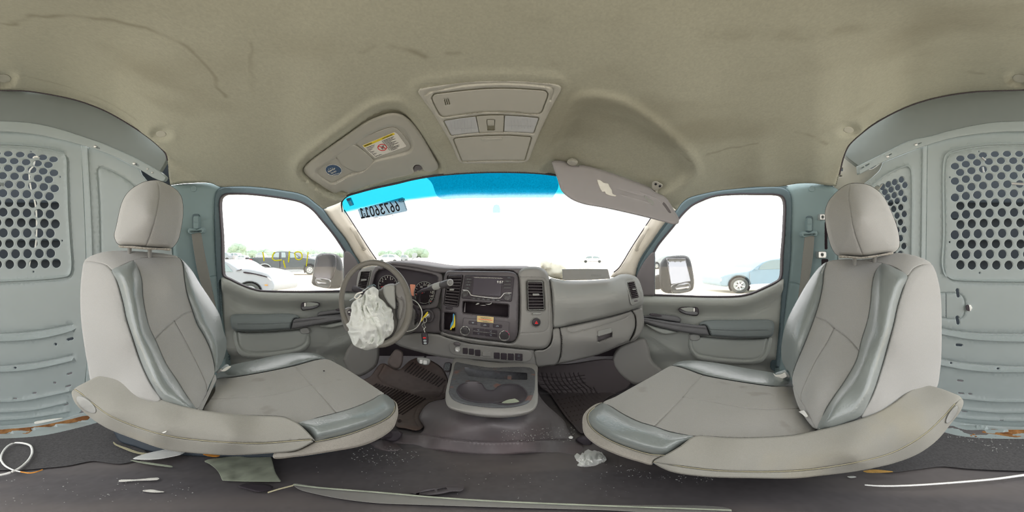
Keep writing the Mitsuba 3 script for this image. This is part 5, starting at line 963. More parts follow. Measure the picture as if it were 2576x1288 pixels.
add('frame', patch(con_out, oo(.025), t=.03, r=8, b=.03, step=9, holes=[lid1.buffer(1.3), lid2.buffer(1.3), unary_union([lensL, lensR, ctr]).buffer(1.2)],
    grooves=[([(1071, 238), (1075, 233), (1110, 225), (1160, 215), (1220, 210), (1290, 209.5), (1350, 214), (1390, 220), (1393, 226), (1385, 250)], 3.5, .016)]), M['console_plastic'], con)
add('backing', patch(con_out.buffer(-8), oo(-.012), t=.01, r=0, step=30), M['seam'], con)
k = add('storage_lid', patch(lid1, oo(.018), t=.02, r=2.5, b=.008, step=12, holes=[slot(1119.5, 256, 14, 3, 74), slot(1124.3, 255.3, 14, 3, 74), slot(1129, 254.6, 14, 3, 74)]), M['console_plastic'], con)
for g in (lensL, lensR): add('map_lamp', patch(g, oo(.016), t=.02, r=2, b=.006, step=8, grooves=[([(g.bounds[0] + 8, g.bounds[3] - 17), (g.bounds[2] - 8, g.bounds[3] - 17)], 1.2, .003)]), M['lens'], con)
for g in (lensL, lensR):
    x0, y0, x1, y1 = g.bounds
    for j in range(7): add('lens_rib', patch(LineString([(x0 + 18 + j * 8.2, y0 + 9), (x0 + 19 + j * 8.2, y1 - 9)]).intersection(g.buffer(-3)).buffer(.5), oo(.019), t=.003, r=.3, b=.001, step=6), M['lens'], con + '__map_lamp' + ('_001' if g is lensR else ''))
cs = add('switch_panel', patch(ctr, oo(.02), t=.02, r=1.5, b=.005, step=10, holes=[rq([(1224, 300), (1245, 300), (1244.5, 328), (1225.5, 328)], 1.5)]), M['console_plastic'], con)
add('switch_well', patch(rq([(1222, 298), (1247, 298), (1246, 330), (1223, 330)], 1), oo(-.004), t=.006, r=0), M['dash_dark'], cs)
add('rocker', patch(rq([(1225.5, 301.5), (1243.5, 301.5), (1243, 313.5), (1226.5, 313.5)], 1.5), oo(.028), t=.02, r=2, b=.006, step=5), M['console_plastic'], cs)
l2 = add('lower_bin_lid', patch(lid2, oo(.02), t=.02, r=2, b=.006, step=12), M['console_plastic'], con)
add('finger_pull', patch(rq([(1209, 348), (1262, 346), (1265, 349), (1264, 353.5), (1212, 355), (1209, 352)], 2.5), oo(.026), t=.015, r=2.5, b=.008, step=5), M['console_plastic'], l2)
# driver's visor, stowed
VD = lambda x, y: CD0(x, y) + .03
vv = lambda o: off(VD, o)
vis = thing('sun_visor', 'beige sun visor folded up on the left with a warning label and a round sticker', 'sun visor')
vo = [(763, 428), (769, 416), (784, 402), (801, 389), (861, 347), (912, 311), (936, 298), (952, 292), (982, 283.5), (1007, 286), (1029, 300), (1053, 328), (1073, 360), (1093, 397), (1103, 416), (1101, 424), (1091, 430), (1073, 431.5), (1066, 427), (1062, 419), (1053, 414.5), (1043, 416), (1039, 422), (1041, 433), (1029, 439.5), (982, 450.5), (922, 468), (874, 485), (866, 482), (858, 480), (853, 482), (841, 486), (829, 480), (801, 462), (777, 446)]
def vrel(x, y):
    s = sdist(VREC, x, y)
    return .030 * sst(-1, 5, s)
VREC = (poly([(800, 432), (815, 420), (880, 376), (930, 340), (980, 320), (1003, 322), (1020, 337), (1035, 367), (1030, 378), (985, 392), (938, 404), (915, 425), (870, 443), (838, 460), (826, 455)]).buffer(5))
add('board', patch(vo, vv(.0), t=.025, r=9, b=.022, step=3.6, rel=vrel), M['console_plastic'], vis, smooth=50)
add('flap', patch([(843, 392, 1), (878, 366), (889, 364), (899, 368), (925, 388), (938, 404), (937, 418, 1), (900, 433), (868, 421)], vv(-.006), t=.02, r=3, b=.012, step=7), M['console_plastic'], vis)
add('plate', patch([(795, 432), (803, 424), (841, 394, 1), (868, 412), (889, 431, 1), (862, 446), (834, 459), (826, 456)], vv(-.02), t=.01, r=2.5, b=.006, step=8), M['console_plastic'], vis)
add('plate', patch([(893, 360, 1), (930, 339), (980, 321), (994, 321), (1004, 328), (1033, 368), (1029, 376), (980, 392), (942, 403, 1), (925, 388)], vv(-.02), t=.01, r=3, b=.006, step=8), M['console_plastic'], vis)
wl = add('warning_label', patch(rq([(910, 366), (992, 332), (1000, 336), (1023, 368), (942, 397)], 1.5), vv(-.014), t=.002, r=.8, b=.0005, step=10), M['white'], vis)
vl = lambda o: vv(-.0135 + o)
add('yellow_band', patch(rq([(912.5, 366.5), (991.5, 333.5), (994.5, 337.5), (916, 371)], .6), vl(.0015), t=.0008, r=0), M['yellow'], wl)
ex, ey = (.925, -.375), (-.62, -.78)
add('heading', cat([txt('WARNING', 917.5, 369, 3, vl(.002), ex, ey, e=.001, bold=True), txt('AVERTISSEMENT', 962, 350.5, 2.5, vl(.002), ex, ey, e=.001, bold=True)]), M['ink'], wl)
for sx, sy, n, w in ((919, 373.5, 10, 27), (962, 355, 11, 33)):
    for j in range(n):
        f_ = j / (n - 1); x, y = sx + 22 * f_ * (1 if sx < 940 else .93), sy + 25.5 * f_ * (1 if sx < 940 else .95)
        ww = w * (1.0, .85, .95, .6, .9, .7, .95, .55, .9, .8, .6)[j] * (.62 if sx < 940 and 1 < j < 8 else 1)
        g = LineString([(x, y), (x + ww * .925, y - ww * .36)]).buffer(.55).intersection(Polygon([(913, 369), (994, 336), (1022, 367.5), (942, 396)]))
        if not g.is_empty: add('print_line', patch(g, vl(.0015), t=.0006, r=0, step=12), M['ink'], wl)
add('divider', patch(LineString([(959, 352), (983, 381)]).buffer(.4), vl(.0015), t=.0006, r=0), M['ink'], wl)
pr_ = add('prohibition_sign', patch(big(ell(961.5, 371, 11.8, 8.6, 30, 4).difference(ell(961.5, 371, 10, 7, 30, 4))), vl(.002), t=.0008, r=0, step=4), M['red'], wl)
add('slash', patch(LineString([(952, 368), (971, 374)]).buffer(.8), vl(.002), t=.0008, r=0, step=4), M['red'], wl)
add('pictogram', cat([patch(q, vl(.0015), t=.0006, r=0, step=4) for q in (ell(964, 367.5, 2, 1.6, 10), LineString([(963, 369), (960, 373.5), (964, 375.5)]).buffer(.8), LineString([(957, 369), (968, 372)]).buffer(.6))]), M['ink'], wl)
rs_ = add('round_sticker', patch(ell(839, 428, 21.5, 14.5, 36, 8), vv(-.016), t=.002, r=.8, b=.0005, step=8), M['sticker_navy'], vis)
vs = lambda o: vv(-.0155 + o)
add('border', patch(big(ell(839, 428, 21.2, 14.2, 40, 8).difference(ell(839, 428, 20.0, 13.2, 40, 8))), vs(.0012), t=.0006, r=0, step=5), M['white'], rs_)
add('lettering', cat([txt('Essential', 826, 434, 4.6, vs(.001), (.66, -.32), (-.38, -.9), bold=True, e=.001), txt('Service', 832.5, 438.5, 4.6, vs(.001), (.62, -.30), (-.38, -.9), bold=True, e=.001)] + [patch(rect(826 + j * 4.2, 424.5 - j * 1.6, 829 + j * 4.2, 427 - j * 1.6, .3), vs(.001), t=.0006, r=0) for j in range(3)]), M['white'], rs_)
add('wave', patch(LineString(cr([(836, 440.5), (839, 438.5), (842, 439.5), (845, 437), (848, 438), (851, 435.5), (854, 436), (858, 433)], False, 1)).buffer(.45), vs(.0012), t=.0006, r=0, step=3), M['white'], rs_)
one('visor_clip', patch([(1040, 433), (1041, 420), (1049, 415), (1060, 417), (1064, 425), (1060, 428), (1056, 431), (1052, 429), (1047, 432)], lambda x, y: CD0(x, y) + .075, t=.03, r=2, b=.01, step=4), M['dash_dark'], 'dark clip in the notch of the folded left sun visor', 'clip')
# passenger's visor, folded down
RV = field([(1393, 405, 2.86), (1654, 486, 2.9), (1525, 430, 2.88), (1412, 479, 2.78), (1525, 524, 2.76), (1700, 560, 2.84)])
rv_ = lambda o: off(RV, o)
vis2 = thing('sun_visor', 'sun visor toned grey for its shade, folded down on the right, with torn paper stuck to it', 'sun visor')
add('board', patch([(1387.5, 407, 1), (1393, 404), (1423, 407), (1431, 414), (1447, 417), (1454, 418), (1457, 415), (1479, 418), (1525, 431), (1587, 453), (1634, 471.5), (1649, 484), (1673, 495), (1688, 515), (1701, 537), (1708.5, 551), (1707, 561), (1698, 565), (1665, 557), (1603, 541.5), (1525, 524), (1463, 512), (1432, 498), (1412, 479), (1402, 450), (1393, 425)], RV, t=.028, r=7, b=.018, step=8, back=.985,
    grooves=[([(1553, 475), (1590, 486), (1625, 495)], 1.6, .004), ([(1563, 490), (1600, 500), (1638, 512)], 1.6, -.004), ([(1613, 484), (1655, 501), (1664, 507)], 1.6, -.005)]), M['visor_shaded'], vis2)
add('mirror_cover', patch([(1448, 447), (1457, 446), (1503, 453), (1533, 464), (1552, 480), (1561, 495), (1546, 497), (1517, 488), (1463, 474)], rv_(-.003), t=.006, r=2, b=.004, step=6), M['dash_light'], vis2)
add('slit', patch([(1663, 507), (1668, 507), (1679, 519), (1688.5, 536), (1684, 536), (1673, 522)], rv_(.001), t=.003, r=.8, b=.001, step=5), M['dash_dark'], vis2)
add('ticket_slot', patch([(1621, 491), (1627, 495), (1631, 500), (1639, 502), (1646, 512), (1644, 517), (1638, 516), (1632, 511), (1630, 504), (1622, 499)], rv_(.002), t=.004, r=1.2, b=.002, step=4), M['dash_light'], vis2)
one('paper_scrap', patch([(1502, 452, 1), (1507, 453), (1510, 453), (1518, 459), (1530, 462, 1), (1533, 469), (1539, 478), (1541, 488), (1550, 491.5), (1549, 494, 1), (1540, 493), (1524, 487), (1522, 482), (1514.5, 482.5, 1), (1508, 470)], rv_(.006), t=.003, r=1, b=.002, step=3.5, rel=lambda x, y: -.012 * meshkit.noise(np.stack([x / 7, y / 7, 0 * x], -1), 3)), M['white'], 'torn white paper scrap stuck on the folded down right sun visor', 'paper')
k = thing('visor_bracket', 'beige visor bracket with two dark screws on the ceiling at the right', 'bracket')
CB = lambda x, y: CD0(x, y) - .0
add('plate', patch([(1640, 468), (1641, 458), (1648, 454.5), (1658, 459), (1668, 465), (1664, 472), (1656, 477), (1652, 482), (1644, 480), (1640, 476)], CB, t=.06, r=3, b=.012, step=5), M['console_plastic'], k)
for (x, y) in ((1649.5, 463.5), (1660, 468.5)): add('screw', disc(x, y, 3.1, 2.7, [(1, .003), (.6, .004)], CB, 14), M['ink'], k)
add('rod', ptube([(1652, 470, 2.96), (1652.5, 478, 2.94), (1650, 486, 2.92)], 3.6, 10), M['console_plastic'], k)
one('visor_hook', disc(1440, 408, 13.5, 10, [(1, .0), (.9, .05), (.5, .1), (.4, .11)], lambda x, y: CD0(x, y) + .03, 22), M['console_plastic'], 'round beige hook holding the inner end of the right sun visor', 'hook')

# ------------------------------------------------------------------ seats
# --- left seat
BL = field([(205, 750, 2.25), (250, 660, 2.2), (212, 900, 2.2), (300, 800, 2.0), (300, 690, 2.08), (330, 850, 1.95), (380, 965, 1.86), (407, 1003, 1.84), (384, 840, 2.04), (440, 960, 1.93), (492, 1026, 1.85), (517, 992, 1.96), (360, 740, 2.1), (440, 720, 2.22), (465, 850, 2.17), (520, 950, 2.06), (455, 655, 2.36), (486, 690, 2.44), (560, 850, 2.42), (542, 935, 2.22), (400, 640, 2.3), (300, 632, 2.28), (231, 954, 2.14), (300, 955, 2.02)])
L = thing('front_seat', 'grey cloth and vinyl driver seat on the left behind the steering wheel', 'seat')
def pl(name, o, D, m, parent=None, **k): return add(name, patch(o, D, **k), M[m], parent or L, smooth=55)
hl_ = [(287, 594), (292, 569), (304, 516), (312, 497), (326, 479), (351, 462), (366, 456), (382, 453.3), (397, 453), (412, 458), (425, 465), (440, 474), (450, 484), (457, 496), (460, 510), (461, 538), (456, 575), (449, 603), (441, 616), (431, 625), (400, 625), (366, 622), (330, 620), (310, 619), (295, 613)]
HL = field([(290, 560, 2.2), (370, 540, 2.08), (440, 540, 2.24), (380, 455, 2.24), (360, 620, 2.14), (310, 480, 2.24)])
hr = add('headrest', patch(hl_, HL, t=.12, r=12, b=.07, pil=.05, pr=60, step=8, back=.84, grooves=[([(392, 452), (398, 464), (400, 480), (397, 515), (391, 545), (384, 572), (375, 600), (366, 624)], 1.5, .007)]), M['fabric'], L, smooth=60)
pl('headrest_welt', [(297, 617), (310, 618), (340, 619), (366, 622), (400, 624), (429, 625), (430, 630), (400, 628.5), (366, 628), (330, 624.5), (300, 622)], off(HL, .02), 'skirt', hr, t=.05, r=2, b=.012, step=5, rel=lambda x, y: -.008 * meshkit.noise(np.stack([x / 3, y / 3, 0 * x], -1)))
for x in (326, 377): add('headrest_post', ptube([(x, 618, 2.26), (x, 650, 2.26)], 4.5, 10), M['post'], hr)
pl('back_side', [(212, 658), (226, 657), (251, 661), (270, 668), (281, 679), (295, 709), (310, 762), (318, 800), (333, 847), (355, 912), (380, 965), (407, 1004), (400, 1012), (348, 1000), (304, 972), (264, 956), (233, 966), (220, 915), (211, 862), (203.5, 800), (202, 730), (207, 678)], BL, 'fabric', t=.22, r=5, b=.012, pil=.015, pr=40, step=11, back=.93)
pl('shoulder_panel', [(211, 659), (218, 650), (227, 645), (257, 634.5), (298, 630.5), (366, 633.5), (416, 638.5), (446, 645), (448, 648), (397, 646), (366, 648), (337, 656), (308, 668), (281, 679.5), (270, 669), (251, 662), (227, 658)], BL, 'fabric', t=.16, r=3.6, b=.011, step=7, back=.97)
pl('near_bolster', [(281, 679), (308, 667), (336, 656), (342, 662), (350, 680), (357, 709), (359, 743), (366, 786), (375, 822), (394, 862), (416, 912), (444, 955), (472, 999), (494, 1030), (478, 1034), (440, 1020), (407, 1005), (380, 965), (355, 912), (333, 847), (318, 800), (310, 762), (295, 709)], off(BL, .0), 'vinyl', t=.14, r=3.4, b=.007, pil=.055, pr=24, step=8)
pl('centre_panel', [(337, 656), (366, 648), (397, 646), (430, 647), (448, 648), (457, 658), (461, 678), (463, 700), (470, 740), (483, 780), (497, 820), (510, 840), (528, 878), (539, 921), (540, 938), (528, 965), (517, 992), (495, 1029), (472, 999), (444, 955), (416, 912), (394, 862), (376, 824), (366, 786), (359, 743), (357, 709), (350, 680)], BL, 'fabric', t=.14, r=3, b=.006, step=9,
   grooves=[([(488, 781), (460, 792), (438, 808), (412, 830), (390, 852)], 1.6, .009), ([(438, 808), (460, 847), (490, 906), (509, 946), (518, 970), (518, 990)], 1.6, .009)])
pl('far_bolster', [(447, 646), (459, 654), (481, 678), (506, 718), (531, 755), (553, 793), (562, 831), (570, 859), (566, 893), (553, 924), (540, 938), (539, 921), (528, 878), (510, 840), (497, 818), (483, 780), (470, 740), (463, 700), (461, 678), (457, 658)], BL, 'vinyl', t=.16, r=3.6, b=.009, pil=.05, pr=26, step=8)
CL = field([(560, 940, 2.45), (639, 906, 2.55), (760, 889, 2.56), (821, 903, 2.5), (545, 955, 2.44), (560, 953, 2.42), (740, 921, 2.44), (877, 932, 2.34), (960, 986, 2.16), (784, 969, 2.14), (640, 1000, 1.99), (515, 1012, 2.0), (511, 1032, 1.93), (560, 1000, 2.0), (580, 1030, 1.9), (845, 1038, 1.92), (750, 1063, 1.83), (640, 1045, 1.84), (880, 1060, 1.87), (968, 991, 2.12), (985, 1010, 2.06), (930, 1072, 1.88), (792, 1109, 1.78), (992, 1028, 2.02), (990, 1076, 1.99), (916, 1120, 1.87), (745, 1150, 1.78), (690, 1151, 1.77), (1000, 1030, 2.03)])
pl('cushion_core', [(520, 1000), (560, 955), (640, 925), (760, 905), (830, 915), (950, 985), (985, 1010), (985, 1050), (930, 1085), (800, 1120), (690, 1138), (560, 1120), (500, 1060)], off(CL, -.05), 'seam', t=.3, r=4, step=25)
pl('cushion_far_bolster', [(548, 938), (560, 927), (580, 919), (639, 906), (680, 897), (718, 890), (758, 887), (792, 889), (808, 895), (822, 903.5), (798, 905.5), (740, 921), (666, 936.5), (586, 950), (545, 955), (540, 950)], off(CL, -.005), 'vinyl', t=.16, r=6, b=.03, pil=.045, pr=18, step=7)
pl('cushion_centre', [(545, 955), (586, 950), (666, 936.5), (740, 921), (798, 905.5), (822, 903.5), (850, 916), (878, 932), (920, 959), (956, 983), (967, 991), (957, 993), (935, 1006), (890, 1025), (845, 1038.5), (800, 1050), (750, 1065), (730, 1056), (718, 1050), (697, 1047), (640, 1045), (560, 1042), (511, 1033), (525, 1010), (540, 985)], CL, 'fabric_seat', t=.14, r=3, b=.006, step=9,
   grooves=[([(740, 921), (761, 943), (784.5, 969), (813, 1001), (846, 1039)], 1.8, .010), ([(784.5, 969), (755, 978), (718, 988), (680, 996), (640, 1000), (560, 1004), (515, 1006)], 1.5, .008)])
pl('cushion_near_bolster', [(750, 1065), (800, 1050.5), (845, 1039), (890, 1025.5), (935, 1006.5), (957, 993.5), (968, 991.5), (983, 1001), (991, 1010), (994, 1020), (991, 1032), (980, 1046), (958, 1060), (930, 1072), (877, 1091), (824, 1104), (792, 1110), (777, 1090)], off(CL, .0), 'vinyl', t=.14, r=3.6, b=.009, pil=.06, pr=24, step=7)
pl('front_skirt', [(985, 1003), (993, 1008), (998, 1014), (1001.5, 1030), (1001, 1045), (997, 1060), (990, 1076), (967, 1096), (916, 1120), (824, 1138), (745, 1149.5), (687, 1152), (690, 1139), (745, 1133), (779, 1117), (792, 1110), (824, 1104.5), (877, 1091.5), (930, 1072.5), (958, 1060.5), (981, 1046), (992, 1031), (994, 1020), (991, 1011)], off(CL, .005), 'skirt', t=.12, r=5, b=.03, step=7)
add('stitching', ptube([(993, 1022, 2.01), (991, 1033, 1.99), (980, 1047, 1.96), (958, 1061, 1.915), (930, 1073, 1.87), (877, 1092, 1.82), (824, 1105, 1.785), (792, 1111, 1.765)], .7, 5), M['thread'], L)
SL = field([(185, 985, 2.06), (190, 977, 2.08), (261, 943, 2.1), (354, 983, 1.92), (459, 1022, 1.80), (640, 1045, 1.78), (718, 1050, 1.76), (792, 1109, 1.72), (580, 1080, 1.70), (580, 1112, 1.69), (400, 1089, 1.74), (273, 1042, 1.87), (200, 1000, 2.0), (580, 1145, 1.74), (416, 1131, 1.80), (341, 1106, 1.86), (267, 1076, 1.93), (220, 1045, 2.0), (690, 1139, 1.75)])
ss = pl('side_shield', [(180.5, 984), (189, 976), (230, 954), (247, 946), (262, 943), (280, 946), (320, 965), (354, 983), (407, 1004), (460, 1021), (509, 1032), (580, 1041), (640, 1045), (697, 1047), (718, 1050), (735, 1057), (750, 1065), (777, 1090), (793, 1110), (784, 1106), (745, 1108), (666, 1114), (580, 1113), (460, 1102), (397, 1090), (329, 1068), (273, 1043), (227, 1009), (205, 990), (188, 980)], SL, 'fabric_side', t=.10, r=3.5, b=.012, step=10)
pl('side_valance', [(180.5, 985), (188, 980), (205, 991), (227, 1010), (273, 1044), (329, 1069), (397, 1091), (460, 1103), (580, 1114), (666, 1115), (745, 1109), (784, 1107), (790, 1110), (779, 1117), (745, 1133), (692, 1139.5), (640, 1143), (580, 1145), (490, 1140), (416, 1131), (341, 1106), (267, 1076), (220, 1045), (189, 1014), (181, 995)], SL, 'fabric_side', ss, t=.10, r=3.5, b=.012, step=9)
add('piping', ptube([(x, y, float(SL(np.array([x]), np.array([y]))[0]) + .002) for x, y in [(188, 979.5), (205, 990.5), (227, 1009.5), (273, 1043.5), (329, 1068.5), (397, 1090.5), (460, 1102.5), (580, 1113.5), (666, 1114.5), (745, 1108.5), (784, 1106.5)]], .75, 6), M['thread'], ss)
pl('shield_cap', ell(216.5, 1018, 31, 13, 36, 40), off(SL, .008), 'dash_light', ss, t=.01, r=2, b=.006)
pl('seat_base', [(285, 1085, 1), (300, 1110), (340, 1124), (372, 1135), (430, 1142), (520, 1150), (640, 1152), (760, 1150), (900, 1125), (960, 1100, 1), (900, 1060), (500, 1060)], field([(285, 1085, 2.45), (372, 1134, 2.34), (520, 1150, 2.28), (760, 1150, 2.28), (960, 1100, 2.5), (600, 1060, 2.3)]), 'cargo', t=.3, r=4, step=25)
pl('tuck_strip', [(509, 1032, 1), (545, 955, 1), (541, 941), (530, 965), (517, 995), (495, 1030)], off(BL, -.006), 'fabric', t=.05, r=2, b=.01, step=6)
add('seat_foot', cat([tube([P(960, 1093, 2.4), P(1000, 1092, 2.5), P(1008, 1098, 2.5)], .02, 8), patch([(958, 1096), (978, 1084), (1002, 1082), (1012, 1092), (1004, 1106), (985, 1112)], 2.44, t=.1, r=4, b=.02)]), M['black'], L)
# --- right seat
BR = field([(2367, 750, 2.25), (2330, 660, 2.2), (2362, 930, 2.2), (2280, 800, 2.0), (2290, 700, 2.08), (2246, 850, 1.95), (2195, 990, 1.86), (2166, 1045, 1.84), (2180, 840, 2.04), (2130, 960, 1.93), (2060, 1075, 1.84), (2014, 1006, 1.98), (2200, 740, 2.1), (2130, 720, 2.22), (2080, 850, 2.17), (2020, 960, 2.06), (2080, 660, 2.38), (2050, 690, 2.46), (1970, 850, 2.42), (1994, 952, 2.28), (2168, 652, 2.3), (2260, 636, 2.28), (2340, 972, 2.12), (2270, 990, 2.0)])
R_ = thing('front_seat', 'grey cloth and vinyl passenger seat on the right, opposite the steering wheel', 'seat')
def pr(name, o, D, m, parent=None, **k): return add(name, patch(o, D, **k), M[m], parent or R_, smooth=55)
HR = field([(2250, 570, 2.2), (2170, 545, 2.08), (2090, 545, 2.26), (2160, 460, 2.24), (2170, 645, 2.14), (2230, 490, 2.24)])
hr2 = add('headrest', patch([(2076, 558), (2075, 533), (2083, 508), (2095, 492), (2108, 479), (2122, 468), (2136, 462), (2150, 460), (2162, 460.5), (2178, 463), (2192, 468), (2215, 484.5), (2227, 500), (2236, 518), (2254, 561), (2263, 600), (2261, 625), (2247, 636), (2211, 641), (2172, 646), (2133, 644.5), (2108, 644), (2095, 630), (2083, 597)], HR, t=.12, r=12, b=.07, pil=.05, pr=60, step=8, back=.84, grooves=[([(2137.5, 461), (2136, 493), (2142, 540), (2147, 570), (2154, 597), (2163, 622), (2172, 647)], 1.5, .007)]), M['fabric'], R_, smooth=60)
pr('headrest_welt', [(2109, 642.5), (2133, 643.5), (2168, 646), (2190, 643), (2215, 639.5), (2247, 634), (2248, 638), (2215, 644.5), (2190, 649), (2168, 651), (2133, 649.5), (2110, 648)], off(HR, .02), 'skirt', hr2, t=.05, r=2, b=.012, step=5, rel=lambda x, y: -.008 * meshkit.noise(np.stack([x / 3, y / 3, 0 * x], -1)))
for x in (2150, 2200): add('headrest_post', ptube([(x, 636, 2.26), (x, 668, 2.26)], 4.5, 10), M['post'], hr2)
pr('back_side', [(2283, 693.5), (2297, 677), (2315, 667.5), (2343, 664.5), (2351, 676), (2360, 704), (2367, 747), (2369, 815), (2368.5, 882), (2365, 932), (2354, 978), (2325, 985), (2297, 992), (2266, 1012), (2219, 1040), (2168, 1055), (2165, 1048), (2195, 991), (2216, 929), (2238, 851), (2247, 818), (2258, 768), (2270, 729)], BR, 'fabric', t=.22, r=5, b=.012, pil=.015, pr=40, step=11, back=.93)
pr('shoulder_panel', [(2343, 664), (2330, 654), (2297, 642), (2261, 636), (2243, 638), (2215, 645), (2186, 651), (2167, 653), (2190, 658), (2219, 664), (2254, 675), (2283, 694), (2297, 677), (2315, 667.5)], BR, 'fabric', t=.16, r=3.6, b=.011, step=7, back=.97)
pr('near_bolster', [(2219, 663), (2254, 675), (2283, 694), (2270, 729), (2258, 768), (2247, 818), (2238, 851), (2216, 929), (2195, 991), (2165, 1048), (2126, 1066), (2080, 1082), (2056, 1080), (2077, 1031), (2098, 997), (2126, 957), (2154, 907), (2168, 854), (2183, 804), (2190, 761), (2195, 711), (2204, 680)], BR, 'vinyl', t=.14, r=3.4, b=.007, pil=.055, pr=24, step=8)
pr('centre_panel', [(2080, 660), (2111, 653), (2168, 653.5), (2195, 658), (2219, 663), (2204, 680), (2195, 711), (2190, 761), (2183, 804), (2168, 854), (2154, 907), (2126, 957), (2098, 997), (2077, 1031), (2056, 1080), (2032, 1040), (2014, 1006), (1996, 975), (1993, 952), (2002, 919), (2021, 873), (2043, 816), (2061, 761), (2070, 718), (2073, 686)], BR, 'fabric', t=.14, r=3, b=.006, step=9,
   grooves=[([(2051, 797), (2083, 811), (2099, 826), (2129, 847), (2163, 884)], 1.6, .009), ([(2099, 826), (2079, 865), (2055, 904), (2030, 957), (2017, 990), (2016, 1008)], 1.6, .009)])
pr('far_bolster', [(2080, 659), (2061, 672), (2036, 704), (2008, 751), (1979, 808), (1967, 858), (1965.5, 890), (1970, 915), (1987, 944), (1994, 955), (1994, 944), (2002, 919), (2021, 873), (2043, 816), (2061, 761), (2070, 718), (2073, 686)], BR, 'vinyl', t=.16, r=3.6, b=.009, pil=.05, pr=26, step=8)
CR = field([(1990, 960, 2.42), (1887, 928, 2.52), (1747, 907, 2.58), (1689, 920, 2.52), (1996, 972, 2.44), (1950, 1005, 2.05), (1770, 944, 2.4), (1640, 946, 2.36), (1520, 1013, 2.14), (1717, 1000, 2.12), (1859, 1025, 1.99), (2000, 1030, 2.02), (2055, 1078, 1.92), (1940, 1070, 1.88), (1647, 1072, 1.88), (1747, 1097, 1.79), (1860, 1101, 1.80), (1590, 1090, 1.86), (1497, 1025, 2.1), (1482, 1045, 2.04), (1545, 1108, 1.86), (1675, 1143, 1.74), (1470, 1050, 2.04), (1470, 1092, 1.98), (1546, 1142, 1.83), (1641, 1169, 1.73)])
pr('cushion_core', [(1990, 1000), (1990, 970), (1887, 945), (1750, 925), (1690, 935), (1540, 1010), (1490, 1040), (1495, 1080), (1560, 1120), (1680, 1155), (1860, 1150), (2040, 1085)], off(CR, -.05), 'seam', t=.3, r=4, step=25)
pr('cushion_far_bolster', [(1689, 920), (1702, 912), (1719, 908), (1747, 907), (1803, 913), (1887, 928), (1951, 939), (1988, 952), (1996, 964), (1998, 974), (1993, 975), (1943, 972.5), (1859, 961), (1770, 944.5), (1733, 931.5), (1710, 924)], off(CR, -.005), 'vinyl', t=.16, r=6, b=.03, pil=.045, pr=18, step=7)
pr('cushion_centre', [(1688, 920.5), (1710, 924), (1733, 931.5), (1770, 944.5), (1859, 961), (1943, 972.5), (1994, 975), (2003, 1005), (2016, 1030), (2056, 1080), (2002, 1094), (1940, 1099.5), (1859, 1101.5), (1800, 1099), (1761, 1096.5), (1746, 1097), (1719, 1092.5), (1680, 1084), (1647, 1072.5), (1607, 1060), (1565, 1039.5), (1535, 1021), (1517, 1013), (1548, 998), (1580, 980), (1650, 941), (1672, 928)], CR, 'fabric_seat', t=.14, r=3, b=.006, step=9,
   grooves=[([(1768, 944.5), (1733, 980), (1717, 1000), (1677, 1042), (1647, 1072)], 1.8, .010), ([(1717, 1000), (1775, 1009.5), (1859, 1025), (1929, 1030), (2010, 1029)], 1.5, .008)])
pr('cushion_near_bolster', [(1517, 1014), (1535, 1022), (1565, 1040.5), (1607, 1061), (1647, 1073), (1680, 1085), (1719, 1093), (1746, 1098), (1708, 1124), (1675, 1144), (1635, 1141), (1566, 1120), (1524, 1100), (1490, 1075), (1480, 1058), (1479.5, 1045), (1484, 1036), (1497, 1025)], CR, 'vinyl', t=.14, r=3.6, b=.009, pil=.06, pr=24, step=7)
pr('front_skirt', [(1517, 1012), (1500, 1016), (1485, 1025), (1473, 1036), (1467, 1046), (1465, 1067), (1470, 1092), (1496, 1117), (1546, 1142), (1607, 1162), (1641, 1169.5), (1645, 1160), (1675, 1144.5), (1635, 1141.5), (1566, 1120.5), (1524, 1100.5), (1490, 1075.5), (1480, 1058), (1479.5, 1045), (1484, 1036), (1497, 1025)], off(CR, .005), 'skirt', t=.12, r=5, b=.03, step=7)
add('stitching', ptube([(1496, 1025, 2.06), (1483, 1037, 2.02), (1479, 1048, 2.0), (1480, 1059, 1.985), (1490, 1077, 1.95), (1524, 1102, 1.865), (1566, 1121.5, 1.80), (1635, 1142.5, 1.735), (1673, 1145.5, 1.72)], .7, 5), M['thread'], R_)
SR = field([(2424, 1010, 2.06), (2418, 1000, 2.08), (2328, 969, 2.1), (2250, 1012, 1.92), (2126, 1065, 1.80), (1940, 1099, 1.76), (1764, 1096, 1.74), (1675, 1143, 1.70), (1860, 1140, 1.68), (1887, 1186, 1.67), (2157, 1163, 1.72), (2328, 1090, 1.87), (2410, 1010, 2.02), (1999, 1203, 1.72), (2157, 1185, 1.78), (2250, 1164, 1.84), (2359, 1106, 1.95), (2400, 1055, 2.02), (1650, 1166, 1.72)])
ss2 = pr('side_shield', [(1644, 1161), (1675, 1143.5), (1708, 1124), (1746, 1097.5), (1764, 1096), (1800, 1099), (1859, 1101.5), (1940, 1099.5), (2002, 1094), (2058, 1082), (2126, 1065), (2204, 1039), (2250, 1012.5), (2282, 988), (2306, 972), (2328, 969), (2359, 975), (2390, 986), (2418, 1000.5), (2400, 1018), (2375, 1046), (2328, 1090), (2250, 1136), (2157, 1162), (2033, 1181), (1940, 1186), (1887, 1186), (1803, 1183), (1719, 1173.5)], SR, 'fabric_side', t=.10, r=3.5, b=.012, step=10)
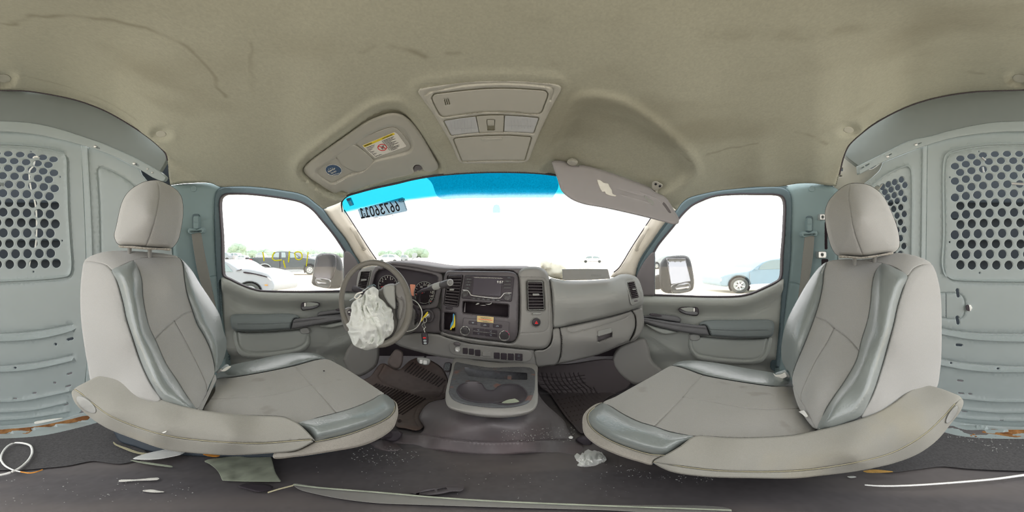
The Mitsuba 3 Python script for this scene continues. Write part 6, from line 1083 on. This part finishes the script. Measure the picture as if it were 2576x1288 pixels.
pr('side_valance', [(1642, 1163), (1644, 1162), (1719, 1174.5), (1803, 1184), (1887, 1187), (1940, 1187), (2033, 1182), (2157, 1163), (2250, 1137), (2328, 1091), (2375, 1047), (2400, 1019), (2418, 1001.5), (2424, 1009), (2418, 1031), (2393, 1065), (2359, 1106), (2313, 1140), (2250, 1165), (2157, 1185), (2064, 1197), (1999, 1203.5), (1887, 1203), (1775, 1199.5), (1692, 1188), (1658, 1174)], SR, 'fabric_side', ss2, t=.10, r=3.5, b=.012, step=9)
add('piping', ptube([(x, y, float(SR(np.array([x]), np.array([y]))[0]) + .002) for x, y in [(1645, 1161.5), (1719, 1174), (1803, 1183.5), (1887, 1186.5), (1940, 1186.5), (2033, 1181.5), (2157, 1162.5), (2250, 1136.5), (2328, 1090.5), (2375, 1046.5), (2400, 1018.5), (2418, 1001)]], .75, 6), M['thread'], ss2)
pr('shield_cap', ell(2395, 1043, 26, 8, 36, -57), off(SR, .012), 'dash_light', ss2, t=.01, r=2, b=.006)
pr('tuck_strip', [(1994, 973, 1), (1997, 975), (2016, 1008), (2056, 1079), (2046, 1076), (2012, 1030), (2000, 1000)], off(BR, -.004), 'fabric', t=.05, r=2, b=.01, step=6)
pr('seat_base', [(1500, 1090, 1), (1560, 1140), (1700, 1180), (1860, 1190), (2040, 1185), (2200, 1150), (2290, 1090, 1), (2200, 1060), (1700, 1060)], field([(1500, 1090, 2.5), (1700, 1180, 2.1), (2040, 1185, 2.1), (2290, 1090, 2.5), (1860, 1060, 2.3)]), 'cargo', t=.3, r=4, step=25)
add('seat_foot', cat([patch([(1449, 1104), (1462, 1097), (1480, 1098), (1490, 1112), (1484, 1124), (1466, 1120)], 2.44, t=.1, r=4, b=.02)]), M['black'], R_)
add('tag', patch([(2010, 1036, 1), (2023, 1032.5, 1), (2029, 1040), (2033, 1047, 1), (2028, 1050), (2022, 1045, 1)], off(BR, .015), t=.003, r=.8, b=.002), M['white_gloss'], R_)
add('lever_edge', ptube([(2096, 1072, 1.83), (2103, 1064, 1.82), (2120, 1061, 1.82), (2128, 1063, 1.82)], 1.2, 6), M['fabric'], R_)
# buckles
def buckle(lab, a, b_, c, d):
    k = thing('belt_buckle', lab, 'buckle')
    add('housing', patch(a, d, t=.04, r=2, b=.01, step=5), M['car_grey'], k); add('tongue', patch(b_, d - .02, t=.01, r=1, b=.004, step=5), M['silver'], k)
    if c: add('belt_web', patch(c, d - .01, t=.006, r=1, b=.002), M['white'], k)
buckle('grey belt buckle at the far side of the left seat, where back and cushion meet', [(548, 932), (558, 924), (570, 916), (577, 920), (570, 928), (556, 936)], [(544, 938), (550, 930), (556, 928), (553, 936), (546, 940)], [(556, 934), (572, 922), (580, 922), (566, 934)], 2.3)
buckle('grey belt buckle at the far side of the right seat, where back and cushion meet', [(1950, 939), (1964, 934), (1977, 930.5), (1980, 934), (1966, 941), (1954, 944)], [(1975, 932), (1983, 940), (1989, 950), (1984, 951), (1978, 944)], [(1947, 940), (1952, 943), (1966, 942), (1980, 936), (1982, 944), (1974, 951), (1962, 954), (1953, 950)], 2.36)

# ------------------------------------------------------------------ floor furniture
hump = one('engine_cover', patch([(1121, 1001), (1100, 1007), (1079, 1014), (1062, 1031), (1054, 1051), (1061, 1064), (1067, 1074), (1064, 1084), (1057, 1090), (1035, 1090), (1012, 1089), (990, 1095), (955, 1104), (928, 1113), (938, 1124), (954, 1132), (984, 1137), (1054, 1130), (1103, 1134), (1178, 1143), (1252, 1146), (1327, 1141), (1400, 1142), (1448, 1150), (1470, 1132), (1468, 1120), (1449, 1106), (1430, 1080), (1421, 1061), (1401, 1041), (1376, 1019), (1354, 988), (1348, 930), (1240, 915), (1140, 910), (1128, 960)],
    field([(1140, 912, 3.3), (1348, 930, 3.3), (1240, 950, 3.0), (1121, 1001, 2.72), (1054, 1051, 2.62), (1067, 1075, 2.56), (1240, 1000, 2.62), (1240, 1046, 2.34), (1150, 1060, 2.36), (1240, 1062, 2.27), (1330, 1060, 2.32), (1100, 1095, 2.40), (1240, 1108, 2.32), (1380, 1100, 2.42), (1354, 988, 2.76), (1401, 1041, 2.62), (1430, 1078, 2.56), (1449, 1105, 2.48), (1012, 1089, 2.56), (928, 1113, 2.46), (984, 1136, 2.35), (1100, 1133, 2.36), (1240, 1143, 2.32), (1400, 1140, 2.34), (1448, 1149, 2.30), (1468, 1122, 2.42), (1150, 1125, 2.33), (1350, 1122, 2.34)]),
    t=.08, r=6, b=.025, step=10, grooves=[([(1058, 1091), (1103, 1100), (1165, 1108), (1228, 1112.5), (1302, 1111), (1377, 1106), (1447, 1105)], 1.8, .012), ([(985, 1112), (1010, 1120), (1040, 1126), (1054, 1128)], 5, .02)]), M['hump'], 'dark grey moulded engine cover on the floor between the seats', 'engine cover', smooth=60)
CUPO = poly([(1149.5, 982), (1156, 971), (1166, 966), (1178, 962.5), (1200, 963), (1212, 967), (1217, 976), (1222, 981), (1243, 982.5), (1252, 975), (1264, 969.5), (1277, 968), (1302, 969.5), (1318, 979), (1326, 991.5), (1320, 1004), (1302, 1014), (1265, 1016.5), (1240, 1012), (1215, 1012), (1190, 1009.5), (1161, 999)])
BIN1 = rq([(1163, 924), (1203, 930), (1327, 938), (1328, 957), (1253, 955.5), (1178, 947)], 4)
TD = field([(1143, 903, 2.9), (1350, 919, 2.9), (1240, 910, 2.86), (1121, 1000, 2.3), (1353, 990, 2.34), (1203, 1030, 2.16), (1265, 1030, 2.16), (1240, 970, 2.44)])
tray = thing('cup_holder_console', 'grey low console with two cup holders and a tray on the engine cover', 'console')
add('body', patch([(1143, 902), (1200, 907), (1252, 912), (1350, 919), (1352, 945), (1353, 975), (1353, 1009), (1350, 1022), (1342, 1033), (1330, 1040), (1315, 1045), (1265, 1051), (1203, 1047), (1153, 1036), (1128, 1025), (1121.5, 1011), (1121, 989), (1128, 955), (1135, 930)], lambda x, y: TD(x, y) + .1 * sst(1022, 1060, y), t=.1, r=7, b=.03, step=9, holes=[CUPO, BIN1]), M['dash'], tray)
cupo = CUPO
bin1 = BIN1
tt = off(TD, .008)
tp = add('tray_top', patch([(1147, 911), (1160, 913), (1228, 924), (1342, 929), (1346, 954), (1343, 989), (1332, 1011), (1302, 1022.5), (1253, 1026), (1203, 1022.5), (1161, 1015), (1138, 1004), (1129.5, 989), (1131, 972), (1139, 939)], tt, t=.01, r=3, b=.008, step=8, holes=[cupo, bin1], grooves=[([(1135, 985), (1145, 1002), (1200, 1018), (1253, 1021), (1300, 1018), (1328, 1006), (1338, 985)], 1.5, -.005)]), M['tray'], tray)
def wells(x, y):
    fl = (.92 - .0) ; d = TD(x, y)
    return d + .02
cup_floor = lambda x, y: np.minimum((EYE - .19) * F / (np.asarray(y) - CY), TD(x, 968 + 0 * y) + .02)
add('cup_well', patch(cupo.buffer(2), cup_floor, t=.02, r=0, step=5), M['bezel'], tp)
add('cup_lip', patch(big(cupo.buffer(2).difference(cupo.buffer(-.3))), off(TD, .012), t=.012, r=1, b=.003, step=5), M['black'], tp)
add('coin_bin', patch(bin1.buffer(2), lambda x, y: np.minimum((EYE - .19) * F / (np.asarray(y) - CY), TD(x, 930 + 0 * y) + .03), t=.02, r=0, step=8), M['tray'], tp)
add('bin_divider', patch(rq([(1277, 943), (1287, 944), (1286, 957), (1276, 956)], 1), off(TD, .006), t=.05, r=1, b=.004), M['tray'], tp)
one('paper_scrap', patch([(1262, 1014), (1275, 1007), (1296, 1003, 1), (1308, 1011, 1), (1296, 1014), (1280, 1016)], lambda x, y: TD(x, y) + .0, t=.004, r=1, b=.002), M['paper_green'], 'pale paper scrap lying in the right cup holder', 'paper')
# pedals
k = thing('brake_pedal', 'brake pedal with a bright worn pad under the dashboard', 'pedal')
add('pad', patch([(1049, 899), (1056, 898), (1081, 903), (1083, 908), (1078, 918), (1068, 919), (1052, 912)], 2.95, t=.03, r=3, b=.012, step=5), M['dash_light'], k)
for q in ((1055, 905, 1063, 915), (1064.5, 906.5, 1074, 917)): add('pad_face', patch(rect(*q, 1.5), 2.938, t=.006, r=1.2, b=.003), M['white_gloss'], k)
add('arm', ptube([(1068, 903, 2.98), (1073, 885, 3.1), (1075, 870, 3.2)], 3, 8), M['black'], k)
k = thing('accelerator_pedal', 'dark ribbed accelerator pedal beside the console', 'pedal')
add('pad', patch([(1119, 913), (1134, 912), (1136, 917), (1131, 935), (1126, 937), (1116, 933), (1115, 928)], 3.05, t=.03, r=3, b=.01, step=5), M['bezel'], k)
for i in range(6): add('pad_rib', patch(LineString([(1120.5 + i * 2.3, 914), (1117.5 + i * 2.2, 932)]).buffer(.5), 3.042, t=.008, r=.4, b=.002, step=6), M['car_grey'], k)
one('foot_rest', patch([(975, 912), (985, 890), (998, 878), (1012, 884), (1014, 905), (1008, 924), (998, 929), (980, 922)], 3.05, t=.2, r=6, b=.03, step=7), M['rubber_mat'], 'dark foot rest beside the left mat under the dashboard', 'foot rest')
# mats
MD = lambda x, y: np.minimum(fo(.015)(x, y), 3.3)
mat1 = thing('floor_mat', 'dirty ribbed rubber mat in the left footwell', 'floor mat')
add('base', patch([(905, 962), (930, 948), (955, 917), (965, 915), (985, 924), (1003, 930), (1030, 908), (1060, 900), (1110, 925), (1126, 955), (1128, 985), (1121, 1000), (1100, 1007), (1079, 1014), (1062, 1031), (1054, 1051), (1061, 1064), (1066, 1073), (1050, 1083), (1020, 1078), (996, 1072), (1000, 1030), (990, 1005), (960, 985)], MD, t=.012, r=4, b=.012, step=9, grooves=[([(1118, 990), (1098, 999), (1072, 1006), (1052, 1024), (1043, 1052), (1052, 1072)], 2.2, .012), ([(952, 945), (968, 918)], 2, .008), ([(952, 950), (965, 962), (1000, 980), (1040, 994), (1075, 1003), (1105, 999), (1121, 970)], 2, .008)]), M['rubber_mat'], mat1)
for i in range(13):
    x = 1040 + i * 6.6; y = 912 + i * 3.6; a, b_ = (x, y), (x - 22 + i * .3, y + 22 - i * .4)
    add('rib', ptube([(a[0], a[1], float(MD(*a)) - .008), (b_[0], b_[1], float(MD(*b_)) - .008)], 1.5, 5), M['rib'], mat1)
for i in range(17):
    x = 948 + i * 7.6; y = 965 + i * 2.35; l = min(1, (i + 3) / 8.)
    a, b_ = (x, y), (x - 58 * l, y + 40 * l)
    add('rib', ptube([(a[0], a[1], float(MD(*a)) - .008), (b_[0], b_[1], float(MD(*b_)) - .008)], 1.7, 5), M['rib'], mat1)
add('eyelet', disc(1005, 1058, 5, 3.4, [(1, .012), (.8, .016), (.5, .012), (.4, .004)], MD, 16), M['rib'], mat1)
mat2 = thing('floor_mat', 'black grooved rubber mat in the right footwell', 'floor mat')
gq = []
for i in range(9): gq.append(([(1362 + i * 11.5, 940), (1368 + i * 12, 960), (1392 + i * 12, 992 - i * 1.5)], 1.2, .009))
for i in range(8): gq.append(([(1430 + i * 9, 1000 - i * 3.5), (1436 + i * 9.5, 1012 - i * 3), (1475 + i * 9, 1045 - i * 4.5)], 1.3, .009))
for yy in (948, 957, 967, 978): gq.append(([(1358, yy), (1420, yy + 3), (1470, yy - 4)], .9, .006))
add('base', patch([(1350, 928), (1440, 915), (1540, 905), (1570, 920), (1590, 950), (1580, 975), (1530, 1000), (1500, 1030), (1480, 1085), (1462, 1090), (1443, 1071), (1424, 1050), (1396, 1010), (1382, 991), (1356, 970)], MD, t=.012, r=3, b=.01, step=6, grooves=gq + [([(1384, 985), (1402, 1010), (1430, 1049), (1463, 1084)], 1.5, .008)]), M['mat_black'], mat2)
for i in range(7):
    for j in range(6):
        x, y = 1404 + i * 10 + j * 7, 1006 + j * 10.5 + i * 2 - (i * 4)
        if x < 1470: add('stud', disc(x, y, 1.8, 1.1, [(1, .004), (.7, .006)], MD, 8), M['rib'], mat2)

# ------------------------------------------------------------------ litter on the floor
def onfloor(h=.004): return fo(h)
def lay(name, o, m_, lab, cat_, h=.006, t=.004, **k):
    kw = dict(r=1.2, b=.002, step=6); kw.update(k)
    return one(name, patch(o, fo(h), t=t, **kw), M[m_], lab, cat_)
lay('crumpled_tissue', [(1448, 1157), (1463, 1145), (1483, 1139), (1505, 1137), (1518, 1145), (1526, 1156), (1511, 1167), (1483, 1175), (1453, 1172), (1462, 1168)], 'airbag', 'crumpled white tissue on the floor in front of the right seat', 'tissue', h=.02, t=.01, r=5, b=.03, step=3.5, pil=.05, pr=14, rel=lambda x, y: wrinkle(x * 1.8, y * 2.4) * .5)
lay('dry_leaf', [(2172, 1186.5), (2184, 1183.5), (2202, 1182), (2222, 1183.5), (2248, 1187), (2225, 1189), (2200, 1189.5), (2182, 1189)], 'leaf', 'dry tan leaf on the floor below the right seat side', 'leaf', h=.02, step=4)
lay('dry_leaf', [(510, 1143), (530, 1144), (553, 1147), (545, 1150), (520, 1147)], 'orange', 'orange leaf tip under the left seat beside the green paper', 'leaf', h=.03, step=4)
lay('paper_sheet', [(514, 1160.5), (530, 1155), (554, 1152), (600, 1147), (660, 1144), (680, 1146, 1), (686, 1168), (692, 1190), (706, 1212, 1), (660, 1212), (600, 1211), (559, 1209, 1), (552, 1192), (544, 1181), (528, 1168)], 'paper_green', 'greenish grey torn sheet of paper on the floor in front of the left seat', 'paper', h=.012, rel=lambda x, y: -.02 * meshkit.noise(np.stack([x / 30, y / 20, 0 * x], -1), 3))
lay('white_plate', [(334, 1154), (350, 1147), (373, 1140.5), (400, 1135), (420, 1132), (445, 1134.5), (463, 1139), (455, 1144), (430, 1150), (397, 1155.5), (360, 1157)], 'white_gloss', 'white curved plastic piece under the left seat', 'plastic piece', h=.03, t=.01, r=3, b=.008)
lay('white_strip', [(327, 1158), (350, 1161), (400, 1168), (430, 1173), (434, 1175.5), (400, 1172), (350, 1164)], 'paper_green', 'thin pale strip on the floor below the white plastic piece', 'strip', h=.015)
lay('white_strip', [(298, 1209), (340, 1207), (398, 1203.5), (399, 1206), (340, 1209.5), (299, 1211.5)], 'white', 'thin white stick lying on the floor left of the green paper', 'strip', h=.01)
lay('white_flake', [(358, 1235), (380, 1232.5), (398, 1236), (412, 1238), (385, 1239)], 'white', 'white flake near the bottom edge below the white stick', 'flake')
lay('seat_rail_edge', [(284, 1112), (290, 1117), (320, 1128), (345, 1137), (372, 1142), (368, 1144.5), (340, 1140), (310, 1129), (286, 1117)], 'thread', 'pale metal edge strip on the floor beside the left seat base', 'strip', h=.02)
lay('black_rag', [(600, 1224), (612, 1218), (640, 1216.5), (672, 1219), (686, 1226), (676, 1234), (650, 1238), (628, 1233)], 'black', 'black scrap of rubber at the bottom edge below the green paper', 'rubber scrap', h=.02, r=4, b=.015)
k = thing('floor_anchor', 'dark slotted floor anchor near the bottom of the picture between the seats', 'anchor')
add('plate', patch([(1030, 1240), (1050, 1236), (1072, 1228), (1122, 1224), (1157, 1224), (1167, 1230), (1160, 1236), (1134, 1238), (1110, 1243), (1084, 1246), (1050, 1244)], fo(.02), t=.02, r=4, b=.015, step=6, holes=[slot(1070, 1239, 44, 4, -11), slot(1112, 1231.5, 20, 4, -11)]), M['bezel'], k)
add('slot_floor', patch([(1040, 1242), (1122, 1226), (1130, 1234), (1060, 1246)], fo(.004), t=.003, r=0), M['deep'], k)
k = thing('plastic_strip', 'long grey plastic strip with a pale edge along the bottom of the picture', 'plastic strip')
add('sheet', patch([(738, 1219), (800, 1227), (950, 1239), (1100, 1252), (1240, 1261), (1500, 1272), (1840, 1284), (1840, 1292), (1500, 1283), (1240, 1276), (1050, 1270), (950, 1266), (870, 1257), (800, 1244), (750, 1230)], fo(.012), t=.008, r=1.5, b=.004, step=9), M['dash'], k)
add('edge', ptube([(x, y, float(fo(.02)(x, y))) for x, y in [(738, 1219), (800, 1226.5), (950, 1238.5), (1100, 1251.5), (1240, 1260.5), (1500, 1271.5), (1840, 1283.5)]], 1.8, 6), M['paper_green'], k)
one('yellow_straw', ptube([(674, 1239, float(fo(.02)(674, 1239))), (700, 1231, float(fo(.03)(700, 1231))), (738, 1221, float(fo(.03)(738, 1221)))], 1.8, 6), M['thread'], 'yellowish straw at the left end of the grey plastic strip', 'straw')
def fc(pts, h): return [(x, y, float(fo(h)(x, y))) for x, y in pts]
k = thing('white_cable', 'white cable lying in a loop on the floor at the lower left', 'cable')
add('wire', ptube(fc([(-160, 1206), (-80, 1203), (0, 1195), (25, 1189), (50, 1177), (72, 1157), (81, 1138), (77, 1122), (60, 1115.5), (37, 1114.5), (20, 1122), (6, 1139), (2, 1155), (11, 1170), (32, 1182), (52, 1187)], .02), [2, 2.2, 2.8, 3, 3, 2.8, 2.6, 2.4, 2.3, 2.3, 2.3, 2.3, 2.2, 2, 1.7, 1.4], 8), M['white_gloss'], k)
add('orange_end', ptube(fc([(52, 1187), (74, 1190), (92, 1187), (107, 1181.5)], .02), 1.4, 6), M['orange'], k)
one('white_cable', ptube(fc([(2175, 1220), (2215, 1222.5), (2293, 1221), (2425, 1212), (2503, 1205), (2576, 1195), (2680, 1180)], .02), [1.6, 2, 2.2, 2.4, 2.6, 2.8, 3], 8), M['white_gloss'], 'white cable lying straight on the floor at the lower right', 'cable')
one('paper_bit', patch([(1430, 1100), (1436, 1097), (1442, 1099), (1440, 1104), (1433, 1104)], 2.4, t=.004, r=1, b=.002), M['white_gloss'], 'small white bit beside the right mat corner', 'bit of paper')
lay('paper_bit', [(2132, 1200), (2146, 1198.5), (2155, 1200), (2140, 1202.5)], 'airbag', 'small pale bit under the edge of the right seat', 'bit of paper', step=3)
one('paper_bit', patch([(407, 1088.5), (413, 1086), (419, 1083.5), (417, 1088), (411, 1090)], off(SL, .008), t=.003, r=.7, b=.001, step=3), M['white_gloss'], 'tiny white chip on the left seat side shield', 'bit of paper')
# crumbs: nobody could count them
def crumbs(name, area, n, m_, lab, seed, D, s=(.5, 1.6)):
    rs = np.random.RandomState(seed); g = poly(area); x0, y0, x1, y1 = g.bounds; out = []
    while len(out) < n:
        x, y = rs.uniform(x0, x1), rs.uniform(y0, y1)
        if not g.contains(Point(x, y)): continue
        d = float(np.ravel(D(np.array([x]), np.array([y])))[0]); a = rs.uniform(*s) * d / F
        m = trimesh.creation.icosphere(0, 1.0); m.vertices = m.vertices * [a * rs.uniform(.8, 1.8), a, a * .6] + P(x, y, d)
        out.append(m)
    k = one(name, cat(out), M[m_], lab, 'crumbs', smooth=False); labels[k]['kind'] = 'stuff'
crumbs('crumbs', [(890, 1135), (960, 1122), (1060, 1138), (1020, 1160), (930, 1165), (880, 1150)], 90, 'fabric', 'scattered pale crumbs on the floor right of the left seat', 1, fo(.01))
crumbs('crumbs', [(1255, 1085), (1330, 1080), (1440, 1075), (1445, 1108), (1330, 1110), (1270, 1112)], 110, 'fabric', 'scattered crumbs on the engine cover left of the right seat', 2, lambda x, y: field([(1240, 1060, 2.22), (1330, 1060, 2.28), (1240, 1108, 2.28), (1380, 1100, 2.38), (1430, 1078, 2.52), (1449, 1105, 2.44)])(x, y))
crumbs('crumbs', [(1500, 1160), (1560, 1165), (1640, 1190), (1800, 1205), (1780, 1218), (1650, 1205), (1520, 1185)], 90, 'fabric', 'scattered crumbs on the floor under the front of the right seat', 3, fo(.008))
crumbs('crumbs', [(0, 1215), (200, 1205), (500, 1215), (480, 1250), (200, 1262), (0, 1262)], 70, 'fabric', 'scattered pale crumbs on the floor at the lower left', 4, fo(.008))
crumbs('crumbs', [(2380, 1095), (2576, 1110), (2576, 1130), (2420, 1125)], 60, 'fabric', 'scattered crumbs along the sill at the lower right', 5, fo(.016))
crumbs('crumbs', [(740, 1185), (1300, 1160), (1700, 1240), (1300, 1255), (900, 1220)], 90, 'fabric', 'scattered crumbs on the bare floor between the seats', 6, fo(.008), (.4, 1.2))
# small marks
one('loose_button', disc(815, 933, 2.4, 1.6, [(1, .003), (.6, .006)], off(CL, .03), 10), M['deep'], 'tiny black button lying on the left seat cushion', 'button')
for d in list(labels):
    if d.startswith('__'): del labels[d]
